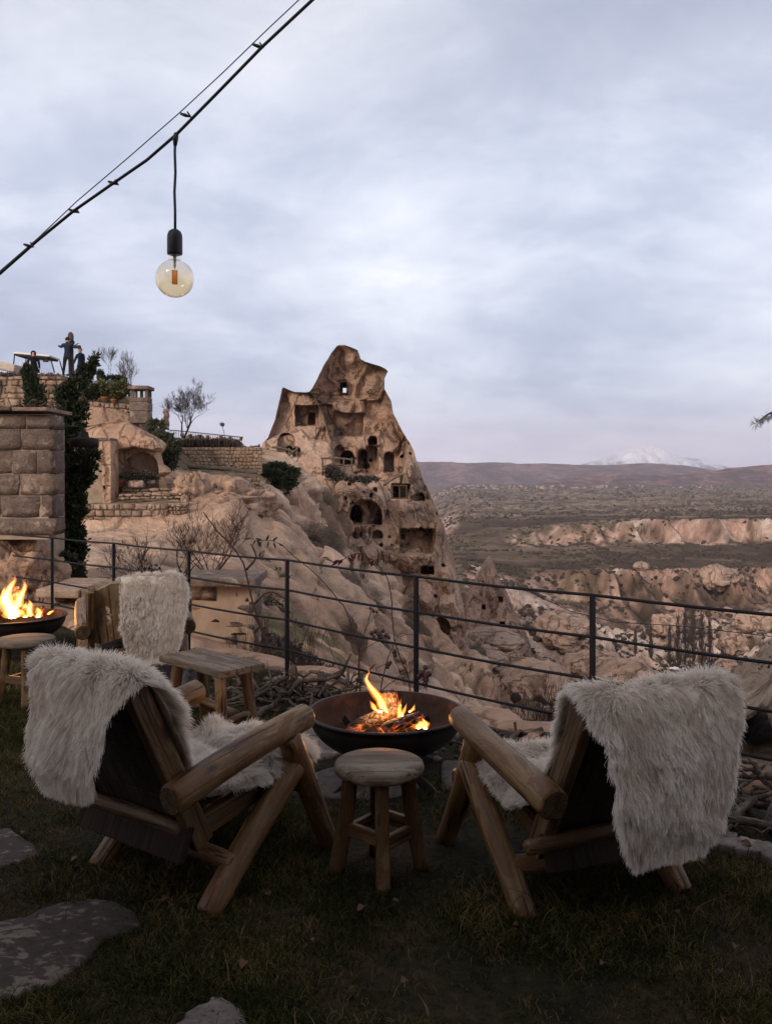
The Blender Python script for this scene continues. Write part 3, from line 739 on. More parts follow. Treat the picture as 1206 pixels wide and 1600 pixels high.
def ring_rock(name, left, right, v0, v1, Y, ky, rel, mat, parent=None, nv=300, nth=260, nb=40, nz_amp=.5, fade=.5, edge=1.5, seed=0, holes=(), lean=0.0, back=None, grad=0.0):
    """rock standing at distance Y whose outline follows left/right (v -> u); closed all round"""
    vsx = np.linspace(v0, v1, nv)
    L = np.interp(vsx, [p[0] for p in left], [p[1] for p in left]); R = np.interp(vsx, [p[0] for p in right], [p[1] for p in right])
    L = L + edge * fbm(vsx / 9, seed + .5, 0, 4); R = R + edge * fbm(vsx / 9, seed + 7.5, 0, 4)
    th = np.concatenate([np.linspace(0, np.pi, nth), np.linspace(np.pi, 2 * np.pi, nb + 2)[1:-1]]); n = len(th)
    c = ((L + R) / 2)[:, None]; w = ((R - L) / 2)[:, None]; TH = np.repeat(th[None], nv, 0); VV = np.repeat(vsx[:, None], n, 1)
    U = c - w * np.cos(TH); s_ = np.sin(TH); front = s_ >= 0
    s = Y / F; wm_ = w * s
    prof = np.abs(s_) ** .8
    fadek = np.clip(prof, 0, 1) ** fade
    n1_ = fbm(U * s / 5.5 + seed, VV * s / 9, seed, 5) * 2.2 + (ridged((U * .9 - VV * .35) * s / 2.6, (VV + .3 * U) * s / 12, seed + 4, 4) - .62) * 2.6 + fbm(U * s / .9, VV * s / .9, seed, 4) * .28
    Dm = rel.sample(rel.D, U, VV) if rel is not None else 0
    sm = rel.sample(rel.smooth, U, VV) if rel is not None else np.zeros(U.shape)
    n1_ = n1_ - 1.1 * np.exp(-(fbm(U * s / 6 + VV * s / 14, VV * s / 9 - U * s / 20, seed + 12, 4) / .045) ** 2)
    D = Dm * np.minimum(1, fadek * 1.6) + n1_ * nz_amp * (1 - .72 * sm)
    t_ = (VV - v0) / (v1 - v0)
    yf = Y - ky * wm_ * prof - D * np.minimum(1, fadek * 1.4) - lean * t_ - grad * t_ ** 1.5
    yb = Y + (back if back else ky * .8) * wm_ * prof + n1_ * nz_amp * fadek
    Yv = np.where(front, yf, yb)
    X = (U - CU) / F * Yv; Z = H - (VV - HV) / F * Yv
    if True:   # back vertices keep the outline at the rim distance
        X = np.where(front, X, (U - CU) / F * Y); Z = np.where(front, Z, H - (VV - HV) / F * Y)
        ez = np.where(np.abs(s_) < 1e-6)
    Vt = np.stack([X, Yv, Z], -1).reshape(-1, 3)
    I2 = np.arange(nv * n).reshape(nv, n); In = np.roll(I2, -1, axis=1)
    Q = np.stack([I2[:-1], I2[1:], In[1:], In[:-1]], -1)          # nv-1 x n x 4
    keep = np.ones(Q.shape[:2], bool)
    for (a, b, cc_, d) in holes:
        Uc = (U[:-1] + U[1:] + np.roll(U, -1, 1)[:-1] + np.roll(U, -1, 1)[1:]) / 4; Vc = (VV[:-1] + VV[1:]) / 2
        keep &= ~((Uc > a) & (Uc < cc_) & (Vc > b) & (Vc < d))
    Fq = Q[keep]
    Fc = [tuple(I2[0, ::-1])] if False else []
    me = mesh_np(name, np.concatenate([Vt, [Vt[:n].mean(0)], [Vt[-n:].mean(0)]]), Fq)
    cr = me.attributes.new('crust', 'FLOAT', 'POINT')
    base = .25 + .55 * fbm(U * s / 7 + 3, VV * s / 10, seed + 8, 4) + .25 * sstep(0.55, 1, (U - c) / np.maximum(w, 1)) - .42 * sm + .22 * (1 - t_) ** 2
    vals = np.concatenate([base.ravel(), [.3, .3]]).astype(np.float32); cr.data.foreach_set('value', vals)
    return obj(name, me, mat, parent), dict(U=U, V=VV, Y=Yv)

def zc1(pts): return [(380 + x / 3.174, 520 + y / 3.174) for x, y in pts]
R = Relief(395, 530, 770, 1135)
def rr(x0, y0, x1, y1, d, kind='rect', **k):
    (a, b), (c, d2) = zc1([(x0, y0), (x1, y1)]); getattr(R, kind)(a, b, c, d2, d, **k)
# big steps: the spire stands back, shelves come forward below it
stepm = boxblur(inpoly(R.wu, R.wv, zc1([(0, 0), (760, 0), (760, 360), (640, 345), (560, 330), (470, 330), (400, 348), (350, 345), (330, 300), (0, 300)])).astype(float), 3)
R.D -= 3.0 * stepm
shelf2 = boxblur(inpoly(R.wu, R.wv, zc1([(0, 0), (760, 0), (700, 470), (640, 500), (560, 515), (500, 510), (430, 540), (330, 530), (290, 490), (240, 500), (0, 560)])).astype(float), 3)
R.D -= 1.8 * shelf2
shelf3 = boxblur(inpoly(R.wu, R.wv, zc1([(0, 0), (900, 0), (790, 690), (700, 730), (560, 715), (440, 750), (380, 770), (300, 720), (200, 640), (0, 620)])).astype(float), 4)
R.D -= 2.6 * shelf3
shelf4 = boxblur(inpoly(R.wu, R.wv, zc1([(0, 0), (1100, 0), (940, 1100), (770, 1100), (650, 1060), (520, 1050), (400, 1040), (0, 800)])).astype(float), 4)
R.D -= 2.2 * shelf4
# overhanging crust lip above the middle rooms
R.poly(zc1([(440, 350), (490, 328), (600, 340), (610, 395), (500, 405), (455, 385)]), -1.3, 2)
# painted-in rooms, niches and doorways
rr(420, 222, 548, 306, 2.4); rr(374, 222, 424, 306, 3.2); rr(470, 228, 516, 300, 2.2)
R.poly(zc1([(440, 95), (520, 75), (545, 130), (540, 205), (470, 215), (395, 205)]), .7, 3)
rr(258, 362, 372, 462, 2.6, slope=.1); rr(326, 398, 356, 456, 5); rr(380, 358, 442, 452, 1.6)
rr(448, 400, 592, 512, 2.8); rr(540, 406, 588, 492, 2.6); rr(500, 418, 534, 506, 5, kind='arch')
rr(622, 514, 662, 554, 4, kind='arch')
rr(172, 498, 256, 592, 2.2, kind='arch'); rr(216, 562, 244, 596, 5, kind='arch'); rr(250, 566, 282, 614, 4, kind='arch')
rr(386, 584, 448, 662, 5.5, kind='arch'); rr(482, 588, 550, 652, 5.5, kind='arch'); rr(450, 560, 500, 640, 1.6, kind='arch')
rr(570, 578, 612, 672, 4.6, kind='arch'); rr(606, 556, 668, 700, 2.4, kind='arch'); rr(700, 592, 746, 690, 3.0, kind='arch')
rr(736, 750, 826, 824, 2.0); rr(742, 754, 812, 818, 4)
rr(846, 794, 898, 834, 2.2, kind='arch')
R.poly(zc1([(725, 390), (745, 385), (790, 480), (785, 505), (750, 470), (735, 430)]), 2.0, 1)
R.poly(zc1([(582, 180), (600, 175), (610, 260), (590, 265), (580, 215)]), 2.2, 1)
# the big dome in the lower middle and its chapel arch
R.bump(*zc1([(575, 845)])[0], 46, 46, 4.2, .5)
R.bump(*zc1([(450, 850)])[0], 34, 40, 2.4)
rr(526, 828, 686, 950, 3.4, kind='arch'); rr(534, 858, 584, 938, 5, kind='arch')
rr(640, 980, 690, 1020, 1.3, kind='arch')
R.bump(*zc1([(455, 1000)])[0], 24, 20, 3.2); R.bump(*zc1([(560, 990)])[0], 26, 24, 1.6); R.bump(*zc1([(300, 930)])[0], 12, 14, 3.0)
R.bump(*zc1([(600, 1110)])[0], 26, 30, 3.0); R.bump(*zc1([(480, 1180)])[0], 22, 40, 2.4); R.bump(*zc1([(820, 1120)])[0], 42, 22, 2.2)
rr(776, 972, 938, 1094, 2.6, wob=.8); rr(784, 1000, 800, 1022, 1.5)
rr(790, 1003, 930, 1009, -.18, soft=.5); rr(880, 1158, 942, 1196, 4)
rr(204, 915, 252, 985, 4, kind='arch'); rr(268, 1028, 315, 1082, 4, kind='arch')
for (a, b, c, d) in ((590, 1180, 660, 1235), (470, 900, 500, 940)): rr(a, b, c, d, 2, kind='arch')
# lower flank, real photo pixels
R.arch(620, 970, 650, 1012, 2.2); R.arch(674, 965, 702, 992, 1.6); R.arch(690, 1005, 712, 1030, 1.2); R.bump(660, 935, 30, 32, 2.6); R.bump(610, 1000, 22, 50, 2.0); R.bump(700, 905, 16, 22, 2)
R.bump(640, 1050, 36, 40, 2.2); R.arch(566, 920, 590, 946, 2.0); R.bump(560, 960, 26, 34, 2.6)
_r = random.Random(12)
for _ in range(46):
    u_, v_ = _r.uniform(500, 700), _r.uniform(640, 960); w_ = _r.uniform(1.2, 3.6)
    R.arch(u_ - w_, v_ - w_ * _r.uniform(.6, 1.3), u_ + w_, v_ + w_, _r.uniform(.5, 2.2), soft=.7, wob=1.2)
for _ in range(26):
    u_, v_ = _r.uniform(480, 700), _r.uniform(600, 1050); R.bump(u_, v_, _r.uniform(5, 16), _r.uniform(6, 20), _r.uniform(.4, 1.6), .7)
castle = thing('rock_castle', 'tall pink-tan rock castle honeycombed with carved rooms and windows above the slope', 'rock castle', P(560, 900, 84))
_cl = castle.location.copy()
def reparent_world(o, root):
    o.parent = root; o.matrix_parent_inverse = Matrix.Translation(-root.location); return o
Lft = [(539, 530), (541, 526), (550, 519), (570, 506), (589, 497), (605, 489), (612, 484), (614, 474), (640, 462), (700, 440), (740, 425), (800, 425), (850, 440), (900, 465), (1000, 515), (1120, 560)]
Rgt = [(539, 538), (542, 547), (547, 559), (561, 563), (565, 570), (568, 580), (572, 594), (576, 602), (580, 606), (592, 600.5), (608, 600.5), (627, 611.6), (646, 614.7), (665, 624), (687, 636.8), (703, 646), (721.6, 651), (747, 660), (769, 670), (797, 682), (822.5, 693.5), (844.5, 700), (866.6, 707.7), (904, 714), (930, 722), (1000, 730), (1063, 744), (1120, 760)]
body, bi = ring_rock('rock_body', Lft, Rgt, 539, 1120, 84, .78, R, M['tuff'], None, nv=640, nth=430, nb=60, nz_amp=.85, seed=2, holes=[(380 + 474 / 3.174, 520 + 232 / 3.174, 380 + 512 / 3.174, 520 + 297 / 3.174)], grad=9, edge=1.2)
reparent_world(body, castle)
# the through-window gets its own side walls
u0h, v0h, u1h, v1h = 380 + 472 / 3.174, 520 + 230 / 3.174, 380 + 514 / 3.174, 520 + 299 / 3.174
mh_ = (bi['U'] > u0h - 2) & (bi['U'] < u1h + 2) & (bi['V'] > v0h - 2) & (bi['V'] < v1h + 2)
yfh, ybh = float(bi['Y'][mh_].min()) + .3, float(bi['Y'][mh_].max()) - .3
tn = MB(); V = []
for yh in (yfh, (yfh + ybh) / 2, ybh):
    V += [Vector(((u - CU) / F * yfh, yh, H - (v - HV) / F * yfh)) for u, v in ((u0h, v0h), (u1h, v0h), (u1h, v1h), (u0h, v1h))]
tn.add(V, [(i * 4 + j, i * 4 + (j + 1) % 4, (i + 1) * 4 + (j + 1) % 4, (i + 1) * 4 + j) for i in (0, 1) for j in range(4)])
reparent_world(tn.obj('window_reveal', M['tuff'], smooth=False), castle)
Rs = Relief(395, 590, 530, 770)
def rs(x0, y0, x1, y1, d, kind='rect', **k):
    (a, b), (c, d2) = zc1([(x0, y0), (x1, y1)]); getattr(Rs, kind)(a, b, c, d2, d, **k)
Rs.poly(zc1([(205, 285), (235, 360), (250, 480), (130, 520), (160, 430)]), .9, 2)
rs(258, 362, 374, 462, 2.4); rs(326, 398, 356, 456, 4); rs(172, 498, 256, 592, 2.4, kind='arch'); rs(216, 562, 244, 598, 5, kind='arch'); rs(250, 566, 284, 614, 4, kind='arch')
sh2 = boxblur(inpoly(Rs.wu, Rs.wv, zc1([(0, 0), (600, 0), (600, 500), (430, 540), (330, 530), (290, 480), (240, 500), (0, 560)])).astype(float), 3)
Rs.D -= 1.6 * sh2
Lf2 = [(605.5, 442), (608, 440.5), (621, 438), (655, 430), (684, 419), (693, 410), (700, 408), (770, 400)]
Rg2 = [(605.5, 444), (608, 449), (611, 456), (612.5, 462), (611, 468), (613.5, 484), (620, 492), (650, 505), (700, 520), (770, 525)]
sh, _ = ring_rock('rock_shoulder', Lf2, Rg2, 605.5, 770, 81.5, .45, Rs, M['tuff'], None, nv=260, nth=240, nz_amp=.36, seed=9, edge=.6, grad=5, back=3.0)
reparent_world(sh, castle)
# things fixed in its openings
def rail(name, pts, r, mat, root, seg=6):
    m = MB(); m.tube(pts, r, seg); o = m.obj(name, mat); reparent_world(o, root); return o
# ================================================================== loose boulders and tuff domes on the slope
def boulder(u, v, Y, ru, rv, rd, label, seed, mat='tuff_near', amp=.35, rz=0, sub=4, freq=1.2, group=None, name='boulder'):
    s = Y / F; c = P(u, v, Y)
    if Y > 50 and mat == 'tuff_pale': mat = 'tuff_far'
    o = blob(name, c, (ru * s, rd, rv * s), M[mat], seed, sub, amp * 1.15, freq * 1.2, rz=rz, billow=(.7 if Y > 50 else 1.2)); tag(o, label, 'boulder', group); return o
boulder(301, 778, 28.5, 26, 40, 1.3, 'tall leaning pink boulder at the end of the dry stone wall', 3, amp=.24, sub=5)
boulder(360, 790, 31, 66, 38, 3.0, 'broad smooth pink outcrop below the juniper bush', 5, amp=.35, sub=5)
boulder(480, 838, 62, 20, 15, 2.0, 'round pale boulder with a flat cap under the castle chapel', 8, 'tuff_pale')
boulder(452, 812, 56, 22, 26, 2.5, 'dark-hollowed boulder beside the gully scrub', 12)
boulder(535, 880, 52, 26, 18, 2.2, 'overhanging rock lip with shade beneath it above the gully', 17)
boulder(512, 960, 34, 30, 36, 1.6, 'steep smooth rock rib below the castle gully', 21, amp=.3, sub=5)
boulder(412, 1005, 15.5, 22, 36, .6, 'white weathered boulder behind the thorn stems', 23, 'tuff_pale', amp=.3)
boulder(378, 990, 14.5, 20, 28, .5, 'smaller cream boulder leaning against the white one', 26, 'tuff_pale', amp=.3)
boulder(600, 1040, 33, 44, 40, 2.5, 'wide pink rock bulge just behind the fire bowl', 29, amp=.35, sub=5)
boulder(770, 1000, 92, 46, 16, 5.0, 'long pale tuff back sloping below the small rock cone', 33, 'tuff_pale', amp=.22, sub=5)
boulder(752, 1026, 84, 36, 17, 4.0, 'white-pink slab with dark holes under the small rock cone', 36, 'tuff_pale', amp=.22, sub=5)
boulder(845, 1080, 62, 64, 40, 5.0, 'large tuff dome with round dovecote holes beyond the railing', 38, 'tuff_pale', amp=.28, sub=5)
boulder(985, 1072, 82, 56, 34, 6.0, 'long rounded tuff dome reaching towards the poplars', 41, 'tuff_pale', amp=.28, sub=5)
boulder(925, 1050, 95, 50, 30, 5.0, 'ridge-backed pale dome between the two long tuff domes', 43, 'tuff_pale', amp=.3, sub=5)
boulder(885, 985, 170, 46, 26, 12, 'great pale tuff hump below the valley bluffs', 47, 'tuff_pale', amp=.32, sub=5)
boulder(760, 488 + 392, 440, 11, 8, 4, 'round white knob of rock on the bluff edge', 50, 'tuff_pale', amp=.2) if False else None
boulder(1002, 885, 445, 12, 8, 4, 'round white knob of rock on the bluff edge', 50, 'tuff_pale', amp=.2)
for i, (u, v, Y, ru, rv, lab) in enumerate(((1145, 1005, 230, 18, 22, 'pointed pale rock among the poplars'), (1135, 1038, 200, 16, 10, 'low cream rock below the pointed one'), (1045, 975, 330, 30, 16, 'pale broken rock spur behind the poplar tops'), (1185, 975, 330, 34, 18, 'wide pale spur near the picture edge under the bluffs'))):
    boulder(u, v, Y, ru, rv, rv * Y / F, lab, 60 + i, 'tuff_pale', amp=.4)
# dovecote holes: solid dark blobs set in the dome, shade painted by colour
holes = thing('dovecote_shade_blobs', 'dark round blobs painted as shade of dovecote openings in the large tuff dome', 'painted cave openings', P(840, 1095, 58.2))
mh = m_simple('painted_cave_shade', (.03, .022, .018), .95, .1)
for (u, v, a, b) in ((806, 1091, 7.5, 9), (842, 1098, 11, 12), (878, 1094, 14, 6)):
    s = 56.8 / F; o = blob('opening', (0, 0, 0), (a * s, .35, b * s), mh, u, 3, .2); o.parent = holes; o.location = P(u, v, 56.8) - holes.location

# second, smaller rock cone with windows
R2 = Relief(700, 860, 840, 1060)
for a in ((752, 945, 757, 952), (779, 933, 785, 940), (781, 972, 788, 979), (792, 987, 798, 995), (722, 935, 726, 941)): R2.rect(*a, 4.0, soft=.6)
R2.poly([(745, 905), (763, 868), (760, 900), (752, 960), (735, 1000), (725, 960)], -2.0, 3)
cone = thing('rock_cone', 'small pointed rock cone with tiny square windows behind the big castle', 'rock cone', P(765, 980, 112))
o, _ = ring_rock('rock_body', [(868, 762), (880, 756), (900, 744), (930, 729), (960, 724), (1000, 716), (1050, 700)], [(868, 765), (880, 770), (900, 779), (930, 794), (960, 806), (985, 820), (1000, 826), (1050, 840)], 868, 1050, 112, .7, R2, M['tuff'], nv=240, nth=200, nz_amp=.5, seed=14, grad=6)
reparent_world(o, cone)
# ridge of pale fairy-chimney rock beside it
boulder(1120, 905, 445, 30, 20, 8, 'pointed pink cone standing out of the bluff line', 71, 'tuff_pale', amp=.45)

# ================================================================== masonry
def masonry(root, u0, u1, v0, v1, Y, sw, sh, mat, depth, meshes, gap=.12, jit=.25, proud=.0, name='stone', name_mass=None, stuff=False, slope=0.0, seed=0, backing=True, Yr=None):
    """courses of separate stones over photo window (u0..u1, v0..v1) at distance Y; slope lowers the right end by that many rows"""
    r = random.Random(seed); acc = MB(); n = 0
    Yr = Y if Yr is None else Yr
    v = v1; row = 0
    while v > v0 + sh * .4:
        h = sh * r.uniform(1 - jit, 1 + jit)
        if v - h < v0 + sh * .25: h = v - v0
        u = u0 - r.random() * sw * .4
        while u < u1 - sw * .25:
            w = sw * r.uniform(1 - jit * 1.3, 1 + jit * 1.3)
            if u + w > u1 - sw * .35: w = u1 - u
            a = max(u, u0); tt = ((a + u + w) / 2 - u0) / (u1 - u0)
            Yh = Y + (Yr - Y) * tt; s = Yh / F
            c = P((a + u + w) / 2, v - h / 2 + slope * tt, Yh); c.y += depth * .5 + r.uniform(-1, 1) * depth * (.02 if mat == 'ashlar' else .06)
            size = ((u + w - a) * s * (1 - gap * r.uniform(.4, 1.2)), depth * (1 if mat == 'ashlar' else r.uniform(.9, 1.12)), h * s * (1 - gap * r.uniform(.4, 1.2)))
            me = meshes[r.randrange(len(meshes))]
            Rm = Euler((r.uniform(-.04, .04), r.choice((0, math.pi)) + r.uniform(-.05, .05), r.choice((0, math.pi)) + r.uniform(-.04, .04))).to_matrix().to_4x4()
            mt = Matrix.Translation(c - root.location) @ Rm @ Matrix.Diagonal((*size, 1))
            if stuff:
                V = [mt @ v_.co for v_ in me.vertices]; acc.add(V, [tuple(p.vertices) for p in me.polygons])
            else:
                if not me.materials or me.materials[0] != M[mat]:
                    key = (me.name, mat)
                    if key not in _mm:
                        m2 = me.copy(); m2.materials.clear(); m2.materials.append(M[mat]); _mm[key] = m2
                    me = _mm[key]
                o = bpy.data.objects.new(name, me); C.objects.link(o); o.parent = root; o.matrix_basis = mt
            n += 1; u += w
        v -= h; row += 1
    if stuff:
        o = acc.obj(name_mass or 'stones', M[mat], root); o['kind'] = 'stuff'
    if backing:
        b = MB(); s = Y / F; g = depth * ((-.01 if v0 == 910 else .07) if mat == 'ashlar' else .10)
        p = [P(u0 + .5, v1 + 2, Y), P(u1 - .5, v1 + 2 + slope, Yr), P(u1 - .5, v0 + 1 + slope, Yr), P(u0 + .5, v0 + 1, Y)]
        V = [q - root.location + Vector((0, g, 0)) for q in p] + [q - root.location + Vector((0, depth, 0)) for q in p]
        b.add(V, [(0, 1, 2, 3), (7, 6, 5, 4), (0, 4, 5, 1), (1, 5, 6, 2), (2, 6, 7, 3), (3, 7, 4, 0)]); b.obj('mortar', M['mortar'], root, smooth=False)
    return n
_mm = {}
# -- stone pillar at the railing's far end (ashlar blocks under a coping)
pil = thing('stone_pillar', 'weathered ashlar block wall end with thin stone coping beside the dark cypress', 'stone wall', P(40, 880, 10.5))
s = 10.5 / F
rows = [(648, 670, [(-60, -12), (-10, 40), (42, 84)]), (671, 703, [(-70, -22), (-20, 33), (35, 84)]), (704, 740, [(-60, 20), (21, 57), (59, 85)]), (741, 773, [(-60, 30), (32, 85)]), (775, 808, [(-70, 0), (2, 62), (65, 85)]), (810, 836, [(-60, -4), (-2, 86)])]
k_ = 0
for (v0_, v1_, us_) in rows:
    for (a, b) in us_:
        d = .34; c = P((a + b) / 2, (v0_ + v1_) / 2, 10.5) + Vector((0, d / 2 + random.uniform(-.012, .012), 0))
        me = BLOCKS[k_ % 6]; key = (me.name, 'ashlar')
        if key not in _mm:
            m2 = me.copy(); m2.materials.clear(); m2.materials.append(M['ashlar']); _mm[key] = m2
        o = bpy.data.objects.new('block', _mm[key]); C.objects.link(o); o.parent = pil; k_ += 1
        o.matrix_basis = Matrix.Translation(c - pil.location) @ Matrix.Diagonal(((b - a) * s * 1.0, d, (v1_ - v0_) * s * 1.0, 1))
mm = MB(); mm.box(P(5, 745, 10.645) - pil.location, (158 * s, .26, 196 * s)); mm.obj('mortar', M['mortar'], pil, smooth=False)
mm = MB(); mm.box(P(5, 765, 11.4) - pil.location, (152 * s, 1.2, 236 * s)); mm.obj('wall_core', M['mortar'], pil, smooth=False)
for (a, b, v_) in ((-70, -30, 642), (-29, 40, 642), (41, 95, 643)):
    slab('coping', ((b - a) * s, .85, .045), M['ashlar'], pil, Matrix.Translation(P((a + b) / 2, v_, 10.78) - pil.location), .01)
boulder(20, 905, 11.0, 78, 78, .75, 'rough natural rock foot under the ashlar wall end', 77, amp=.3, sub=5)
# dry vines and sticks lying on the coping
vn = thing('dry_vine', 'tangle of dry vine stems lying on the coping', 'dry vine', P(30, 636, 10.9))
for i in range(16):
    u = random.uniform(-40, 80); pts_ = [P(u + k * random.uniform(3, 7) - 8, 637 - random.uniform(0, 6) - (8 if random.random() < .12 else 0), 10.75 + random.uniform(-.1, .3)) - vn.location for k in range(6)]
    m = MB(); m.tube(pts_, .008, 5); m.obj('stem', M['stick'], vn)
# -- low dry stone wall
w2 = thing('dry_stone_wall', 'low dry stone retaining wall of rough cream stones below the planted terrace', 'dry stone wall', P(210, 828, 24.8))
masonry(w2, 126, 262, 788, 830, 24.9, 12, 8.0, 'fieldstone', .4, STONES, gap=.05, jit=.55, seed=3)
masonry(w2, 262, 292, 786, 820, 25.0, 7.5, 6.5, 'fieldstone', .4, STONES, gap=.08, jit=.35, seed=5)
# -- upper retaining walls
w3 = thing('retaining_wall', 'golden block retaining wall under the lavender hedge', 'retaining wall', P(20, 645, 33.2))
masonry(w3, -60, 98, 588, 645, 33.2, 13, 9.5, 'wallstone', .5, STONES, gap=.03, jit=.5, seed=7, Yr=33.6)
w4 = thing('retaining_wall', 'rubble retaining wall rising to the square stone chimney', 'retaining wall', P(165, 680, 34.2))
masonry(w4, 122, 212, 626, 690, 34.4, 8.5, 7, 'fieldstone', .5, STONES, gap=.06, jit=.35, seed=9, slope=6)
w5 = thing('retaining_wall', 'long garden wall of small ochre stones under the iron fence with pots', 'retaining wall', P(335, 740, 41.8))
masonry(w5, 268, 408, 699, 738, 41.6, 6.2, 5.6, 'wallstone', .5, STONES, gap=.08, jit=.3, seed=11, name_mass='stones', stuff=True)
# -- pier wall behind the sheepskin-covered chair
w6 = thing('garden_wall', 'short pale masonry pier with a flat capstone just behind the railing', 'garden wall', P(350, 1030, 8.8))
masonry(w6, 300, 398, 910, 1050, 8.8, 40, 30, 'ashlar', .5, BLOCKS, gap=.015, jit=.35, seed=13)
slab('capstone', (118 * 8.8 / F, .8, .085), M['ashlar'], w6, Matrix.Translation(P(352, 903, 9.0) - w6.location), .02)
w7 = thing('stone_ledge', 'flat stone ledge on rubble behind the railing at the foot of the cypress', 'stone ledge', P(150, 960, 10.0))
masonry(w7, 86, 215, 926, 975, 10.0, 30, 14, 'ashlar', .6, STONES, gap=.06, jit=.35, seed=15)
for (a, b) in ((84, 150), (151, 218)):
    slab('ledge_slab', ((b - a) * 10 / F, 1.1, .10), M['fieldstone'], w7, Matrix.Translation(P((a + b) / 2, 918, 10.35) - w7.location) @ Matrix.Rotation(.02, 4, 'Y'), .025)

# -- natural arch rock sheltering a planter
R3 = Relief(120, 645, 280, 800)
R3.arch(195, 707, 247, 762, 2.6, soft=1.2); R3.poly([(160, 668), (200, 660), (240, 680), (255, 700), (240, 705), (210, 700), (180, 705)], -.9, 3)
R3.poly([(178, 745), (195, 745), (197, 758), (180, 758)], .6, 1)
ar = thing('arched_rock', 'smooth overhanging tuff rock hollowed into a shelter over a planter', 'rock shelter', P(195, 780, 29.5))
o, _ = ring_rock('rock_body', [(655, 186), (662, 160), (675, 128), (700, 122), (740, 125), (792, 126)], [(655, 190), (662, 204), (672, 224), (683, 246), (688, 254), (695, 261), (703, 258), (710, 252), (725, 256), (732, 266), (738, 268), (745, 258), (762, 262), (792, 268)], 655, 792, 29.5, .42, R3, M['tuff_near'], nv=220, nth=260, nz_amp=.12, seed=31, edge=.8)
reparent_world(o, ar)
aw = thing('arch_wall', 'pale plastered wall with a tall arched recess beside the rock shelter', 'wall', P(160, 790, 27.6))
R4 = Relief(130, 680, 195, 800); R4.arch(128, 714, 159, 800, 1.2, soft=.6, wob=.2); R4.rect(160, 760, 164, 764, .5, soft=.5)
s = 27.6 / F; NXa, NZa = 110, 200
uu, vv_ = np.meshgrid(np.linspace(138, 174, NXa), np.linspace(688, 797, NZa), indexing='ij'); ee = np.minimum.reduce([uu - 138, 174 - uu, vv_ - 688, 797 - vv_])
Ya = 27.6 - R4.sample(R4.D, uu, vv_) + .05 * fbm(uu / 9, vv_ / 9, 1, 4) + np.where(ee < .01, .8, 0) + .14 * (vv_ > 700) * (uu > 160) * (vv_ % 33 < 1.2)
Ia = np.arange(NXa * NZa).reshape(NXa, NZa)
o = obj('plaster_wall', mesh_np('plaster_wall', np.stack([(uu - CU) / F * 27.6, Ya, H - (vv_ - HV) / F * 27.6], -1).reshape(-1, 3) - np.array(aw.location), np.stack([Ia[:-1, :-1], Ia[1:, :-1], Ia[1:, 1:], Ia[:-1, 1:]], -1).reshape(-1, 4)), M['tuff_near'], aw)
mm = MB(); mm.box(P(156, 742, 28.9) - aw.location, (35.5 * s, .7, 109 * s)); mm.obj('wall_body', M['mortar'], aw, smooth=False)
slab('coping', (41 * s, .7, .10), M['ashlar'], aw, Matrix.Translation(P(157, 687, 27.9) - aw.location), .02)

# -- square chimney
ch = thing('stone_chimney', 'square stone chimney tower with open lantern top on the garden wall', 'chimney', P(219, 665, 34.0))
s = 34 / F
for (v0_, v1_, w_) in ((662, 643, 28), (643, 629, 29), (629, 622, 28)):
    slab('block', (w_ * s, .7, (v0_ - v1_) * s * .985), M['ashlar'], ch, Matrix.Translation(P(221, (v0_ + v1_) / 2, 34.3) - ch.location), .03)
for (du, dy) in ((-11, -.25), (11, -.25), (-11, .25), (11, .25), (-2, .25)):
    slab('lantern_post', (4.5 * s, .12, 12 * s), M['ashlar'], ch, Matrix.Translation(P(221 + du, 616, 34.3) + Vector((0, dy, 0)) - ch.location), .015)
slab('cap', (33 * s, .95, 6 * s), M['ashlar'], ch, Matrix.Translation(P(221, 607, 34.3) - ch.location), .05)
# ruined gatepost
gp = thing('stone_post', 'slim stacked stone post beside the bare tree', 'stone post', P(260, 672, 40))
for i in range(5):
    o = bpy.data.objects.new('stone', _mm.get((STONES[i].name, 'fieldstone')) or STONES[i]); C.objects.link(o); o.parent = gp
    o.matrix_basis = Matrix.Translation(P(260 + (.6 if i % 2 else -.4), 668 - i * 6.3, 40) - gp.location) @ Matrix.Diagonal((7.5 * 40 / F, .25, 6.8 * 40 / F, 1))

# steps / logs terrace between dry wall and the shelter
for i, (u0_, u1_, v_, Y_, lab) in enumerate(((186, 285, 776, 27.2, 'lower rough stone terrace edge above the dry stone wall'), (190, 275, 768, 28.4, 'upper stone terrace edge in front of the rock shelter'))):
    st = thing('terrace_edging', lab, 'stone edging', P((u0_ + u1_) / 2, v_ + 4, Y_))
    masonry(st, u0_, u1_, v_ - 4, v_ + 5, Y_, 12, 4.6, 'fieldstone', .35, STONES, gap=.08, jit=.4, seed=40 + i, backing=False, slope=-2)
gl = thing('log_edging', 'grey tree trunks laid as an edge under the long garden wall', 'logs', P(350, 745, 38.5))
for (a, va, b, vb, r_, y_) in ((292, 728, 352, 733, .12, 38.5), (312, 740, 402, 745, .16, 38.2), (300, 748, 372, 751, .10, 37.8), (345, 733, 402, 738, .13, 38.9)):
    log('trunk', P(a, va, y_) - gl.location, P(b, vb, y_) - gl.location, r_, r_ * .8, M['grey_wood'], gl, 10, .05)
ter2 = thing('garden_wall', 'low row of ochre stones under the laid grey trunks', 'garden wall', P(340, 760, 37.0))
masonry(ter2, 296, 405, 747, 758, 37.4, 7.5, 5.5, 'wallstone', .3, STONES, seed=44, jit=.35, backing=False)

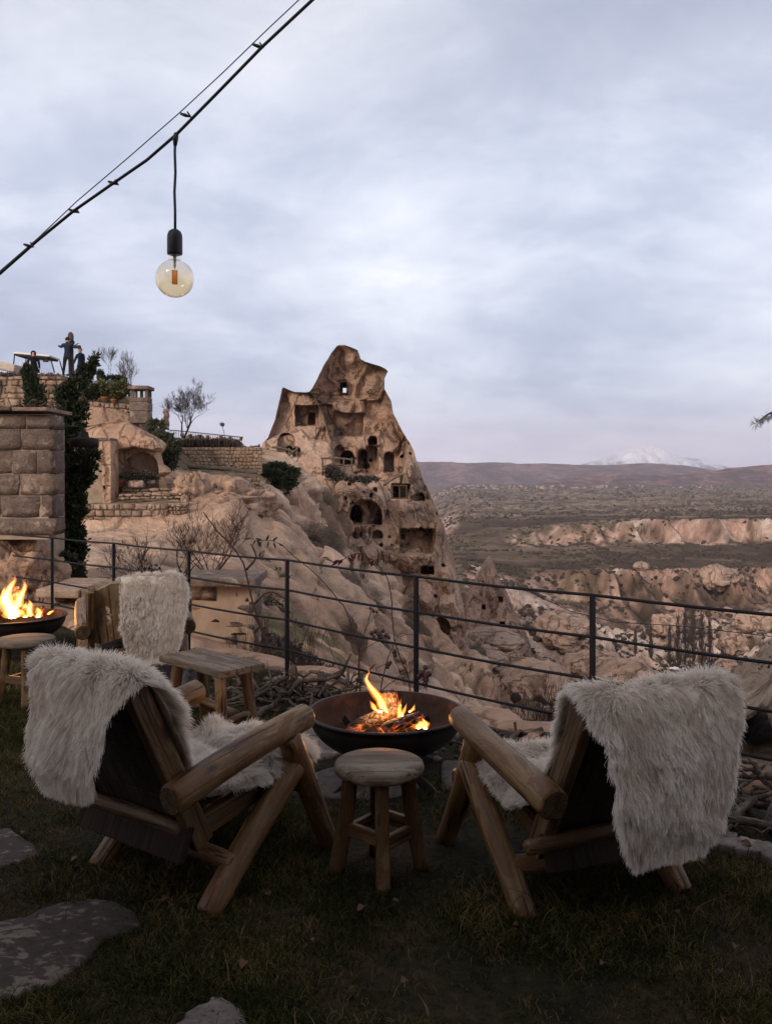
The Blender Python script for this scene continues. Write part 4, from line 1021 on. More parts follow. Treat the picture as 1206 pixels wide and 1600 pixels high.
# planter trough with plants in the shelter, terracotta pots
pl = thing('stone_planter', 'pale stone planter trough inside the rock shelter', 'planter', P(212, 762, 28.2))
slab('trough', (24 * .021, .4, 11 * .021), M['tuff_pale'], pl, Matrix.Translation(P(215, 756, 28.4) - pl.location), .05, 3)
pl2 = thing('stone_planter', 'smaller mossy stone trough next to the pale one', 'planter', P(236, 758, 28.4))
slab('trough', (17 * .021, .35, 6.5 * .021), M['flag'], pl2, Matrix.Translation(P(237, 753, 28.6) - pl2.location), .05, 3)
for (u, v, w_, lab) in ((189, 758, 7.5, 'big rusty terracotta pot lying by the shelter mouth'), (163, 625, 5, 'terracotta pot on the rubble wall under the olive shrub'), (178, 628, 4.5, 'smaller terracotta pot next to the chimney')):
    Y_ = 28.6 if v > 700 else 34.3; s = Y_ / F
    po = thing('terracotta_pot', lab, 'pot', P(u, v + w_ * .5, Y_))
    revolve('pot_body', [(0, 0), (w_ * s * .62, 0), (w_ * s * .95, w_ * s * 1.15), (w_ * s * 1.05, w_ * s * 1.2), (w_ * s * 1.05, w_ * s * 1.45), (w_ * s * .85, w_ * s * 1.45), (w_ * s * .8, w_ * s * 1.1), (0, w_ * s)], 20, M['terracotta'], po)

# ================================================================== vegetation
def branchy(name_lab_cat, base, height, spread, mats, seed, levels=4, trunk_r=.06, kids=(3, 5), first=.28, up=.5, lean=(0, 0), parts=('trunk', 'crown'), seg0=6, twigseg=3, group=None, min_r=.004, wig=.22, stems=1, stemspread=.3, taperlen=.72, crook=None):
    nm, lab, cat = name_lab_cat
    r = random.Random(seed); root = thing(nm, lab, cat, base, group=group)
    A, B = MB(), MB()
    def grow(p, d, L, rad, lev):
        n = 5 if lev < 2 else 4; pts_ = [p]; q = p.copy(); dd = d.copy()
        for i in range(n):
            dd = (dd + Vector((r.uniform(-1, 1), r.uniform(-1, 1), r.uniform(-.6, .8))) * wig + Vector((0, 0, up * .06))).normalized()
            q = q + dd * (L / n); pts_.append(q.copy())
        rads = [max(min_r * .6, rad * (1 - .55 * i / n)) for i in range(n + 1)]
        (A if lev < 2 else B).tube(pts_, rads, seg0 if lev < 2 else twigseg, caps=False)
        if lev >= levels: return
        k = r.randint(*kids) + (1 if lev > 1 else 0)
        for j in range(k):
            f = r.uniform(first if lev == 0 else .2, 1.0); ix = min(n, max(1, int(round(f * n))))
            ax = Vector((r.uniform(-1, 1), r.uniform(-1, 1), r.uniform(-.25, .7))).normalized()
            nd = (dd * .75 + ax * spread).normalized(); nd = (nd + Vector((0, 0, up * .35))).normalized()
            grow(pts_[ix], nd, L * r.uniform(.55, taperlen + .12), max(min_r, rads[ix] * .62), lev + 1)
    for k in range(stems):
        d = Vector((lean[0] + r.uniform(-1, 1) * stemspread * (stems > 1), lean[1] + r.uniform(-1, 1) * stemspread * (stems > 1), 1)).normalized()
        grow(Vector((r.uniform(-1, 1) * .04 * (stems > 1), r.uniform(-1, 1) * .04 * (stems > 1), -.05)), d, height * (.42 if levels > 2 else .6), trunk_r, 0)
    A.obj(parts[0], mats[0], root); B.obj(parts[1], mats[1], root)
    return root
def fitted_height(root, h):
    zs = [v.co.z for c in root.children for v in c.data.vertices]; k = h / max(zs); root.scale = (k, k, k)
t1 = branchy(('bare_tree', 'bare round-crowned tree on the terrace edge by the iron fence', 'tree'), P(287, 683, 42.5), 3.2, .80, (M['treebark'], M['twig']), 5, levels=6, trunk_r=.055, kids=(2, 3), first=.3, up=.30, min_r=.0055, wig=.25, stems=3, stemspread=.5)
fitted_height(t1, (683 - 588) / F * 42.5)
t2 = branchy(('bare_tree', 'bare thin tree rising behind the square chimney', 'tree'), P(207, 640, 41), 3.2, .5, (M['treebark'], M['twig']), 8, levels=5, trunk_r=.05, kids=(2, 4), up=.5, min_r=.006, wig=.18)
fitted_height(t2, (640 - 543) / F * 41)
t3 = branchy(('bare_tree', 'faint bare tree leaning behind the olive shrub', 'tree'), P(178, 630, 46), 3.2, .5, (M['twig'], M['twig']), 11, levels=5, trunk_r=.035, kids=(2, 3), up=.5, min_r=.006, wig=.18, lean=(-.25, 0))
fitted_height(t3, (630 - 541) / F * 46)

def m_leaf(name, a, b, tr=.25):
    t = NT(name); n = t.noise(t.map(), 2.2, 5, .6); n2 = t.noise(t.map(), 26, 3, .6)
    t.col(t.ramp(t.math('ADD', t.math('MULTIPLY', n, .6), t.math('MULTIPLY', n2, .4)), [(.36, a), (.64, b)])).rough(.7, .25); return t.m
M['juniper'] = m_leaf('juniper_leaf', (.010, .015, .007), (.038, .046, .018))
M['olive'] = m_leaf('olive_leaf', (.05, .055, .018), (.13, .12, .045))
M['lavender'] = m_leaf('lavender_leaf', (.07, .055, .052), (.17, .14, .13))
M['bushgreen'] = m_leaf('bush_leaf', (.030, .036, .018), (.085, .085, .05))
M['heath'] = m_leaf('heath_leaf', (.045, .036, .03), (.10, .08, .06))
def foliage(name, ells, n, size, mat, parent=None, seed=0, up=.3, tuft=7, kind=None, shell=.6):
    """many small leaf sprays spread through ellipsoids (x,y,z,rx,ry,rz)"""
    g = np.random.default_rng(seed); E_ = np.array(ells, float)
    vol = E_[:, 3] * E_[:, 4] * E_[:, 5]; vol = vol ** (.75); pick = g.choice(len(E_), n, p=vol / vol.sum())
    d = g.normal(size=(n, 3)); d /= np.linalg.norm(d, axis=1)[:, None]; rr_ = g.random(n) ** (1 / 3) * (1 - shell) + shell * (.55 + .55 * g.random(n))
    c = E_[pick, :3] + d * E_[pick, 3:] * rr_[:, None] * (1 + .50 * vnoise(d[:, 0] * 3.5 + pick * 3, d[:, 1] * 3.5, d[:, 2] * 3.5))[:, None]
    q_ = float(np.median(E_[:, 3])) * .45; kp = vnoise(c[:, 0] / q_, c[:, 1] / q_, c[:, 2] / q_) + g.uniform(-.2, .2, n) > -.12
    c, d = c[kp], d[kp]; n = len(c)
    out = d * .8 + np.array([0, 0, up])
    c = np.repeat(c, tuft, 0); o_ = np.repeat(out, tuft, 0) + g.normal(size=(n * tuft, 3)) * .65; o_ /= np.linalg.norm(o_, axis=1)[:, None]
    sd_ = np.cross(o_, g.normal(size=o_.shape)); sd_ /= np.linalg.norm(sd_, axis=1)[:, None]
    L = size * g.uniform(.6, 1.4, (n * tuft, 1)); wd = L * g.uniform(.16, .3, (n * tuft, 1))
    a = c + g.normal(size=c.shape) * size * .3
    V = np.stack([a, a + o_ * L * .55 + sd_ * wd, a + o_ * L, a + o_ * L * .5 - sd_ * wd], 1).reshape(-1, 3)
    Fq = np.arange(n * tuft * 4).reshape(-1, 4)
    o = obj(name, mesh_np(name, V, Fq, False), mat, parent)
    if kind: o['kind'] = kind
    return o
def E_(u, v, Y, ru, rv, rd=None, org=Vector((0, 0, 0))):
    p = P(u, v, Y) - org; s = Y / F; return (p.x, p.y, p.z, ru * s, (rd if rd else (ru + rv) * .5 * s), rv * s)
# tall juniper beside the wall end
jr = thing('juniper_tree', 'tall dark ragged juniper with a leaning tip beside the ashlar wall', 'juniper tree', P(108, 935, 12.6)); q = jr.location.copy()
el = [E_(u, v, 12.6, ru, rv, None, q) for u, v, ru, rv in ((106, 905, 19, 30), (100, 872, 18, 26), (116, 858, 16, 30), (108, 830, 20, 30), (98, 800, 16, 26), (120, 790, 14, 24), (106, 765, 18, 26), (128, 752, 15, 18), (138, 735, 13, 12), (112, 725, 20, 24), (141, 712, 14, 9), (104, 690, 16, 26), (118, 672, 13, 20), (106, 648, 16, 22), (120, 655, 13, 14), (104, 618, 13, 18), (118, 606, 14, 12), (128, 592, 12, 9), (137, 580, 9, 7), (145, 568, 5, 7), (149, 558, 2.6, 6), (128, 638, 9, 9))]
foliage('foliage', el, 12000, .055, M['juniper'], jr, 3, up=.7)
mt_ = MB(); mt_.tube([P(108, 945, 12.6) - q, P(107, 850, 12.65) - q, P(108, 740, 12.6) - q, P(107, 650, 12.6) - q, P(118, 600, 12.6) - q, P(145, 566, 12.6) - q], [.12, .10, .08, .06, .04, .012], 8); mt_.obj('trunk', M['treebark'], jr)
jr2 = thing('cypress', 'narrow dark cypress in front of the golden retaining wall', 'cypress', P(55, 642, 31)); q = jr2.location.copy()
foliage('foliage', [E_(u, v, 31, ru, rv, None, q) for u, v, ru, rv in ((57, 630, 12, 16), (54, 610, 10, 15), (48, 594, 7, 12), (43, 580, 4, 9))], 2200, .12, M['juniper'], jr2, 5, up=.8)
mt_ = MB(); mt_.tube([P(56, 648, 31) - q, P(52, 605, 31) - q, P(42, 572, 31) - q], [.1, .06, .02], 6); mt_.obj('trunk', M['treebark'], jr2)
hd = thing('lavender_hedge', 'clipped grey-purple lavender hedge on top of the golden wall', 'hedge', P(45, 588, 34)); q = hd.location.copy()
foliage('foliage', [E_(u, 589 + .03 * u + random.uniform(-1, 1), 34.0, 8, 6, .35, q) for u in range(-60, 102, 9)], 3600, .07, M['lavender'], hd, 6, up=.9)
for args in (('olive_shrub', 'rounded olive green shrub behind the terracotta pots', 'shrub', [(175, 612, 35.2, 24, 13), (162, 608, 35.2, 14, 11), (190, 606, 35.4, 12, 10)], 1700, .11, 'olive', 175, 625, 35.2),
             ('prickly_shrub', 'dark twiggy shrub spilling over the rubble wall', 'shrub', [(143, 616, 34.9, 11, 7), (152, 606, 35, 9, 6), (178, 592, 36.4, 16, 3.5), (158, 588, 36.4, 4, 10)], 1000, .09, 'juniper', 150, 624, 34.9),
             ('grey_bush', 'tall grey-green bush next to the rock shelter', 'bush', [(262, 712, 30.8, 15, 22), (256, 690, 31, 14, 18), (270, 700, 31, 10, 18), (243, 668, 32, 14, 12)], 2100, .10, 'bushgreen', 262, 738, 30.8),
             ('juniper_bush', 'spreading dark juniper bush on the rock below the castle path', 'bush', [(400, 748, 46, 18, 11), (382, 738, 46, 10, 7), (425, 748, 46, 20, 13), (448, 752, 46.3, 14, 12), (456, 738, 46.6, 10, 7), (430, 731, 46.5, 16, 6), (412, 738, 46.4, 12, 9), (440, 764, 45.8, 12, 8), (412, 760, 45.8, 14, 7)], 5200, .15, 'juniper', 420, 772, 46),
             ('heather', 'dark heathery growth along the top of the long garden wall', 'shrub', [(u, 693, 42.2, 10, 4.5) for u in range(285, 372, 9)], 1400, .11, 'heath', 330, 699, 42.2),
             ('planter_plant', 'dark drooping plants filling the stone planter', 'plant', [(210, 745, 28.4, 11, 6), (226, 745, 28.5, 12, 6.5), (238, 747, 28.6, 8, 4)], 900, .09, 'heath', 215, 752, 28.4),
             ('cave_shrub', 'scrubby dark bush on the ledge in front of the castle doorways', 'shrub', [(516, 737, 70, 9, 7), (527, 744, 70, 10, 5), (562, 749, 72, 26, 2.2)], 700, .24, 'heath', 520, 748, 70),
             ('cypress_seedling', 'low grey-green conifer at the foot of the tall juniper', 'bush', [(100, 880, 11.9, 14, 10), (110, 898, 11.9, 16, 8)], 700, .08, 'bushgreen', 100, 905, 11.9)):
    nm, lab, cat, es, n_, sz, mk, bu, bv, bY = args
    ro = thing(nm, lab, cat, P(bu, bv, bY)); q = ro.location.copy()
    foliage('foliage', [E_(a, b, y, c, d, None, q) for a, b, y, c, d in es], n_, sz, M[mk], ro, len(nm), up=.4)
    m = MB()
    for (a, b, y, c, d) in es[:3]: m.tube([P(bu, bv + 2, bY) - q, P((a + bu) / 2, (b + bv) / 2, y) - q, P(a, b, y) - q], [.03, .02, .01], 5)
    m.obj('stem', M['treebark'], ro)
# scrub tufts in the gullies
V_, k = [], np.array([p for p in TUFTS])
ell = [(x, y, z + r * .2, r, r, r * .6) for x, y, z, r in TUFTS if y > 20]; eln = [(x, y, z + r * .1, r * .8, r * .8, r * .5) for x, y, z, r in TUFTS if y <= 20]
o = foliage('dry_undergrowth', eln, 5200, .045, M['heath'], None, 19, up=.9, tuft=6); tag(o, 'low dry undergrowth just beyond the railing', 'undergrowth', kind='stuff')
o = foliage('gully_scrub', ell, 6000, .15, M['heath'], None, 9, up=.7, tuft=6); tag(o, 'grey-green scrub growing in the gullies of the tuff slope', 'scrub', kind='stuff')
# poplars: upright bare broom shapes
M['poplar'] = m_simple('poplar_twig', (.075, .058, .052), .95, .1, 0, .3, 1)
pop = []
def poplar_tree(u, v, Y, h, seed):
    ro = thing('poplar_tree', 'x', 'poplar tree', P(u, v, Y), group='bare poplars in the valley bottom'); r = random.Random(seed)
    A = MB(); A.tube([(0, 0, -1), (0, 0, h * .5), (r.uniform(-.3, .3), 0, h)], [.22, .15, .06], 5); A.obj('trunk', M['poplar'], ro)
    B = MB()
    for i in range(150):
        z = h * (.08 + .86 * r.random() ** .9); q = r.uniform(0, 6.28); L = h * .16 * (1.15 - z / h) * r.uniform(.6, 1.3) + .5; sp = r.uniform(.18, .34)
        B.tube([(0, 0, z), (math.cos(q) * L * sp, math.sin(q) * L * sp, z + L * .6), (math.cos(q) * L * sp * 1.3, math.sin(q) * L * sp * 1.3, z + L * 1.3)], [.085, .065, .045], 3, caps=False)
    B.obj('crown', M['poplar'], ro); return ro
plist = [(1058, 1062, 255, 104, 'tallest bare poplar standing left of the bare poplar row'), (1070, 1060, 258, 112, 'very tall slim poplar second in the row'), (1082, 1062, 252, 118, 'broadest poplar in the middle of the row'), (1096, 1064, 256, 110, 'poplar right behind the broadest one'), (1108, 1062, 262, 98, 'shorter poplar closing the row towards the pointed rock'), (1016, 1040, 290, 64, 'short poplar standing apart above the pale dome'), (1046, 1052, 275, 74, 'thin poplar leaning on the row from the dome side'), (992, 1030, 300, 48, 'small bare poplar furthest up the valley'), (1128, 1060, 268, 60, 'lone stubby poplar below the cream rock')]
for i, (u, v, Y, hp, lab) in enumerate(plist):
    o = poplar_tree(u, v, Y, hp / F * Y, i); o['label'] = lab.replace(' left of', ' at the start of').replace('poplar right behind', 'poplar just behind')
    pop.append(o)
tag(scrub_mass('valley_thicket', [(*P(random.gauss(1070, 55), 1066 + random.gauss(0, 10), random.uniform(215, 300)), random.uniform(.8, 2.6)) for _ in range(240)], mb_, 'brown thicket around the feet of the poplars', 'thicket'), kind='stuff')
wr = tag(blob('pale_rubbish', P(1053, 1046, 246), (1.6, .6, .7), m_simple('white_debris', (.6, .6, .62), .8), 3, 2, .6), 'small white heap lying at the foot of the poplars', 'heap')

# foreground-side bare bushes behind the railing
bushes = [((225, 925, 12.2), 110, 'bare wide-branching bush behind the railing beside the cypress', 21, 5, .05), ((330, 905, 11.2), 150, 'dense bare thorn bush above the pier capstone', 22, 7, .04), ((285, 900, 12.8), 95, 'low bare bush between the dry wall and the railing', 27, 4, .04)]
for (u, v, Y), hp, lab, sd_, stems, tr_ in bushes:
    b = branchy(('bare_bush', lab, 'bush'), P(u, v, Y), hp / F * Y, .55, (M['stem'], M['stem']), sd_, levels=4, trunk_r=.010, kids=(2, 3), up=.25, min_r=.0022, stems=stems, stemspread=1.1, wig=.26, parts=('stem', 'twigs'))
    fitted_height(b, hp / F * Y)
for (u, v, Y), hp, lab, sd_, stems in (((840, 1190, 6.4), 150, 'thin upright bare bush between fire bowl and sheepskin chair', 31, 9), ((900, 1200, 6.2), 165, 'wispy bare shrub rising behind the second railing post', 32, 9), ((965, 1180, 6.8), 105, 'fine-twigged bare shrub close to the fur-covered chair back', 33, 8), ((470, 1080, 7.6), 140, 'tangled bare shrub behind the driftwood pile', 34, 7), ((400, 1060, 8.4), 130, 'grey bare shrub beside the pier wall', 35, 6), ((1000, 1120, 7.5), 70, 'low bare twigs showing over the chair back', 36, 6)):
    b = branchy(('bare_shrub', lab, 'shrub'), P(u, v, Y), hp / F * Y, .34, (M['stem'], M['stem']), sd_, levels=3, trunk_r=.0042, kids=(3, 4), up=.6, min_r=.0011, stems=stems, stemspread=.75, wig=.16, parts=('stem', 'twigs'))
    fitted_height(b, hp / F * Y)

# ================================================================== people, buggy, post, fence on the upper terrace
def person(u, vfeet, Y, h, cols, label, pose, face, rz=0):
    """continuous skinned figure; pose gives joint positions as fractions of the height, figure faces local -y"""
    ro = thing('person', label, 'person', P(u, vfeet, Y), rz)
    me = bpy.data.meshes.new('body'); names = list(pose['j']); V = [tuple(c * h for c in pose['j'][k][:3]) for k in names]; rad = [pose['j'][k][3] * h for k in names]
    idx = {k: i for i, k in enumerate(names)}
    me.from_pydata(V, [(idx[a], idx[b]) for a, b in pose['e']], [])
    o = bpy.data.objects.new('body', me); C.objects.link(o)
    sk = o.modifiers.new('skin', 'SKIN'); 
    if not me.skin_vertices:
        bm = bmesh.new(); bm.from_mesh(me); bm.verts.layers.skin.verify(); bm.to_mesh(me); bm.free()
    for i, d in enumerate(me.skin_vertices[0].data): d.radius = (rad[i], rad[i] * (.72 if names[i] in ('pelvis', 'waist', 'chest') else 1)); d.use_root = names[i] == 'pelvis'
    o.modifiers.new('sub', 'SUBSURF').levels = 2; o.modifiers['sub'].render_levels = 2
    dg = bpy.context.evaluated_depsgraph_get(); ev = o.evaluated_get(dg); m2 = bpy.data.meshes.new_from_object(ev); bpy.data.objects.remove(o)
    m2.name = 'body'; m2.polygons.foreach_set('use_smooth', np.ones(len(m2.polygons), dtype=bool))
    o = bpy.data.objects.new('body', m2); C.objects.link(o); o.parent = ro
    m2.materials.clear()
    for c in cols: m2.materials.append(c)            # jacket, trousers, shoes, skin
    hands = [Vector(pose['j'][k][:3]) * h for k in pose['j'] if k.startswith('hand')]
    hd_ = Vector(pose['j']['head'][:3]) * h
    for p in m2.polygons:
        z = p.center.z / h; mi = 0
        if z < pose.get('belt', .50): mi = 1
        if z < .045: mi = 2
        if min((p.center - q).length for q in hands) < .045 * h: mi = 3
        if (p.center - hd_).length < .075 * h and z > .8 * pose.get('hk', 1): mi = 3
        p.material_index = mi
    return ro, o, hd_
JK = lambda n, c: m_simple(n, c, .85, .2, 0, .2, 8)
skin = m_simple('skin', (.40, .22, .15), .6, .4, 0, .08, 4)
navy, grey_, blackc, brownp, darkh = JK('navy_cloth', (.010, .016, .034)), JK('blue_grey_cloth', (.015, .021, .036)), JK('black_cloth', (.005, .005, .007)), JK('trouser_cloth', (.016, .014, .015)), JK('hair_dark', (.02, .014, .010))
def std(arms):
    j = dict(pelvis=(0, 0, .50, .080), waist=(0, 0, .60, .075), chest=(0, 0, .72, .090), neck=(0, 0, .825, .038), head=(0, -.01, .90, .058), crown=(0, 0, .955, .042),
             hipL=(-.055, 0, .47, .058), kneeL=(-.075, -.01, .27, .040), ankL=(-.085, .01, .05, .030), toeL=(-.09, -.07, .02, .022),
             hipR=(.055, 0, .47, .058), kneeR=(.08, -.01, .27, .040), ankR=(.10, .01, .05, .030), toeR=(.11, -.07, .02, .022),
             shL=(-.105, 0, .79, .045), shR=(.105, 0, .79, .045)); j.update(arms)
    e = [('pelvis', 'waist'), ('waist', 'chest'), ('chest', 'neck'), ('neck', 'head'), ('head', 'crown'), ('pelvis', 'hipL'), ('hipL', 'kneeL'), ('kneeL', 'ankL'), ('ankL', 'toeL'), ('pelvis', 'hipR'), ('hipR', 'kneeR'), ('kneeR', 'ankR'), ('ankR', 'toeR'),
         ('chest', 'shL'), ('shL', 'elL'), ('elL', 'wrL'), ('wrL', 'handL'), ('chest', 'shR'), ('shR', 'elR'), ('elR', 'wrR'), ('wrR', 'handR')]
    return dict(j=j, e=e)
def head_bits(ro, hd_, h, hair, hood=False, yaw=0):
    c = hd_ + Vector((0, 0, .012 * h))
    V, Fc = ICO[3]; 
    if hood:
        W_ = V * np.array([.072, .078, .085]) * h; keep = ~((V[:, 1] < -.45) & (np.abs(V[:, 0]) < .55) & (V[:, 2] > -.75) & (V[:, 2] < .55))
        Fk = np.array([f for f in Fc if keep[f].all()]); o = obj('hood', mesh_np('hood', W_, Fk), hair, ro); o.location = c
        sl = o.modifiers.new('thick', 'SOLIDIFY'); sl.thickness = .012
        return
    W_ = V * np.array([.060, .068, .062]) * h; keep = (V[:, 2] > -.05) & ~((V[:, 1] < -.35) & (V[:, 2] < .55)) | ((V[:, 1] > .3) & (V[:, 2] > -.6))
    Fk = np.array([f for f in Fc if keep[f].all()]); o = obj('hair', mesh_np('hair', W_, Fk), hair, ro); o.location = c + Vector((0, .004, .01 * h)); sl = o.modifiers.new('thick', 'SOLIDIFY'); sl.thickness = .012
    for sx in (-1, 1):
        e = blob('ear', c + Vector((sx * .058 * h, .005, -.012 * h)), (.008 * h, .012 * h, .020 * h), skin, 1, 2, .1); e.parent = ro
        y = blob('eye', c + Vector((sx * .02 * h, -.055 * h, .0)), (.007 * h, .004 * h, .005 * h), darkh, 1, 1, 0); y.parent = ro
    n = blob('nose', c + Vector((0, -.062 * h, -.015 * h)), (.008 * h, .012 * h, .014 * h), skin, 1, 2, 0); n.parent = ro
hp = (587 - 526) / F * 38
# man with both arms raised against the post, seen from behind
p1 = std(dict(elL=(-.125, -.10, .86, .036), wrL=(-.05, -.15, .95, .028), handL=(-.01, -.17, .985, .024), elR=(.17, -.10, .74, .036), wrR=(.24, -.13, .77, .028), handR=(.27, -.14, .78, .024)))
ro, _, hd_ = person(106, 588, 37.6, hp / .98, [grey_, brownp, blackc, skin], 'person in blue-grey jacket reaching both arms round the wooden post', p1, 1, math.radians(185)); head_bits(ro, hd_, hp, darkh)
p2 = std(dict(elL=(-.145, -.03, .66, .034), wrL=(-.15, -.08, .55, .027), handL=(-.15, -.10, .52, .024), elR=(.145, -.02, .64, .034), wrR=(.16, -.05, .52, .027), handR=(.165, -.06, .48, .024)))
ro, _, hd_ = person(126, 598, 38.6, (598 - 544) / F * 38.6 / .97, [navy, brownp, blackc, skin], 'person in navy top looking up beside the wooden post', p2, 1, math.radians(-20)); head_bits(ro, hd_, (598 - 544) / F * 38.6, darkh)
ro, _, hd_ = person(53, 606, 36.4, (606 - 549) / F * 36.4 / .97, [blackc, blackc, blackc, skin], 'person in black hooded coat in front of the golf buggy', p2, 1, math.radians(8)); head_bits(ro, hd_, (606 - 549) / F * 36.4, blackc, hood=True)
# post with a lamp box
po = thing('wooden_post', 'thick grey wooden post with rounded tip that the workers hold', 'post', P(112, 590, 37.9)); s = 37.9 / F; q = po.location
log('post_shaft', (0, 0, -.1), P(111, 528, 37.9) - q, .11, .13, M['stick'], po, 14, .04)
o = blob('post_tip', P(111, 527, 37.9) - q, (.13, .13, .24), M['stick'], 4, 3, .08); o.parent = po
lb = thing('lamp_box', 'dark lamp box being fixed to the side of the wooden post', 'lamp', P(121, 542, 37.7)); slab('box', (.30, .2, .13), M['shade'], lb, None, .02); slab('bracket', (.22, .03, .03), M['shade'], lb, Matrix.Translation((-.03, 0, .11)) @ Matrix.Rotation(-.5, 4, 'Y'), .004)
# golf buggy
gb = thing('golf_buggy', 'small golf buggy with pale roof and windscreen parked behind the hedge', 'golf buggy', P(60, 602, 38.5)); q = gb.location; s = 38.5 / F
wh = m_simple('buggy_roof', (.62, .60, .52), .4, .4, 0, .05); gl_ = NT('windscreen'); gl_.b.inputs['Transmission Weight'].default_value = 1; gl_.col((.80, .82, .86)).rough(.25, .5); gl_.b.inputs['IOR'].default_value = 1.1
roof = slab('roof', (57 * s, 1.25, .09), wh, gb, Matrix.Translation(P(58.5, 556.5, 39) - q) @ Matrix.Rotation(math.radians(5), 4, 'Y'), .04, 3)
slab('roof_liner', (53 * s, 1.15, .07), M['shade'], roof, Matrix.Translation((0, 0, -.085)), .02)
for (u0_, v0_, u1_, v1_, dy) in ((31, 555, 29, 575, -.5), (86, 561, 94, 590, -.5), (62, 560, 68, 584, -.5), (33, 555, 31, 575, .6), (86, 561, 94, 590, .6)):
    m = MB(); m.tube([P(u0_, v0_, 39) + Vector((0, dy, 0)) - q, P(u1_, v1_, 39) + Vector((0, dy, 0)) - q], .028, 8); m.obj('roof_post', M['iron'], gb)
m = MB(); pa = [P(66, 563, 38.9), P(84, 561, 38.9), P(91, 586, 38.9), P(70, 583, 38.9)]; V = [a - q + Vector((0, -.38, 0)) for a in pa] + [a - q + Vector((0, -.365, 0)) for a in pa]
m.add(V, [(0, 1, 2, 3), (7, 6, 5, 4), (0, 4, 5, 1), (1, 5, 6, 2), (2, 6, 7, 3), (3, 7, 4, 0)]); m.obj('windscreen', gl_.m, gb, False)
slab('mirror_box', (.22, .1, .1), M['shade'], gb, Matrix.Translation(P(72, 564, 38.4) - q), .02)
bd = slab('body', (2.1, 1.15, .42), wh, gb, Matrix.Translation(P(62, 592, 39) - q), .1, 4); slab('seat', (.5, 1.0, .5), M['shade'], gb, Matrix.Translation(P(48, 583, 39) - q), .06, 3)
for (du, dy) in ((-22, -.55), (24, -.55), (-22, .55), (24, .55)):
    m = MB(); c = P(62 + du, 600, 39) - q + Vector((0, dy, 0)); m.tube([c + Vector((0, -.09, 0)), c + Vector((0, .09, 0))], .22, 18); w = m.obj('wheel', M['rubber'], gb)
rfm = thing('pale_canvas', 'pale canvas cover sloping down beside the buggy', 'cover', P(10, 575, 37)); slab('canvas', (1.7, .8, .35), m_simple('canvas', (.45, .37, .30), .9), rfm, Matrix.Translation((-.3, 0, .12)) @ Matrix.Rotation(.22, 4, 'Y'), .06, 3)
# iron fence with flower pots along the wall top
fe = thing('iron_fence', 'thin iron bar fence hung with small flower pots along the garden wall', 'fence', P(335, 700, 42.4)); q = fe.location; s = 42.4 / F
m = MB(); m.tube([P(268, 672, 42.4) - q, P(378, 683, 42.4) - q], .022, 6); m.obj('top_rail', M['iron'], fe)
m = MB(); m.tube([P(268, 694, 42.4) - q, P(378, 699, 42.4) - q], .018, 6); m.obj('bottom_rail', M['iron'], fe)
bar = None
for i in range(42):
    u = 269 + i * 2.65; h_ = (22 - (i / 42) * 6) * s
    if bar is None:
        mb2 = MB(); mb2.tube([(0, 0, 0), (0, 0, 1)], .011, 5); bar = mb2.obj('bar', M['iron'], fe)
        b_ = bar
    else: b_ = bar.copy(); C.objects.link(b_); b_.parent = fe
    b_.location = P(u, 694.3 + i * .11, 42.4) - q; b_.scale = (1, 1, h_)
POTL = ['flower pot hanging at the bare tree trunk', 'flower pot just past the bare tree trunk', 'third flower pot from the bare tree on the iron fence', 'flower pot over the knotted vines near the tree', 'flower pot before the dry flower stalk', 'flower pot right next to the dry flower stalk', 'second last flower pot on the iron fence', 'flower pot on the end bar of the iron fence']
for i, u in enumerate((270, 285, 298, 313, 325, 345, 360, 377)):
    pt = thing('flower_pot', POTL[i], 'pot', P(u, 683 + i * .8, 42.2), group='pots hung along the thin iron fence')
    revolve('pot_body', [(0, 0), (.05, 0), (.09, .16), (.105, .17), (.105, .2), (.08, .2), (0, .14)], 12, M['wallstone'], pt)
# withered flower stalks and low vines along the same wall
vt = thing('vine_row', 'knotted dark vine stumps growing along the garden wall top', 'vines', P(335, 700, 41.9)); q = vt.location
for i in range(17):
    u = 292 + i * 5.2; v = 694 + i * .4; m = MB(); k = random.uniform(-3, 3)
    m.tube([P(u, v + 4, 41.9) - q, P(u + k, v - 2, 41.9) - q, P(u + k * .3 + random.uniform(-3, 3), v - 8 - random.uniform(0, 5), 41.9) - q], [.05, .035, .02], 5); m.obj('stump', M['treebark'], vt)
sk_ = thing('dry_stalk', 'single tall dry flower stalk above the garden wall', 'plant', P(353, 694, 41.9)); q = sk_.location
m = MB(); m.tube([(0, 0, 0), P(350, 675, 41.9) - q, P(347, 664, 41.9) - q], .015, 5); m.obj('stalk', M['stick'], sk_)
o = foliage('flower_head', [E_(347, 663, 41.9, 3, 2, None, q)], 60, .06, M['lavender'], sk_, 2)
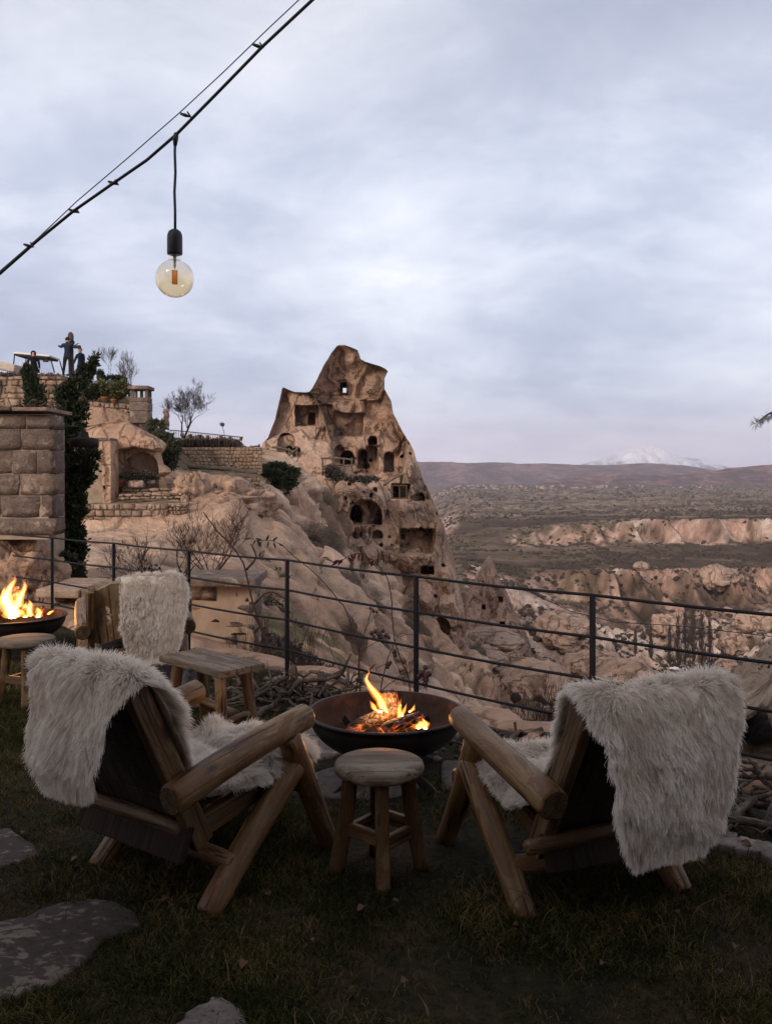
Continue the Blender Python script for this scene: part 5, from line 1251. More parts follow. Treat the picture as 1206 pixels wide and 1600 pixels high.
# timber rails on the castle path and in front of the cave doors
tr = thing('timber_rail', 'rough branch railing along the path to the castle arch', 'railing', P(430, 712, 66)); q = tr.location
for (a, va, b, vb) in ((378, 697, 405, 699), (404, 700, 430, 706), (428, 707, 446, 713), (382, 706, 412, 708), (425, 700, 470, 708), (440, 716, 468, 700), (450, 712, 472, 706)):
    log('branch_rail', P(a, va, 66) - q, P(b, vb, 66) - q, .09, .07, M['grey_wood'], tr, 8, .08, bend=.1)
for (a, va) in ((392, 700), (405, 698), (418, 704), (437, 708), (452, 704), (464, 702)):
    log('branch_post', P(a, va + 12, 66) - q, P(a, va - 4, 66) - q, .09, .07, M['grey_wood'], tr, 8, .08)
tr2 = thing('timber_rail', 'short branch railing in front of the twin cave doors', 'railing', P(525, 730, 71.5)); q = tr2.location
for (a, va, b, vb) in ((502, 717, 552, 718), (504, 727, 535, 728), (530, 726, 552, 727)):
    log('branch_rail', P(a, va, 71.5) - q, P(b, vb, 71.5) - q, .08, .07, M['grey_wood'], tr2, 8, .08, bend=.08)
for a in (504, 522, 537, 550): log('branch_post', P(a, 738, 71.5) - q, P(a, 715, 71.5) - q, .08, .06, M['grey_wood'], tr2, 8, .08)
tr3 = thing('dead_branch', 'long bleached branch lying across the ledge above the shuttered window', 'branch', P(615, 748, 72)); q = tr3.location
log('branch', P(598, 756, 74) - q, P(632, 743, 74) - q, .12, .08, M['grey_wood'], tr3, 8, .08, bend=.15)
# shuttered window in the castle
sw = thing('shuttered_window', 'dark wooden shuttered window in the flank of the castle', 'window', P(624, 780, 73.5)); q = sw.location; s = 73.5 / F
for (u, v, w_, h_) in ((624, 758.5, 24, 1.6), (624, 778.5, 24, 1.6), (613, 768, 1.6, 20), (635, 768, 1.6, 20), (624, 768, 1.6, 20)):
    slab('frame', (w_ * s, .12, h_ * s), M['board'], sw, Matrix.Translation(P(u, v, 73.5) - q), .01)
for i in range(6): slab('slat', (10 * s, .06, 1.8 * s), M['dark_shade_wood'], sw, Matrix.Translation(P(629.6, 761 + i * 3.1, 73.55) - q) @ Matrix.Rotation(.3, 4, 'X'), .005)
slab('sill', (30 * s, .3, 2 * s), M['tuff_near'], sw, Matrix.Translation(P(626, 781, 73.5) - q), .02)
# hanging lamp shade beside the juniper
ls = thing('hanging_lamp', 'dark metal lamp shade hanging in front of the tall juniper', 'lamp', P(132, 700, 11.6)); q = ls.location; s = 11.6 / F
revolve('shade', [(.02, 14 * s + .1), (6 * s, 14 * s + .1), (7.5 * s, 17 * s), (21 * s, 15 * s), (22 * s, 13 * s), (22 * s, 1 * s), (21.3 * s, 1 * s), (21.3 * s, 13 * s), (7 * s, 14 * s), (0, 14 * s)], 36, M['shade'], ls)
o = revolve('cap', [(0, 0), (7 * s, 0), (6.5 * s, 3.5 * s), (4 * s, 6 * s), (0, 6.5 * s)], 24, M['shade'], ls); o.location = (0, 0, 16 * s)
m = MB(); m.tube([P(132, 678, 11.6) - q, P(133, 668, 11.6) - q], .010, 6); m.tube([P(100, 664, 11.6) - q, P(133, 668, 11.6) - q, P(165, 661, 11.6) - q], .004, 4); m.obj('wire', M['rubber'], ls)
# pine twig at the picture edge
pt = thing('pine_branch', 'green pine branch tip reaching in from the side under the sky', 'branch', P(1215, 640, 4.0)); q = pt.location
m = MB(); tx = P(1290, 610, 4.0) - q + Vector((1.1, -.5, -.25)); m.tube([tx + Vector((.05, 0, -4.6)), tx + Vector((0, .02, -2)), tx, tx + Vector((-.05, 0, 1.6))], [.11, .095, .07, .03], 12); m.tube([tx, P(1290, 610, 4.0) - q], [.022, .009], 8)
m.tube([P(1290, 610, 4.0) - q, P(1215, 640, 4) - q, P(1198, 648, 4) - q, P(1182, 660, 4) - q], [.008, .006, .004, .002], 6); m.obj('stem', M['stem'], pt)
n_ = []
for i in range(260):
    t_ = random.random(); u = 1176 + t_ * 110; v = 664 - t_ * 52 + random.uniform(-3, 3); p = P(u, v, 4 + random.uniform(-.02, .02)) - q
    d = Vector((random.uniform(-1, .3), random.uniform(-1, 1), random.uniform(-1, .5))).normalized() * random.uniform(.02, .04); n_.append([p, p + d * .5, p + d])
cv = curves('needles', np.array([[list(a) for a in k] for k in n_]), np.array([.0011, .001, .0003]), M['bushgreen'], pt)
# ================================================================== the terrace
def lawn_h(x, y):
    return .018 * fbm(x * 1.1, y * 1.1, 2, 3) + .006 * fbm(x * 5, y * 5, 5, 3)
NXl, NYl = 300, 220
gx, gt = np.meshgrid(np.linspace(-9, 10.0, NXl), np.linspace(0, 1, NYl), indexing='ij')
yend = fence_y(gx) + .38 + .16 * fbm(gx * 1.3, 4.4, 0, 4)
gy = -9 + (yend + 9) * gt ** .8
gz = lawn_h(gx, gy) - .5 * sstep(.988, 1.0, gt) 
Il = np.arange(NXl * NYl).reshape(NXl, NYl)
lme = mesh_np('lawn_ground', np.stack([gx, gy, gz], -1).reshape(-1, 3), np.stack([Il[:-1, :-1], Il[1:, :-1], Il[1:, 1:], Il[:-1, 1:]], -1).reshape(-1, 4))
t = NT('lawn_soil')
a_ = t.noise(t.map(), 1.3, 6, .6); b_ = t.noise(t.map(), 26, 6, .65); c_ = t.noise(t.map(), 4.5, 6, .6)
cc = t.ramp(a_, [(.38, (.012, .011, .005)), (.5, (.025, .020, .010)), (.62, (.050, .032, .018))])
cc = t.mix(t.ramp(c_, [(.55, (0, 0, 0)), (.66, (.8, .8, .8))]), cc, (.040, .026, .017))
cc = t.mix(1.0, cc, t.ramp(b_, [(.3, (.5, .5, .5)), (.7, (1.4, 1.4, 1.4))]), 'MULTIPLY')
t.col(cc).rough(.95, .1); t.bump(b_, .02, 1)
lawn = obj('lawn', lme, t.m); tag(lawn, kind='structure')
ed = MB()
# ---- stepping stones and kerb
def flagstone(poly_px, label, seed, z=.018, mat='flag', name='stepping_stone', th=.05, group=None):
    pts_ = [G(u, v, z) for u, v in poly_px]; c = sum(pts_, Vector()) / len(pts_)
    n = 64; per = []
    r = random.Random(seed)
    m = len(pts_)
    for i in range(n):
        f = i / n * m; k = int(f); t_ = f - k; p0, p1, p2, p3 = (pts_[(k + d) % m] for d in (-1, 0, 1, 2))
        q = .5 * ((2 * p1) + (p2 - p0) * t_ + (2 * p0 - 5 * p1 + 4 * p2 - p3) * t_ ** 2 + (3 * p1 - p0 - 3 * p2 + p3) * t_ ** 3) * 1.0
        q = q.lerp(p1.lerp(p2, t_), .4)
        q += Vector((float(vnoise(i * .4, seed * 3.1, 0)), float(vnoise(i * .4, seed * 3.1, 5)), 0)) * .014 * min(1, (p2 - p1).length / .15)
        q = c + (q - c) * (1 + r.uniform(-.012, .012)); q.z = z; per.append(q - c)
    V, Fc = [], []
    rings = [(1.01, -th), (1.0, -.012), (.985, -.002), (.93, .001), (.6, .002), (.3, .003)]
    for k, dz in rings:
        for q in per: V.append(Vector((q.x * k, q.y * k, dz + .004 * float(vnoise(q.x * k * 5, q.y * k * 5, seed)))))
    for i in range(len(rings) - 1):
        for j in range(n): j2 = (j + 1) % n; Fc.append((i * n + j, i * n + j2, (i + 1) * n + j2, (i + 1) * n + j))
    Fc.append(tuple((len(rings) - 1) * n + j for j in range(n)))
    o = obj(name, mesh_np(name, V, Fc), M[mat]); o.location = c; tag(o, label, 'stone slab', group); STEPS.append((c, [(c + q * .88) for q in per])); return o
STEPS = []
t = NT('paving_slab')
a_ = t.noise(t.map(), 3.2, 8, .62, 1.0); b_ = t.noise(t.map(), 18, 8, .65)
a2_ = t.noise(t.map((1, 1.6, 1)), 15, 6, .6, .6); cc = t.ramp(t.math('ADD', t.math('MULTIPLY', a_, .45), t.math('MULTIPLY', a2_, .55)), [(.40, (.036, .026, .020)), (.52, (.050, .036, .028)), (.545, (.135, .104, .080)), (.7, (.18, .14, .108))])
cc = t.mix(1.0, cc, t.ramp(b_, [(.3, (.6, .6, .6)), (.65, (1.1, 1.1, 1.1))]), 'MULTIPLY')
t.col(cc).rough(.85, .25); t.bump(b_, .006, 1); M['slab'] = t.m
flagstone([(-30, 1287), (18, 1296), (64, 1330), (40, 1342), (0, 1356), (-40, 1360)], 'dusty pink slab in the lawn at the picture edge behind the sheepskin chair', 1, mat='slab')
flagstone([(-60, 1462), (40, 1430), (110, 1405), (175, 1408), (225, 1445), (170, 1468), (120, 1510), (60, 1545), (-40, 1570)], 'long dark blotched slab sunk in the grass', 2, mat='slab')
flagstone([(262, 1620), (290, 1586), (338, 1556), (370, 1570), (390, 1604), (380, 1640), (300, 1650)], 'pale slab corner at the very bottom of the lawn', 3, mat='kerbstone', z=.012)
flagstone([(432, 1166), (480, 1150), (548, 1152), (560, 1172), (520, 1180), (450, 1186)], 'grey slab lying against the fire bowl stand', 4, mat='flag')
flagstone([(478, 1212), (560, 1190), (640, 1200), (650, 1232), (580, 1246), (490, 1240)], 'wide flat slab under the fire bowl', 5, mat='flag')
flagstone([(410, 1140), (455, 1118), (520, 1122), (530, 1140), (470, 1150)], 'thin light slab near the driftwood pile', 6, mat='kerbstone')
flagstone([(1096, 1290), (1150, 1300), (1148, 1322), (1100, 1312)], 'first kerb stone beside the chair leg', 7, .03, 'kerbstone', 'kerb_stone', .08)
flagstone([(1152, 1306), (1182, 1312), (1180, 1328), (1150, 1325)], 'small square kerb stone in the lawn edging', 8, .03, 'kerbstone', 'kerb_stone', .08)
flagstone([(1180, 1312), (1235, 1326), (1235, 1346), (1178, 1330)], 'last pale kerb stone at the picture edge', 9, .03, 'kerbstone', 'kerb_stone', .08)
flagstone([(640, 1110), (720, 1118), (740, 1140), (690, 1150), (630, 1135)], 'rough slab behind the fire bowl at the railing foot', 10, mat='kerbstone')
flagstone([(690, 1190), (740, 1185), (770, 1215), (740, 1240), (690, 1225)], 'brown slab between fire bowl and log chair', 12, mat='flag')
# rocky rim of the terrace under the railing: irregular flat rocks
rim = []
rl = ['bleached rim rock by the second railing post', 'flat rim rock beneath the rose stems', 'tan rim rock behind the fire bowl', 'low rim rock at the middle railing post', 'cracked rim rock beside the thin shrubs', 'sloping rim rock behind the fur-covered chair', 'sandy rim rock near the hollow log', 'rounded rim rock at the cypress end', 'small rim rock left of the pier wall'.replace('left of', 'just before')]
for i, (x, w_) in enumerate(((-1.2, .5), (-.5, .42), (.05, .5), (.55, .4), (1.05, .45), (1.6, .5), (2.15, .6), (-2.9, .6), (-2.0, .45))):
    y = float(fence_y(x)) + .38; o = blob('rim_rock', (x, y, -.03), (w_, .26, .10), M['tuff_near'], 100 + i, 4, .3, 1.4, rz=-.75); tag(o, rl[i], 'rock'); rim.append(o)
path = flagstone([(1010, 1240), (1100, 1195), (1180, 1198), (1290, 1215), (1290, 1300), (1180, 1275), (1080, 1262)], 'broad pale rock floor around the hollow log and twigs', 11, .012, 'kerbstone', 'rock_floor')
path['category'] = 'rock'

# ---- grass blades
def in_steps(x, y):
    m = np.zeros(x.shape, bool)
    for c, per in STEPS:
        per_ = [(p.x, p.y) for p in per]; m |= inpoly(x, y, per_)
    return m
NG = 330000
g = np.random.default_rng(3)
yy = 2.1 + (9.0 - 2.1) * g.random(NG) ** 1.5; hw = yy * .50; xx = g.uniform(-1, 1, NG) * hw
ok = (yy < fence_y(xx) + .15) & (xx > -8.5)
dens = fbm(xx * 1.6, yy * 1.6, 3, 4) + .25 * fbm(xx * 7, yy * 7, 1, 3)
bare = np.exp(-(((xx - .1) / .35) ** 2 + ((yy - 2.75) / .22) ** 2)) + np.exp(-(((xx - .55) / .35) ** 2 + ((yy - 3.6) / .3) ** 2)) * .8 + np.exp(-(((xx - 1.25) / .25) ** 2 + ((yy - 3.0) / .3) ** 2)) * .7
firer = np.exp(-(((xx) / .9) ** 2 + ((yy - 4.7) / .9) ** 2)) * 1.1 + np.exp(-(((xx + 3.2) / 1.2) ** 2 + ((yy - 7.2) / 1.0) ** 2)) + .8 * sstep(-.7, .1, yy - fence_y(xx))
ok &= g.random(NG) < np.clip(.95 + dens * 1.3 - bare * 1.1 - firer * .8, .05, 1)
ok &= ~(in_steps(xx, yy) & (g.random(NG) > .03))
xx, yy, dens = xx[ok], yy[ok], dens[ok]; n = len(xx)
hh = (.012 + .026 * g.random(n) ** 1.6) * (1 + 1.1 * np.clip(dens, -.4, .7)) * (1 + 1.6 * (g.random(n) < .02)) ; az = g.uniform(0, 6.28, n) + fbm(xx * 3, yy * 3, 8, 2) * 3; le = g.uniform(.3, 1.3, n)
z0 = lawn_h(xx, yy) - .004
dx, dy = np.cos(az), np.sin(az)
p0 = np.stack([xx, yy, z0], -1); p1 = p0 + np.stack([dx * hh * le * .35, dy * hh * le * .35, hh * .65], -1); p2 = p0 + np.stack([dx * hh * le, dy * hh * le, hh], -1)
t = NT('grass_blade')
cr_ = t.node('ShaderNodeHairInfo'); big = t.noise(t.map(), 1.8, 5, .6, .5); mid_ = t.noise(t.map(), 9, 4, .6)
f_ = t.math('ADD', t.math('MULTIPLY', big, .5), t.math('ADD', t.math('MULTIPLY', cr_.outputs['Random'], .28), t.math('MULTIPLY', mid_, .25)))
cc = t.ramp(f_, [(.38, (.012, .016, .004)), (.50, (.030, .033, .009)), (.58, (.072, .060, .022)), (.68, (.18, .12, .052)), (.80, (.26, .18, .085))])
cc = t.mix(t.math('SUBTRACT', 1.0, cr_.outputs['Intercept'], True), cc, (.35, .35, .3), 'MULTIPLY') if False else cc
t.col(cc).rough(.8, .06)
grass = curves('grass', np.stack([p0, p1, p2], 1), np.array([.0014, .0011, .0003]), t.m); tag(grass, 'short dark winter grass of the terrace lawn', 'grass', kind='stuff')

# ---- railing
Y_of = [(-6.2, 11.6), (-4.75, 10.0), (-3.46, 8.9), (-2.60, 8.2), (-1.70, 7.4), (-.76, 6.6), (.195, 5.55), (1.13, 4.7), (2.12, 3.83), (3.14, 2.90), (4.16, 1.97), (5.2, 1.03)]
fe = thing('metal_railing', 'black metal railing with four round rails along the terrace edge', 'railing', (.195, 5.55, 0)); q = fe.location
for i, (x, y) in enumerate(Y_of[2:], 2):
    m = MB(); m.box(Vector((x, y, .455)) - q, (.024, .024, .97), .7); m.obj('post', M['iron'], fe, smooth=False)
for j, h_ in enumerate((.935, .705, .475, .245)):
    pts_ = []
    for i in range(len(Y_of) - 1):
        a = Vector((*Y_of[i], h_)); b = Vector((*Y_of[i + 1], h_))
        for k in range(4): pp = a.lerp(b, k / 4); pp.z -= .008 * math.sin(math.pi * k / 4); pts_.append(pp - q + Vector((.008, -.012, 0)))
    pts_.append(Vector((*Y_of[-1], h_)) - q); pts_ = pts_[6:]
    m = MB(); m.tube(pts_, .0088, 8); m.obj('rail', M['iron'], fe)
m = MB(); pts_ = []
wire = thing('loose_wire', 'thin sagging wire strung across the valley view beside the railing', 'wire', (1.0, 4.9, .8)); wq = wire.location
m.tube([P(830, 925, 4.9) - wq, P(890, 955, 4.88) - wq, P(960, 972, 4.75) - wq, P(1060, 978, 4.5) - wq, P(1210, 995, 4.2) - wq], .0022, 5); m.obj('wire_strand', M['rubber'], wire)

# ---- rose and thorn stems growing up through the railing
def z3(x, y): return (380 + x / 2.5125, 840 + y / 2.5125)
def stem_plant(label, paths, Y, r0, leaves=(), hips=(), base=None, name='rose_bush', cat='rose bush', dy=.0):
    b0 = paths[0][0]; ro = thing(name, label, cat, P(*b0, Y)); q = ro.location
    for k, path in enumerate(paths):
        n = len(path); pts_ = []
        for i, (u, v) in enumerate(path):
            pts_.append(P(u, v, Y + dy * (k % 3 - 1) * .5 + .04 * math.sin(i * 1.7 + k)) - q)
        # smooth
        sm = []
        for i in range(n - 1):
            a, b, c, d = pts_[max(0, i - 1)], pts_[i], pts_[i + 1], pts_[min(n - 1, i + 2)]
            for t_ in (0, .25, .5, .75): sm.append(.5 * ((2 * b) + (c - a) * t_ + (2 * a - 5 * b + 4 * c - d) * t_ ** 2 + (3 * b - a - 3 * c + d) * t_ ** 3) + Vector([random.uniform(-.003, .003) for _ in range(3)]))
        sm.append(pts_[-1]); rr__ = r0 if k < 4 else r0 * .55
        m = MB(); m.tube(sm, [rr__ * (1 - .6 * i / len(sm)) for i in range(len(sm))], 6)
        m.obj('stem', M['stem'], ro)
    for (u, v, w_, ang, mk) in leaves:
        s = Y / F; p = P(u, v, Y - .01) - q; a = math.radians(ang); d = Vector((math.cos(a), random.uniform(-.4, .4), -math.sin(a))).normalized(); sdv = d.cross(Vector((random.uniform(-.4, .4), 1, random.uniform(-.2, .2)))).normalized(); nn = d.cross(sdv)
        L = w_ * s; V, Fc = [], []
        prof = [(0, .04), (.2, .24), (.45, .32), (.75, .2), (1, .0)]
        for t_, wd in prof:
            c = p + d * (L * t_) - nn * (L * .12 * math.sin(t_ * 3)); V += [c - sdv * (wd * L * .5) + nn * (.08 * L), c, c + sdv * (wd * L * .5) + nn * (.08 * L)]
        for i in range(4):
            for j in (0, 1): Fc.append((i * 3 + j, i * 3 + j + 1, i * 3 + j + 4, i * 3 + j + 3))
        o = obj('leaf', mesh_np('leaf', V, Fc), M[mk], ro); sl = o.modifiers.new('t', 'SOLIDIFY'); sl.thickness = .0008
    for (u, v, r_) in hips:
        o = blob('rose_hip', P(u, v, Y - .01) - q, (r_ * Y / F,) * 2 + (r_ * Y / F * 1.15,), M['hip'], int(u), 2, .12, parent=ro)
Zc = lambda L: [z3(*p) for p in L]
stem_plant('tall arching rose stems with wine-red leaves and dark hips behind the fire bowl',
    [Zc([(655, 650), (650, 560), (620, 480), (594, 400), (584, 300), (580, 220), (560, 150), (520, 100), (480, 70), (445, 62), (400, 80), (365, 100)]),
     Zc([(436, 640), (450, 560), (455, 480), (440, 390), (405, 290), (370, 240), (325, 185), (270, 130), (215, 85), (165, 40), (120, 15), (70, 12)]),
     Zc([(462, 640), (458, 560), (455, 450), (478, 370), (500, 300), (508, 280)]),
     Zc([(540, 640), (545, 560), (566, 480), (585, 430), (600, 400)]),
     Zc([(400, 640), (405, 560), (360, 480), (330, 400), (325, 340)]),
     Zc([(545, 600), (600, 555), (640, 530), (700, 528), (712, 512)]),
     Zc([(655, 600), (640, 500), (628, 470), (600, 445)]),
     Zc([(455, 450), (520, 410), (550, 395)]),
     Zc([(440, 390), (415, 330), (450, 290)]), Zc([(548, 560), (520, 520), (570, 490)]), Zc([(600, 400), (640, 380), (690, 385)])],
    5.95, .0052,
    [(*z3(440, 60), 12, 100, 'leafred'), (*z3(425, 62), 14, 80, 'leafred'), (*z3(412, 74), 15, 60, 'leafred'), (*z3(392, 84), 14, 130, 'leafred'), (*z3(372, 95), 12, 150, 'leafred'), (*z3(470, 68), 13, 95, 'leafred'), (*z3(490, 78), 14, 70, 'leafred'), (*z3(508, 88), 12, 100, 'leafred'), (*z3(500, 80), 13, 110, 'leafred'), (*z3(382, 90), 14, 170, 'leafred'), (*z3(455, 62), 12, 95, 'leafred'),
     (*z3(60, 12), 11, 80, 'leafdark'), (*z3(75, 12), 12, 200, 'leafdark'), (*z3(30, 2), 12, 170, 'leafdark'), (*z3(100, 14), 12, 100, 'leafdark'), (*z3(120, 18), 12, 70, 'leafdark'), (*z3(140, 24), 10, 30, 'leafdark'), (*z3(90, 12), 12, -60, 'leafdark'), (*z3(115, 14), 11, -40, 'leafdark'), (*z3(50, 8), 10, 120, 'leafdark')],
    [(*z3(a, b), r_) for a, b, r_ in ((500, 278, 2.2), (512, 290, 2.6), (524, 292, 2.2), (503, 375, 3.4), (518, 368, 3.2), (533, 380, 3.6), (548, 366, 3.2), (560, 384, 3.4), (572, 392, 3), (512, 392, 3.4), (528, 400, 3.4), (548, 408, 3.2), (540, 390, 3.4), (594, 448, 3.4), (597, 462, 3), (572, 496, 3.6), (566, 508, 3.2), (578, 490, 2.6), (714, 510, 4))])
fl = thing('withered_flower', 'withered black flower heads hooked on the middle railing post', 'flower', P(663, 1060, 5.5)); q = fl.location
for (a, b, r_) in ((700, 532, 5), (716, 540, 6), (728, 536, 4.5), (690, 545, 4), (716, 555, 5), (714, 572, 4)):
    o = blob('petals', P(*z3(a, b), 5.5) - q, (r_ * 5.5 / F, .015, r_ * 5.5 / F), M['hip'], int(a), 3, .6, 2.4, parent=fl)
m = MB(); m.tube([P(*z3(712, 510), 5.5) - q, P(*z3(714, 545), 5.5) - q, P(*z3(712, 590), 5.5) - q], .004, 5); m.obj('stem', M['stem'], fl)
stem_plant('single long thorn branch rising beside the pier wall', [[(470, 1120), (440, 1060), (412, 990), (396, 945), (380, 880), (352, 842), (338, 828), (318, 800)], [(396, 945), (420, 925), (445, 935)], [(385, 890), (400, 870), (392, 850)], [(412, 990), (395, 960), (372, 950)]], 7.9, .012, name='thorn_branch', cat='branch')

# ---- branch and twig piles
def pile(label, cu, cv, Y, n, su, sv, r0, L, seed, name='branch_pile', z0=.0, thick=1.0):
    r = random.Random(seed); c = G(cu, cv); ro = thing(name, label, 'branch pile', c)
    for i in range(n):
        a = r.uniform(0, 3.14); l = L * r.uniform(.4, 1.1); p = Vector((r.gauss(0, su), r.gauss(0, sv), r.uniform(.01, .03) + .10 * thick * r.random() ** 2))
        d = Vector((math.cos(a), math.sin(a) * .7, r.uniform(-.12, .25))); pts_ = [p + d * l * (k / 5 - .5) + Vector([r.uniform(-.1, .1) * l for _ in range(3)]) for k in range(6)]
        for w_ in pts_: w_.z = max(w_.z, .012)
        rr_ = r0 * r.uniform(.35, 1.2); m = MB(); m.tube(pts_, [rr_ * (1 - .12 * k) for k in range(6)], 7, wob=.12)
        if r.random() < .6:
            k = r.randint(1, 4); s_ = pts_[k]; e_ = s_ + Vector((r.uniform(-1, 1), r.uniform(-1, 1), r.uniform(-.2, .8))).normalized() * l * .35
            e_.z = max(e_.z, .01); m.tube([s_, s_.lerp(e_, .5) + Vector((0, 0, .01)), e_], [rr_ * .6, rr_ * .45, rr_ * .2], 6)
        m.obj('branch', M['stick'], ro)
    return ro
pile('tangle of bleached driftwood branches under the railing by the bench', 425, 1088, 6, 34, .26, .16, .020, .50, 1)
pile('smaller twig tangle under the railing behind the log armrest', 480, 1100, 6, 16, .18, .12, .012, .32, 2)
pile('dark gnarled roots lying behind the fire bowl against the rails', 800, 1168, 5, 13, .20, .14, .020, .42, 3)
pile('heap of split sticks on the rock floor by the fur-covered chair', 1165, 1262, 4, 30, .22, .14, .018, .42, 4)
pile('short broken twigs beside the far armrest end', 1130, 1290, 4, 14, .12, .08, .010, .24, 6)
for (a, b, r_, lab) in (((1060, 1240, .05), (1190, 1215, .06), .028, 'smooth dark branch lying across the stick heap'), ((1105, 1225, .09), (1240, 1262, .07), .024, 'long bleached branch on the stick heap'), ((1150, 1290, .03), (1183, 1240, .13), .020, 'short split stick propped upright in the heap'), ((1090, 1285, .03), (1230, 1300, .03), .020, 'thin grey branch along the kerb stones')):
    dr = thing('dead_branch', lab, 'branch', G(a[0], a[1], a[2])); log('branch', (0, 0, 0), G(*b) - dr.location, r_, r_ * .8, M['stick'], dr, 10, .1, bend=.03)
for i, (u, v, lab) in enumerate(((500, 1092, 'charred upright root stump at the railing foot behind the bowl'), (458, 1080, 'pale forked root on the driftwood pile'))):
    ro = thing('root_stump', lab, 'root', G(u, v)); m = MB()
    for k in range(6):
        a = k * 1.05; m.tube([(0, 0, .06), (math.cos(a) * .06, math.sin(a) * .05, .04 + .02 * (k % 2)), (math.cos(a) * .13, math.sin(a) * .1, .012)], [.03, .02, .008], 7, wob=.15)
    m.tube([(0, 0, .03), (.01, 0, .12), (.0, .01, .19)], [.035, .028, .022], 8, wob=.1); m.obj('root', M['stick'], ro)
# pebbles and chips by the rim
pb = []
for i in range(420):
    x = random.uniform(-2.2, 2.3); y = float(fence_y(x)) + random.uniform(-.75, .3); s_ = random.uniform(.006, .028) * (1.6 if random.random() < .08 else 1)
    pb.append((x, y, .008, s_))
scr = scrub_mass('gravel', pb, M['kerbstone'], 'stone chips scattered along the foot of the railing', 'gravel')
# ---- hollow log beyond the railing
hl = thing('hollow_log', 'big hollow tree trunk lying open-ended beyond the railing', 'hollow log', P(1190, 1180, 4.75)); q = hl.location
ax0, ax1 = P(1172, 1160, 4.55) - q + Vector((.02, 0, -.0)), P(1236, 1085, 5.6) - q; mt_, L = frame_z(ax0, ax1)
V, Fc = [], []; seg, n = 72, 26; R0 = .155
for layer, sgn in ((0, 1), (1, -1)):
    for i in range(n):
        tt = i / (n - 1)
        for k in range(seg):
            a = 2 * math.pi * k / seg
            rr_ = R0 * (1 + .07 * math.sin(a * 3 + tt * 2) + .05 * math.sin(a * 7 + tt * 3) + .05 * float(vnoise(math.cos(a) * 6, math.sin(a) * 6, tt * 3)) + .10 * tt)
            if layer: rr_ *= .80 + .05 * math.sin(a * 5)
            V.append((math.cos(a) * rr_ * 1.15, math.sin(a) * rr_ * .95, L * tt + (0.03 * math.sin(a * 2 + 1) + .02 * math.sin(a * 5)) * (1 - tt)))
    o_ = layer * n * seg
    for i in range(n - 1):
        for k in range(seg):
            k2 = (k + 1) % seg; f_ = (o_ + i * seg + k, o_ + i * seg + k2, o_ + (i + 1) * seg + k2, o_ + (i + 1) * seg + k); Fc.append(f_ if not layer else f_[::-1])
for k in range(seg):
    k2 = (k + 1) % seg; Fc.append((k2, k, n * seg + k, n * seg + k2)); Fc.append(((n - 1) * seg + k, (n - 1) * seg + k2, (2 * n - 1) * seg + k2, (2 * n - 1) * seg + k))
t = NT('hollow_bark'); g_ = t.noise(t.map((16, 16, 2.2)), 1.0, 7, .65, .8); g2_ = t.noise(t.map((34, 34, 5)), 1.0, 5, .6, .4)
t.col(t.ramp(g_, [(.33, (.03, .02, .014)), (.47, (.15, .105, .07)), (.62, (.30, .225, .155))])).rough(.9, .15); t.bump(t.math('ADD', g_, t.math('MULTIPLY', g2_, .4)), .05, 1)
o = obj('shell', mesh_np('shell', V, Fc), t.m, hl, mt_)
o = blob('knot', mt_ @ Vector((.03, .15, .22)), (.04, .03, .06), M['stick'], 3, 3, .3, parent=hl)

# ================================================================== furniture
def fur_mat(name, root, tip, dark):
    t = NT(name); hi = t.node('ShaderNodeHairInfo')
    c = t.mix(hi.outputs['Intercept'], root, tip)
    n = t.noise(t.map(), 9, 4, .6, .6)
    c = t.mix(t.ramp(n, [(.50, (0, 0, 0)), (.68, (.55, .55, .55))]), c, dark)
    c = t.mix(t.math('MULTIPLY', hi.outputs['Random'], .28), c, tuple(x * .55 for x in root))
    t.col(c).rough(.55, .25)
    tl = t.node('ShaderNodeBsdfTranslucent'); ms = t.node('ShaderNodeMixShader'); ms.inputs[0].default_value = .42
    for l_ in list(t.b.inputs['Base Color'].links): t.l.new(l_.from_socket, tl.inputs[0])
    t.l.new(t.b.outputs[0], ms.inputs[1]); t.l.new(tl.outputs[0], ms.inputs[2]); t.l.new(ms.outputs[0], t.out.inputs['Surface'])
    return t.m
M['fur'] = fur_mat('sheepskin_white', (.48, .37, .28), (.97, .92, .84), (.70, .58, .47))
M['fur_grey'] = fur_mat('sheepskin_grey', (.10, .09, .095), (.22, .20, .21), (.08, .07, .075))
M['hide'] = m_simple('sheepskin_hide', (.52, .45, .38), .8, .2, 0, .12)
def catmull(pts_, n):
    P_ = [np.array(p, float) for p in pts_]; out = []
    seg = len(P_) - 1; d = [np.linalg.norm(P_[i + 1] - P_[i]) for i in range(seg)]; cum = np.concatenate([[0], np.cumsum(d)]); tot = cum[-1]
    for s_ in np.linspace(0, tot, n):
        i = min(seg - 1, int(np.searchsorted(cum, s_, side='right') - 1)); t_ = (s_ - cum[i]) / d[i]
        a, b, c, e = P_[max(0, i - 1)], P_[i], P_[i + 1], P_[min(seg, i + 2)]
        out.append(.5 * ((2 * b) + (c - a) * t_ + (2 * a - 5 * b + 4 * c - e) * t_ ** 2 + (3 * b - a - 3 * c + e) * t_ ** 3))
    return np.array(out)
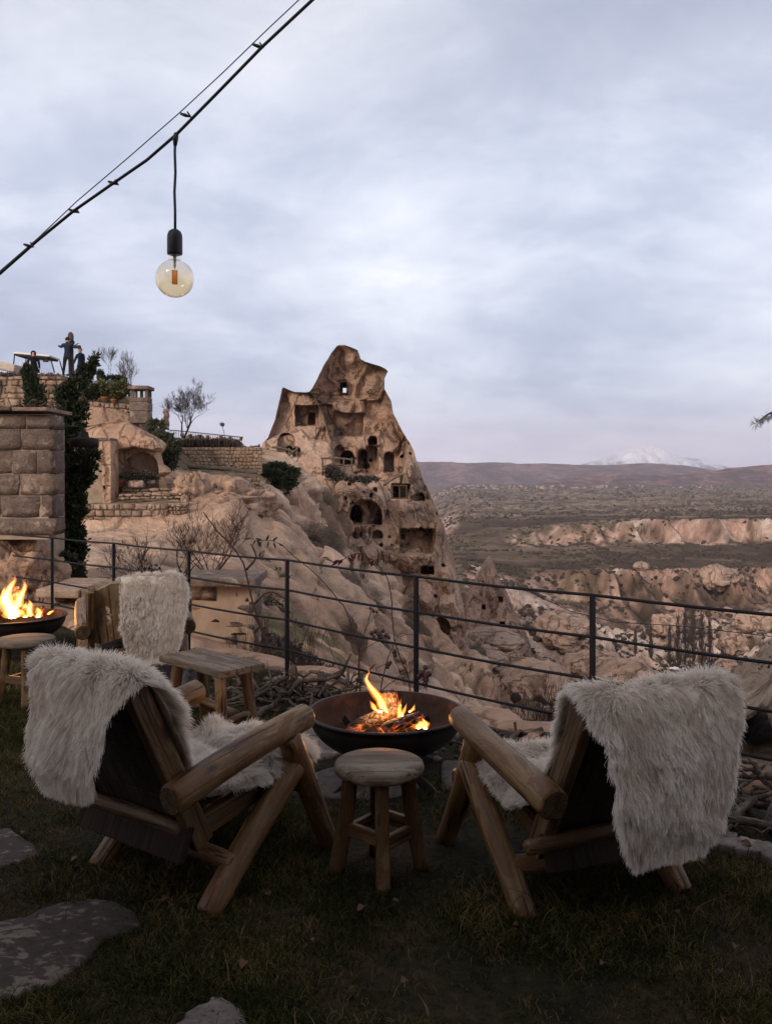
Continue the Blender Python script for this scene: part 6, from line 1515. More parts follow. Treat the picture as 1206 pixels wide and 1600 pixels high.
def sheepskin(root_name, label, pose, path, widths, shift, nh, L, mat, seed, group=None, r=.0009, side_drop=.10, clumpn=420, gs=None, comb=1.0):
    """pelt laid along path (forward, height) in the chair's frame; widths / shift: (t, value) tables"""
    x, y, th = pose
    ro = thing(root_name, label, 'sheepskin', (x, y, 0), -th, group)
    g = np.random.default_rng(seed); nb_, na = 90, 41
    pc = catmull(path, nb_); tt = np.linspace(0, 1, nb_)
    tg = np.gradient(pc, axis=0); tg /= np.linalg.norm(tg, axis=1)[:, None]; nm = np.stack([-tg[:, 1], tg[:, 0]], 1)      # outward: left of travel
    wd = np.interp(tt, *zip(*widths)); sh_ = np.interp(tt, *zip(*shift))
    wd = wd * (1 + .07 * fbm(tt * 9, seed, 0, 3))
    def surf(a, t_):
        """a in -1..1, t in 0..1 -> position, normal, tangent"""
        f = np.clip(t_ * (nb_ - 1), 0, nb_ - 1.001); i = f.astype(int); f = (f - i)[:, None]
        p = pc[i] * (1 - f) + pc[i + 1] * f; n_ = nm[i] * (1 - f) + nm[i + 1] * f; tg_ = tg[i] * (1 - f) + tg[i + 1] * f
        f = f[:, 0]; w_ = wd[i] * (1 - f) + wd[i + 1] * f; s_ = sh_[i] * (1 - f) + sh_[i + 1] * f
        lat = s_ + a * w_; over = np.clip(np.abs(lat) - .27, 0, 1)
        k = np.abs(tg_[:, 0])                        # lying parts sag at the sides, hanging parts curl round
        bul = .012 * fbm(lat * 5, t_ * 9, seed, 3) + .010
        P3 = np.stack([lat - np.sign(lat) * over * k * .55, p[:, 0] + n_[:, 0] * bul, p[:, 1] + n_[:, 1] * bul - over * side_drop * 10 * k * over - over * k * .6], -1)
        N3 = np.stack([np.sign(lat) * over * 4 * k + a * .15, n_[:, 0], n_[:, 1]], -1); N3 /= np.linalg.norm(N3, axis=1)[:, None]
        T3 = np.stack([0 * lat, tg_[:, 0], tg_[:, 1]], -1)
        return P3, N3, T3, w_
    A, T = np.meshgrid(np.linspace(-1, 1, na), tt, indexing='ij')
    # rounded outline
    P3, N3, T3, _ = surf(A.ravel(), T.ravel()); I2 = np.arange(na * nb_).reshape(na, nb_)
    Fq = np.stack([I2[:-1, :-1], I2[1:, :-1], I2[1:, 1:], I2[:-1, 1:]], -1).reshape(-1, 4)
    hd_ = obj('hide', mesh_np('hide', P3, Fq), M['hide'], ro); sl = hd_.modifiers.new('t', 'SOLIDIFY'); sl.thickness = .004; sl.offset = 0
    a = g.uniform(-1, 1, nh); t_ = g.random(nh)
    t_ = np.where(g.random(nh) < .06, g.choice([0.0, 1.0], nh) + 0, t_); a = np.where(g.random(nh) < .08, np.sign(a), a)
    t_ = np.clip(t_, 0, .999)
    p, n_, tv, w_ = surf(a, t_)
    # hair direction: out of the hide, then down under its own weight
    grav = np.array([0, 0, -1.0]); down = grav - n_ * (n_ @ grav)[:, None]; dn = np.linalg.norm(down, axis=1)[:, None]; 
    flow = np.stack([fbm(p[:, 0] * 7, p[:, 1] * 7, p[:, 2] * 7 + seed, 3), fbm(p[:, 0] * 7 + 9, p[:, 1] * 7, p[:, 2] * 7, 3), fbm(p[:, 0] * 7, p[:, 1] * 7 + 9, p[:, 2] * 7, 3)], -1) * 1.6
    edge = (np.abs(a) ** 6)[:, None] * np.sign(a)[:, None] * np.array([1.0, 0, 0]); endv = np.where(t_[:, None] < .04, -tv, 0) + np.where(t_[:, None] > .96, tv, 0)
    d0 = n_ * .75 + down * .75 * comb + flow * .8 + edge * .7 + endv * .8 + g.normal(size=(nh, 3)) * .16; d0 /= np.linalg.norm(d0, axis=1)[:, None]
    Lh = L * g.uniform(.65, 1.15, nh) * (1 + .35 * fbm(p[:, 0] * 5, p[:, 1] * 5, p[:, 2] * 5 + 3, 2))
    # locks: hairs lean to the tip of their nearest lock
    cs_ = g.choice(nh, clumpn, replace=False); cp = p[cs_] * np.array([1, 1, 1]); near_ = np.empty(nh, int)
    for s0 in range(0, nh, 8000):
        q_ = p[s0:s0 + 8000]; near_[s0:s0 + 8000] = np.argmin((q_ ** 2).sum(-1)[:, None] - 2 * q_ @ cp.T + (cp ** 2).sum(-1)[None], axis=1)
    K = 7; pos = np.zeros((nh, K, 3)); pos[:, 0] = p; d = d0.copy(); cur = p.copy()
    for k in range(1, K):
        d = d + grav * (.13 * comb) + g.normal(size=(nh, 3)) * .07; d /= np.linalg.norm(d, axis=1)[:, None]; cur = cur + d * (Lh / (K - 1))[:, None]; pos[:, k] = cur
    strength = g.uniform(.10, .62, nh)
    tip = pos[cs_][near_]; ph = g.uniform(0, 6.28, clumpn)[near_]
    for k in range(1, K):
        w2 = (strength * (k / (K - 1)) ** 1.4 * .8)[:, None]; pos[:, k] = pos[:, k] * (1 - w2) + tip[:, k] * w2
        cw = .0035 * k / K; pos[:, k, 0] += cw * np.sin(k * 1.6 + ph); pos[:, k, 2] += cw * np.cos(k * 1.6 + ph)
    rad = r * np.array([1, 1, .95, .85, .7, .5, .25]); o = curves('fleece', pos, rad[None] * g.uniform(.7, 1.2, nh)[:, None], mat, ro); o['kind'] = 'stuff'
    return ro

def log_chair(pose, label, W_=.33, L=.72, star=False, group='log armchairs round the fire bowls', bh=.90, seed=1):
    random.seed(seed); x, y, th = pose
    ro = thing('log_armchair', label, 'armchair', (x, y, 0), -th, group)
    for sg in (-1, 1):
        a = sg * W_
        log('armrest', (a, 0.0, .475), (a * .99, L + .03, .60), .058, .052, M['log'], ro, 24, .02)
        log('leg', (a * 1.0, .60, .545), (a * 1.04,   .90, .0), .048, .044, M['log'], ro, 20, .025)
        log('leg', (a * .99, .655, .43), (a * 1.03, .19, .0), .051, .046, M['log'], ro, 20, .025)
        b = sg * (W_ - .055)
        board('back_rail', (b, .21, .245), (b, -.105, bh), .085, .045, M['board'], ro, (1, 0, 0), .008)
        board('seat_rail', (b, .13, .275), (b, .78, .375), .085, .045, M['board'], ro, (1, 0, 0), .008) if False else board('seat_rail', (b - sg * .047, .13, .265), (b - sg * .047, .76, .37), .085, .040, M['board'], ro, (1, 0, 0), .008)
    log('stretcher', (-W_ * 1.04, .30, .15), (W_ * 1.04, .30, .15), .034, .032, M['log'], ro, 14, .03)
    log('stretcher', (-W_ * 1.1, .73, .33), (W_ * 1.1, .73, .33), .040, .040, M['log'], ro, 14, .03)
    log('stretcher', (-W_ * 1.15, .12, .315), (W_ * .8, .12, .315), .028, .026, M['board'], ro, 14, .03)
    wi = 2 * (W_ - .055) - .055
    for i in range(6):        # seat slats
        f = (i + .5) / 6; slab('seat_slat', (wi - .09, .095, .022), M['dark_shade_wood'], ro, Matrix.Translation((0, .17 + .56 * f, .325 + .10 * f)) @ Matrix.Rotation(.16, 4, 'X'), .005)
    u_ = Vector((0, -.315, .655)).normalized(); nrm_ = Vector((0, .655, .315)).normalized()
    rot = Matrix((Vector((1, 0, 0)), nrm_, u_)).transposed().to_4x4()
    if not star:
        for i in range(6 if bh > .87 else 5):    # back boards run up between the rails
            c = Vector((0, .185, .29)) + u_ * (.05 + .108 * (i + .5)) - nrm_ * .0
            slab('back_board', (wi, .022, .102), M['dark_shade_wood'], ro, Matrix.Translation(c) @ rot, .005)
        slab('rear_board', (wi + .11, .03, .13), M['dark_shade_wood'], ro, Matrix.Translation((0, .115, .275)) @ Matrix.Rotation(-.44, 4, 'X'), .008)
    return ro
PL, PR, PB = (-1.02, 3.134, .618), (.875, 2.985, -.342), (-1.78, 6.12, -.33)
log_chair(PL, 'log armchair with its white pelt hanging unevenly, facing the fire bowl near the bench', seed=2)
log_chair(PR, 'log armchair whose pelt hides the whole back, beside the heap of sticks', seed=3, bh=.84)
log_chair(PB, 'log armchair with a cut-out star in its curved back board, facing the far fire', W_=.36, star=True, bh=.80, seed=4)
path = [(-.175, .555), (-.185, .64), (-.18, .75), (-.165, .84), (-.145, .895), (-.105, .925), (-.06, .90), (-.015, .83), (.06, .68), (.14, .52), (.21, .42), (.30, .385), (.45, .405), (.62, .435), (.76, .45), (.83, .41), (.86, .33)]
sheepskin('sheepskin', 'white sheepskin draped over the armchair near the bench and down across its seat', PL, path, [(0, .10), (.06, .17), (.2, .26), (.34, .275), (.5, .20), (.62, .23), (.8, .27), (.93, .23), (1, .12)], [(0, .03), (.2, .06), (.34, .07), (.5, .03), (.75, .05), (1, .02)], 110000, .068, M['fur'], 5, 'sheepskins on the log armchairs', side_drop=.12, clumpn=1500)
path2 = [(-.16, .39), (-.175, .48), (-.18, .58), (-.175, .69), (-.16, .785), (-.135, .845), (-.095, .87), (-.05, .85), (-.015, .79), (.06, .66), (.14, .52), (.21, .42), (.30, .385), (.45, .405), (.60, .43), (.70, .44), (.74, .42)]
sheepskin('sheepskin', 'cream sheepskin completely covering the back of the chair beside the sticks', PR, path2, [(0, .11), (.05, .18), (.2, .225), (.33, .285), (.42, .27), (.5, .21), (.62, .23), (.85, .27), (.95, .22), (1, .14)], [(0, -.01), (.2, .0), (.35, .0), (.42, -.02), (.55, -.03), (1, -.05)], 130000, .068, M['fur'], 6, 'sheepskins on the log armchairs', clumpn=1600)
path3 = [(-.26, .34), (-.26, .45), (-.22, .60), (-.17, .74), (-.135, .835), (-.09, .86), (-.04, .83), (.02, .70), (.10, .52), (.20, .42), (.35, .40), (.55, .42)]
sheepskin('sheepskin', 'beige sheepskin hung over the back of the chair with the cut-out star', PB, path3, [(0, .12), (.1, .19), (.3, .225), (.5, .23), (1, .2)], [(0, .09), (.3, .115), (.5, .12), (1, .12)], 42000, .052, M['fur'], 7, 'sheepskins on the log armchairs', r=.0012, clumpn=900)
# star back board of the far chair: a thick board with wavy edges and a real opening
chB = [o for o in bpy.data.objects if o.name.startswith('log_armchair') and 'cut-out star' in o.get('label', '')][0]
def star_board(parent, cx, wdt, hgt, mtx):
    out = []; n = 96; starp = []
    for i in range(n):
        a = 2 * math.pi * i / n; c_, s_ = math.cos(a), math.sin(a); k = (abs(c_) ** 6 + abs(s_) ** 6) ** (-1 / 6)
        X = c_ * k * wdt / 2; Z = s_ * k * hgt / 2
        Z += (.030 * math.sin(X / wdt * 5.5)) * (1 if s_ > 0 else .8); X += .010 * math.sin(Z / hgt * 6)
        out.append((X, Z))
        ra = .045 * (0.30 + .70 * abs(math.cos(2 * a)) ** 2.2) * (1.6 if abs(s_) > abs(c_) else .75); starp.append((c_ * ra, s_ * ra))
    V, Fc = [], []
    for yv in (-.016, .016):
        for ring in (out, [((a[0] * .5 + b[0] * .5), (a[1] * .5 + b[1] * .5)) for a, b in zip(out, starp)], starp):
            for (X, Z) in ring: V.append((X, yv, Z))
    for i in range(n):
        j = (i + 1) % n
        for k in range(2):
            Fc.append((k * n + i, k * n + j, (k + 1) * n + j, (k + 1) * n + i)); Fc.append((3 * n + k * n + j, 3 * n + k * n + i, 3 * n + (k + 1) * n + i, 3 * n + (k + 1) * n + j))
        Fc.append((j, i, 3 * n + i, 3 * n + j)); Fc.append((2 * n + i, 2 * n + j, 5 * n + j, 5 * n + i))
    return obj('back_board', mesh_np('back_board', V, Fc, False), M['pale_board'], parent, mtx)
u_ = Vector((0, -.315, .655)).normalized(); nrm_ = Vector((0, .655, .315)).normalized(); rot = Matrix((Vector((1, 0, 0)), nrm_, u_)).transposed().to_4x4()
M['pale_board'] = m_wood('pale_board', (.12, .08, .045), (.25, .18, .105), (.34, .255, .16), .6)
sb = star_board(chB, 0, .30, .46, Matrix.Translation(Vector((-.19, -.01, .615))) @ Matrix.Rotation(-.25, 4, 'Z') @ rot); sb['label'] = 'pale curved back board with a cut-out star'
for i in range(3):
    slab('back_board', (.34, .022, .13), M['dark_shade_wood'], chB, Matrix.Translation(Vector((.13, .155, .36)) + u_ * (.02 + .135 * i)) @ rot, .006)

# bench table
def px_local(root, u, v, Y): return P(u, v, Y) - root.location
bt = thing('wooden_bench', 'small plank-topped side bench between the two chairs and the railing', 'bench', (-1.07, 5.25, 0), -.75)
for i in range(3):
    slab('top_plank', (.042, .102, .66), M['grey_wood'], bt, Matrix.Translation((0, -.106 + i * .106, .445)) @ Matrix.Rotation(math.radians(90), 4, 'Y'), .008)
for sx in (-1, 1):
    for sy in (-1, 1):
        log('leg', (sx * .23, sy * .09, .425), (sx * .275, sy * .14, 0), .036, .032, M['log'], bt, 16, .03)
    log('stretcher', (sx * .258, -.125, .15), (sx * .258, .125, .15), .022, .022, M['log'], bt, 12, .03)
log('stretcher', (-.255, 0, .19), (.255, 0, .19), .022, .022, M['log'], bt, 12, .03)

def stool(x, y, label, D=.36, h=.45, rz=0, seed=0):
    random.seed(seed + 50); ro = thing('round_stool', label, 'stool', (x, y, 0), rz, 'round wooden stools')
    R_ = D / 2; pr = [(0, h - .04), (R_ * .95, h - .04), (R_ * .985, h - .036), (R_, h - .028), (R_, h - .018), (R_ * .975, h - .006), (R_ * .93, h), (R_ * .5, h + .0012), (0, h)]
    t_ = revolve('seat', pr, 64, M['grey_wood'], ro, None, .006)
    t_.data.transform(Matrix.Rotation(math.pi / 2, 4, 'Y') @ Matrix.Translation((0, 0, 0))); t_.matrix_basis = Matrix.Rotation(-math.pi / 2, 4, 'Y')
    for k in range(4):
        a = -math.pi / 2 + k * math.pi / 2 + .10
        c_, s_ = math.cos(a), math.sin(a)
        # sawn curved leg: three bevelled pieces would show joints, so one swept board
        pts_ = [(.115, h - .036), (.125, .28), (.15, .13), (.175, 0.0)]; pc = catmull(pts_, 9); V, Fc = [], []
        sid = Vector((-s_, c_, 0)); 
        for (rr_, zz) in pc:
            ctr = Vector((c_ * rr_, s_ * rr_, zz)); wdt, dp = .026, .030; bvl = .007
            for (aa, bb) in ((-1, -.7), (-.7, -1), (.7, -1), (1, -.7), (1, .7), (.7, 1), (-.7, 1), (-1, .7)):
                V.append(ctr + sid * (aa * wdt) + Vector((c_, s_, 0)) * (bb * dp))
        for i in range(8):
            for j in range(8): j2 = (j + 1) % 8; Fc.append((i * 8 + j, i * 8 + j2, (i + 1) * 8 + j2, (i + 1) * 8 + j))
        Fc.append(tuple(range(8))[::-1]); Fc.append(tuple(64 + j for j in range(8)))
        o = obj('leg', mesh_np('leg', V, Fc), M['board'], ro)
    for k in range(4):
        a0 = -math.pi / 2 + k * math.pi / 2 + .10; a1 = a0 + math.pi / 2
        p0 = Vector((math.cos(a0) * .135, math.sin(a0) * .135, .17 + .02 * (k % 2))); p1 = Vector((math.cos(a1) * .135, math.sin(a1) * .135, .17 + .02 * (k % 2)))
        board('stretcher', p0, p1, .055, .024, M['board'], ro, (p1 - p0).cross(Vector((0, 0, 1))), .005)
    return ro
stool(-.028, 3.43, 'round-topped wooden stool standing in front of the central fire bowl', seed=1)
stool(-2.50, 5.95, 'round-topped wooden stool standing before the far fire bowl', D=.40, h=.46, rz=.3, seed=2)

t = NT('rusty_steel'); n_ = t.noise(t.map(), 7, 8, .65, .5); n2_ = t.noise(t.map(), 40, 4, .6)
t.col(t.ramp(n_, [(.35, (.008, .005, .005)), (.5, (.022, .012, .010)), (.64, (.055, .029, .021))])).rough(.75, .3, .3); t.bump(n2_, .002, 1); M['rust'] = t.m
t = NT('burnt_steel'); n_ = t.noise(t.map(), 9, 6, .6); t.col(t.ramp(n_, [(.35, (.010, .008, .008)), (.65, (.030, .020, .018))])).rough(.55, .4, .5); M['burnt'] = t.m
def m_ember():
    t = NT('charred_log'); v = t.tc.outputs['Object']
    ck = t.vor(t.map((34, 34, 16)), 1.0, 'DISTANCE_TO_EDGE', .8); n = t.noise(t.map(), 14, 5, .6)
    s_ = t.node('ShaderNodeSeparateXYZ'); gm = t.node('ShaderNodeNewGeometry'); t.l.new(gm.outputs['Normal'], s_.inputs[0])
    crack = t.ramp(ck, [(.03, (1, 1, 1)), (.10, (0, 0, 0))]); hot = t.ramp(n, [(.46, (0, 0, 0)), (.60, (1, 1, 1))])
    low = t.ramp(s_.outputs[2], [(.30, (1, 1, 1)), (.62, (.04, .04, .04))])
    e = t.math('MULTIPLY', t.math('ADD', t.math('MULTIPLY', crack, 1.0), t.math('MULTIPLY', hot, .35)), t.math('MULTIPLY', low, t.math('ADD', hot, .15)))
    ash = t.noise(t.map(), 30, 3, .6)
    t.col(t.ramp(ash, [(.45, (.010, .008, .008)), (.62, (.09, .08, .085))])).rough(.85, .2)
    t.b.inputs['Emission Color'].default_value = (1, .16, .02, 1); t.l.new(t.math('MULTIPLY', e, 1.0), t.b.inputs['Emission Strength'])
    t.bump(t.math('MINIMUM', ck, .12), .05, 1); return t.m
M['ember'] = m_ember()
def m_flame(name, c, st):
    t = NT(name); t.n.remove(t.b); e = t.node('ShaderNodeEmission'); e.inputs[0].default_value = (*c, 1); e.inputs[1].default_value = st
    t.l.new(e.outputs[0], t.out.inputs['Volume']); return t.m
M['fl_out'] = m_flame('flame_outer', (1, .22, .02), 42); M['fl_in'] = m_flame('flame_inner', (1, .50, .10), 150)
def flame(root, pts_, rad, name='flame'):
    """tapering tongue of burning gas: an outer and an inner body of glowing volume"""
    n = 16; pc = catmull(pts_, n); 
    for k, (mk, sc) in enumerate((('fl_out', 1.0), ('fl_in', .55))):
        V, Fc = [], []; seg = 14
        for i in range(n):
            t_ = i / (n - 1); r_ = rad * sc * (math.sin(math.pi * min(1, (t_ * .92 + .10)) ** .62) ** .9) * (1 if k == 0 else (1 if t_ < .72 else max(.02, (1 - t_) / .28)))
            r_ = max(r_, .0006)
            for j in range(seg):
                a = 2 * math.pi * j / seg; w = 1 + .28 * math.sin(2 * a + t_ * 9 + rad * 400) + .12 * math.sin(5 * a + 11 * t_)
                V.append((pc[i][0] + math.cos(a) * r_ * w, pc[i][1] + math.sin(a) * r_ * w * .8, pc[i][2] + (t_ - .0) * 0))
        for i in range(n - 1):
            for j in range(seg): j2 = (j + 1) % seg; Fc.append((i * seg + j, i * seg + j2, (i + 1) * seg + j2, (i + 1) * seg + j))
        Fc.append(tuple(range(seg))[::-1]); Fc.append(tuple((n - 1) * seg + j for j in range(seg)))
        o = obj(name if k == 0 else 'flame_core', mesh_np(name, V, Fc), M[mk], root if k == 0 else last)
        if k == 0: last = o
    return last
def fire_bowl(x, y, label, rz=0):
    ro = thing('fire_bowl', label, 'fire bowl', (x, y, 0), rz, 'round steel fire bowls')
    R_ = .40; zr = .345; d = .225; pr = []
    for i in range(15): a = i / 14 * math.pi / 2; pr.append((R_ * math.sin(a), zr - d * math.cos(a)))
    inner = [(R_ * .965 * math.sin(a), zr - .004 - (d - .012) * math.cos(a)) for a in [i / 14 * math.pi / 2 for i in range(14, -1, -1)]]
    ob = revolve('bowl_shell', pr + [(R_ + .012, zr + .002), (R_ + .013, zr + .014), (R_ - .004, zr + .015)] , 96, M['burnt'], ro)
    revolve('bowl_inside', [(R_ - .004, zr + .0145)] + inner, 96, M['rust'], ro)
    for k in range(2):
        a = math.pi / 4 + k * math.pi / 2
        for sg in (-1, 1):
            dv = Vector((math.cos(a), math.sin(a), 0)) * sg; board('leg', dv * .36 + Vector((0, 0, 0.0)), dv * -.04 + Vector((0, 0, .175)), .05, .012, M['burnt'], ro, dv.cross(Vector((0, 0, 1))), .003)
            board('leg', dv * .10 + Vector((0, 0, .12)), dv * .33 + Vector((0, 0, .25)), .05, .010, M['burnt'], ro, dv.cross(Vector((0, 0, 1))), .003)
    revolve('ash_bed', [(0, .195), (.10, .192), (.17, .183), (.215, .17), (.22, .15)], 40, m_simple('ash', (.06, .045, .042), .95, .1, 0, .5, 25, .01), ro, None, .06)
    return ro
fire_bowl(0, 4.5, 'rusty steel fire bowl burning in the middle between the two sheepskin chairs')
fire_bowl(-3.22, 7.5, 'steel fire bowl with tall flames beyond the far stool', .5)
def fire_log(label, p0, p1, r0, r1=None, seed=0):
    ro = thing('burning_log', label, 'firewood', p0, group='logs burning in the fire bowls'); random.seed(seed); log('charred_log', (0, 0, 0), Vector(p1) - Vector(p0), r0, r1 or r0 * .9, M['ember'], ro, 18, .05, bevel=.01); return ro
B0 = Vector((0, 4.5, 0))
fire_log('long charred log lying low with glowing orange cracks', P(545, 1146, 4.36), P(622, 1108, 4.50), .036, seed=1)
fire_log('upright black log end poking out of the central fire', P(614, 1128, 4.50), P(605, 1080, 4.52), .036, .038, seed=2)
fire_log('short ashy log lying across the front of the central fire', P(600, 1146, 4.30), P(660, 1116, 4.42), .032, seed=3)
fire_log('glowing ember log deep under the flames of the central fire', P(588, 1142, 4.46), P(648, 1136, 4.44), .028, seed=4)
cf = thing('campfire_flames', 'orange and yellow flames leaping up beside the upright black log', 'flames', (0, 4.5, .25)); q = cf.location
def fpts(L, Y): return [list(P(u, v, Y) - q) for u, v in L]
for L_, r_, Y_ in (([(603, 1112), (597, 1098), (588, 1085), (578, 1072), (572, 1060), (577, 1049), (572, 1042)], .026, 4.45), ([(594, 1112), (586, 1108), (582, 1100), (577, 1094)], .020, 4.42), ([(598, 1110), (594, 1100), (590, 1090)], .022, 4.5),
                   ([(618, 1138), (624, 1122), (624, 1105), (627, 1090)], .020, 4.40), ([(612, 1140), (618, 1130), (622, 1120)], .022, 4.42), ([(628, 1118), (632, 1108), (636, 1098)], .011, 4.5), ([(640, 1112), (645, 1108), (648, 1100)], .013, 4.5),
                   ([(654, 1138), (656, 1130), (650, 1120)], .030, 4.4), ([(664, 1138), (664, 1130), (660, 1122)], .024, 4.38), ([(645, 1128), (652, 1124), (660, 1121)], .014, 4.5), ([(602, 1142), (602, 1135), (603, 1126)], .012, 4.4)):
    flame(cf, fpts(L_, Y_), r_)
ff = thing('campfire_flames', 'tall yellow flames of the far fire against the ashlar wall', 'flames', (-3.22, 7.5, .3)); q = ff.location
for L_, r_, Y_ in (([(18, 962), (14, 948), (10, 935), (16, 918), (24, 905), (22, 897)], .060, 7.45), ([(30, 962), (28, 945), (34, 930), (40, 914), (34, 904)], .045, 7.5), ([(20, 965), (24, 955), (18, 942)], .075, 7.4), ([(8, 945), (5, 930), (9, 915)], .03, 7.5), ([(48, 962), (46, 952), (48, 942), (44, 936)], .035, 7.4), ([(60, 964), (62, 957), (58, 948)], .035, 7.4), ([(76, 960), (80, 956), (86, 953)], .022, 7.35), ([(40, 964), (38, 955), (42, 940)], .035, 7.45)):
    flame(ff, fpts(L_, Y_), r_)
fire_log('dark log leaning up through the tall far flames', P(10, 962, 7.5), P(26, 915, 7.6), .055, seed=6)
fire_log('ember log lying flat in the far fire', P(30, 958, 7.45), P(70, 950, 7.5), .045, seed=7)
for nm, loc, en, sz in (('fire_light', P(605, 1105, 4.42), 9.0, .07), ('fire_light_far', P(26, 935, 7.45), 26.0, .12)):
    ld = bpy.data.lights.new(nm, 'POINT'); ld.energy = en; ld.color = (1, .42, .12); ld.shadow_soft_size = sz; lo = bpy.data.objects.new(nm, ld); C.objects.link(lo); lo.location = loc

# dark shaggy cushion under the far chair
cu = thing('shaggy_cushion', 'dark grey shaggy cushion on the ground under the far chair', 'cushion', G(276, 1096)); cu.location.z = .0
o = blob('cushion', (0, 0, .13), (.15, .13, .12), M['dark_shade_wood'], 4, 4, .08, parent=cu)
g = np.random.default_rng(9); n = 16000; d = g.normal(size=(n, 3)); d /= np.linalg.norm(d, axis=1)[:, None]; d = d[d[:, 2] > -.6]; n = len(d)
p = d * np.array([.15, .13, .12]) + np.array([0, 0, .13]); fl_ = np.stack([fbm(p[:, 0] * 20, p[:, 1] * 20, p[:, 2] * 20 + i * 7, 2) for i in range(3)], -1)
pos = [p]; dd = d + fl_ * .9
for k in range(4): dd = dd + np.array([0, 0, -.25]); dd /= np.linalg.norm(dd, axis=1)[:, None]; pos.append(pos[-1] + dd * .012)
o = curves('fleece', np.stack(pos, 1), np.array([.0016, .0016, .0014, .001, .0004]), M['fur_grey'], cu); o['kind'] = 'stuff'

# ---- string light
sl_ = thing('string_light', 'amber globe bulb hanging from the black festoon cable', 'light bulb', P(273, 215, 2.12)); q = sl_.location; s = 2.12 / F
m = MB(); m.tube([P(u, v, 2.12) - q for u, v in ((274, 214), (273.5, 240), (274.5, 270), (273, 300), (274, 330), (274, 362))], 2.1 * s, 10); m.obj('cord', M['rubber'], sl_)
m = MB(); m.tube([P(276, 208, 2.12) - q, P(274.5, 216, 2.12) - q, P(274, 228, 2.12) - q], [3.5 * s, 4.6 * s, 2.6 * s], 10); m.obj('clamp', M['rubber'], sl_)
R_ = 11.8 * s; c = P(273.4, 398, 2.12) - q
hold = revolve('lamp_holder', [(0, 40 * s), (5 * s, 39.5 * s), (9.5 * s, 36 * s), (11.4 * s, 31 * s), (11.8 * s, 26 * s), (11.8 * s, 2 * s), (11 * s, 0), (0, 0)], 32, M['rubber'], sl_, Matrix.Translation(c))
t = NT('amber_glass'); t.b.inputs['Transmission Weight'].default_value = 1; t.b.inputs['Roughness'].default_value = .02; t.b.inputs['IOR'].default_value = 1.45
sx_ = t.node('ShaderNodeSeparateXYZ'); t.l.new(t.tc.outputs['Object'], sx_.inputs[0]); nn_ = t.noise(t.map(), 20, 3, .5)
hgt = t.math('ADD', t.math('MULTIPLY', sx_.outputs[2], -9.0), t.math('MULTIPLY', nn_, .5)); t.col(t.ramp(hgt, [(.25, (.98, .96, .93)), (.95, (.96, .84, .64))])); M['glass'] = t.m
gr = 29.6 * s; prof = []
for i in range(9): prof.append((9.4 * s - .25 * s * i / 8, 1 * s - i * .9 * s))
zc_ = -(37 * s); a0 = math.acos(min(1, (9.15 * s) / gr))
for i in range(40):
    a = (math.pi / 2 - (math.pi / 2 - a0)) - (a0 + math.pi / 2) * i / 39; prof.append((max(.00002, gr * math.cos(a)), zc_ + gr * math.sin(a)))
prof = [p_ for p_ in prof]
th_ = .0007; pn = len(prof); inn = []
for i, (r_, z_) in enumerate(prof):
    if i < 9: inn.append((r_ - th_, z_))
    else: k_ = (gr - th_) / gr; inn.append((max(.00001, r_ * k_), zc_ + (z_ - zc_) * k_))
inn = inn[::-1]
revolve('bulb_glass', (prof + inn)[::-1], 56, M['glass'], sl_, Matrix.Translation(c))
t = NT('amber_filament'); t.col((.75, .33, .10)).rough(.5); t.b.inputs['Emission Color'].default_value = (1, .42, .12, 1); t.b.inputs['Emission Strength'].default_value = .15; M['fil'] = t.m
for k in range(4):
    a = k * 1.57 + .4; m = MB(); m.tube([c + Vector((math.cos(a) * 3.2 * s, math.sin(a) * 3.2 * s, -24 * s)), c + Vector((math.cos(a) * 7.5 * s * (1 if k % 2 else .7), math.sin(a) * 5 * s, -25 * s)), c + Vector((math.cos(a) * 3.0 * s, math.sin(a) * 3 * s, -46 * s))][::2], 1.5 * s, 8); m.obj('filament', M['fil'], sl_)
m = MB(); m.tube([c + Vector((0, 0, 0)), c + Vector((0, 0, -20 * s))], [3.2 * s, 1.6 * s], 12); m.tube([c + Vector((0, 0, -20 * s)), c + Vector((0, 0, -46 * s))], .5 * s, 6); m.obj('glass_stem', m_simple('stem_glass', (.62, .56, .48), .3, .5), sl_)
cb = thing('festoon_cable', 'thick black festoon cable running diagonally across the sky', 'cable', P(275, 212, 2.12)); q = cb.location
cpts = [(-70, 470, 2.3), (0, 428, 2.25), (60, 375, 2.22), (115, 330, 2.2), (175, 288, 2.17), (230, 250, 2.14), (276, 210, 2.12), (340, 145, 2.08), (410, 73, 2.05), (488, 0, 2.0), (560, -70, 1.96)]
m = MB(); m.tube([P(u, v, y) - q for u, v, y in cpts], 2.5 * s, 10); m.obj('cable_jacket', M['rubber'], cb)
for (u, v, y) in ((45, 384, 2.22), (116, 330, 2.2), (177, 286, 2.17), (290, 180, 2.1), (403, 72, 2.05)):
    m = MB(); p = P(u, v, y) - q; m.tube([p + Vector((-.012, 0, .004)), p, p + Vector((.012, 0, -.003)), p + Vector((.004, .004, .010))], [.003, .0045, .0035, .002], 7); m.obj('cable_tie', M['rubber'], cb)
gw = thing('support_wire', 'thin steel wire running beside the festoon cable', 'wire', P(275, 180, 2.12)); q = gw.location
m = MB(); m.tube([P(u, v, y) - q for u, v, y in ((-70, 474, 2.3), (0, 424, 2.25), (60, 372, 2.22), (120, 315, 2.19), (200, 247, 2.15), (280, 177, 2.11), (350, 112, 2.07), (420, 44, 2.03), (470, -3, 2.0), (540, -72, 1.96))], .85 * s, 6); m.obj('wire_strand', M['rubber'], gw)

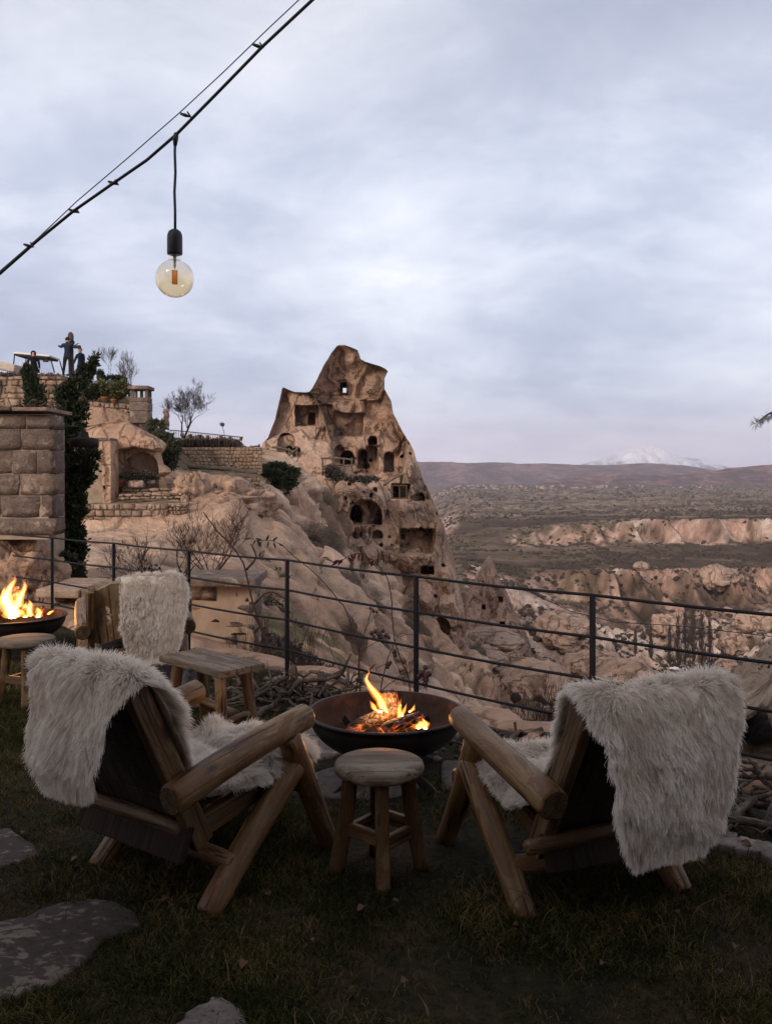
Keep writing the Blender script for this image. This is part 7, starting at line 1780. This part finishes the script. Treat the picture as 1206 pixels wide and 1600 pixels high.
# ---- fallen leaves on the lawn
lv = [(565, 1423, 'curled tan leaf in front of the stool legs'), (617, 1410, 'pale narrow leaf near the fore leg of the log chair'), (486, 1472, 'small round yellow leaf in the mid lawn'), (1094, 1348, 'large brown leaf on the grass by the kerb stones'), (1080, 1322, 'crumpled orange leaf behind the fur-covered chair'), (1056, 1428, 'pale leaf lying past the short chair leg'), (806, 1447, 'cream sliver at the foot of the thick chair leg'), (36, 1302, 'orange leaf near the dusty pink slab'), (118, 1344, 'brown leaf beside the rear chair foot'), (258, 1407, 'thin pale leaf in the chair shadow'), (660, 1340, 'small cream leaf by the stool foot'), (420, 1398, 'dark rust leaf beside the big slanting leg'), (630, 1536, 'tan leaf near the bare patch'), (1148, 1482, 'pale leaf at the bottom corner of the lawn'), (1125, 1520, 'dull orange leaf in the dark corner'), (940, 1508, 'small straw leaf far from any chair'), (1165, 1320, 'white wood chip on the kerb'), (380, 1510, 'faint brown leaf in the lower lawn')]
for i, (u, v, lab) in enumerate(lv):
    c = G(u, v, .03); L_ = random.uniform(.025, .045); V, Fc = [], []
    for t_, wd in ((0, .03), (.2, .26), (.45, .36), (.75, .24), (1, .0)):
        z = L_ * .35 * math.sin(t_ * 3.1) * random.uniform(.5, 1.2)
        V += [(L_ * (t_ - .5), -wd * L_, z + .12 * L_), (L_ * (t_ - .5), 0, z * .6), (L_ * (t_ - .5), wd * L_, z + .16 * L_)]
    for k in range(4):
        for j in (0, 1): Fc.append((k * 3 + j, k * 3 + j + 1, k * 3 + j + 4, k * 3 + j + 3))
    o = obj('fallen_leaf', mesh_np('leaf', V, Fc), M['leafdry']); o.location = c; o.rotation_euler = (random.uniform(-.3, .3), random.uniform(-.3, .3), random.uniform(0, 6)); tag(o, lab, 'leaf', 'dry leaves on the lawn')
    sl = o.modifiers.new('t', 'SOLIDIFY'); sl.thickness = .0006

# ---- unseen house added behind the lawn to shade the terrace
hs = thing('added_shade_house', 'unseen stone house added behind the terrace lawn to shade it', 'house', (0, -5.2, 0))
slab('wall', (18, 5, 6.2), M['mortar'], hs, Matrix.Translation((0, -1.3, 2.9)), .03)
rf = MB(); rf.add([Vector(p) for p in ((-9.8, 1.9, 5.9), (9.8, 1.9, 5.9), (9.8, -4.5, 5.9), (-9.8, -4.5, 5.9), (-9.8, -1.3, 8.0), (9.8, -1.3, 8.0))], [(3, 2, 1, 0), (0, 1, 5, 4), (2, 3, 4, 5), (1, 2, 5), (3, 0, 4)]); rf.obj('roof', M['terracotta'], hs, smooth=False)
for x in (-5, -2, 4.5): 
    w = slab('window', (1.1, .14, 1.5), M['board'], hs, Matrix.Translation((x, 1.19, 1.9)), .02); slab('pane', (.86, .02, 1.26), gl_.m, w, Matrix.Translation((0, .08, 0)), .003)
dr = slab('door', (1.1, .12, 2.2), M['board'], hs, Matrix.Translation((1.6, 1.19, 1.1)), .02); o = blob('handle', (.4, .09, 0), (.03, .03, .03), M['iron'], 1, 2, 0, parent=dr)
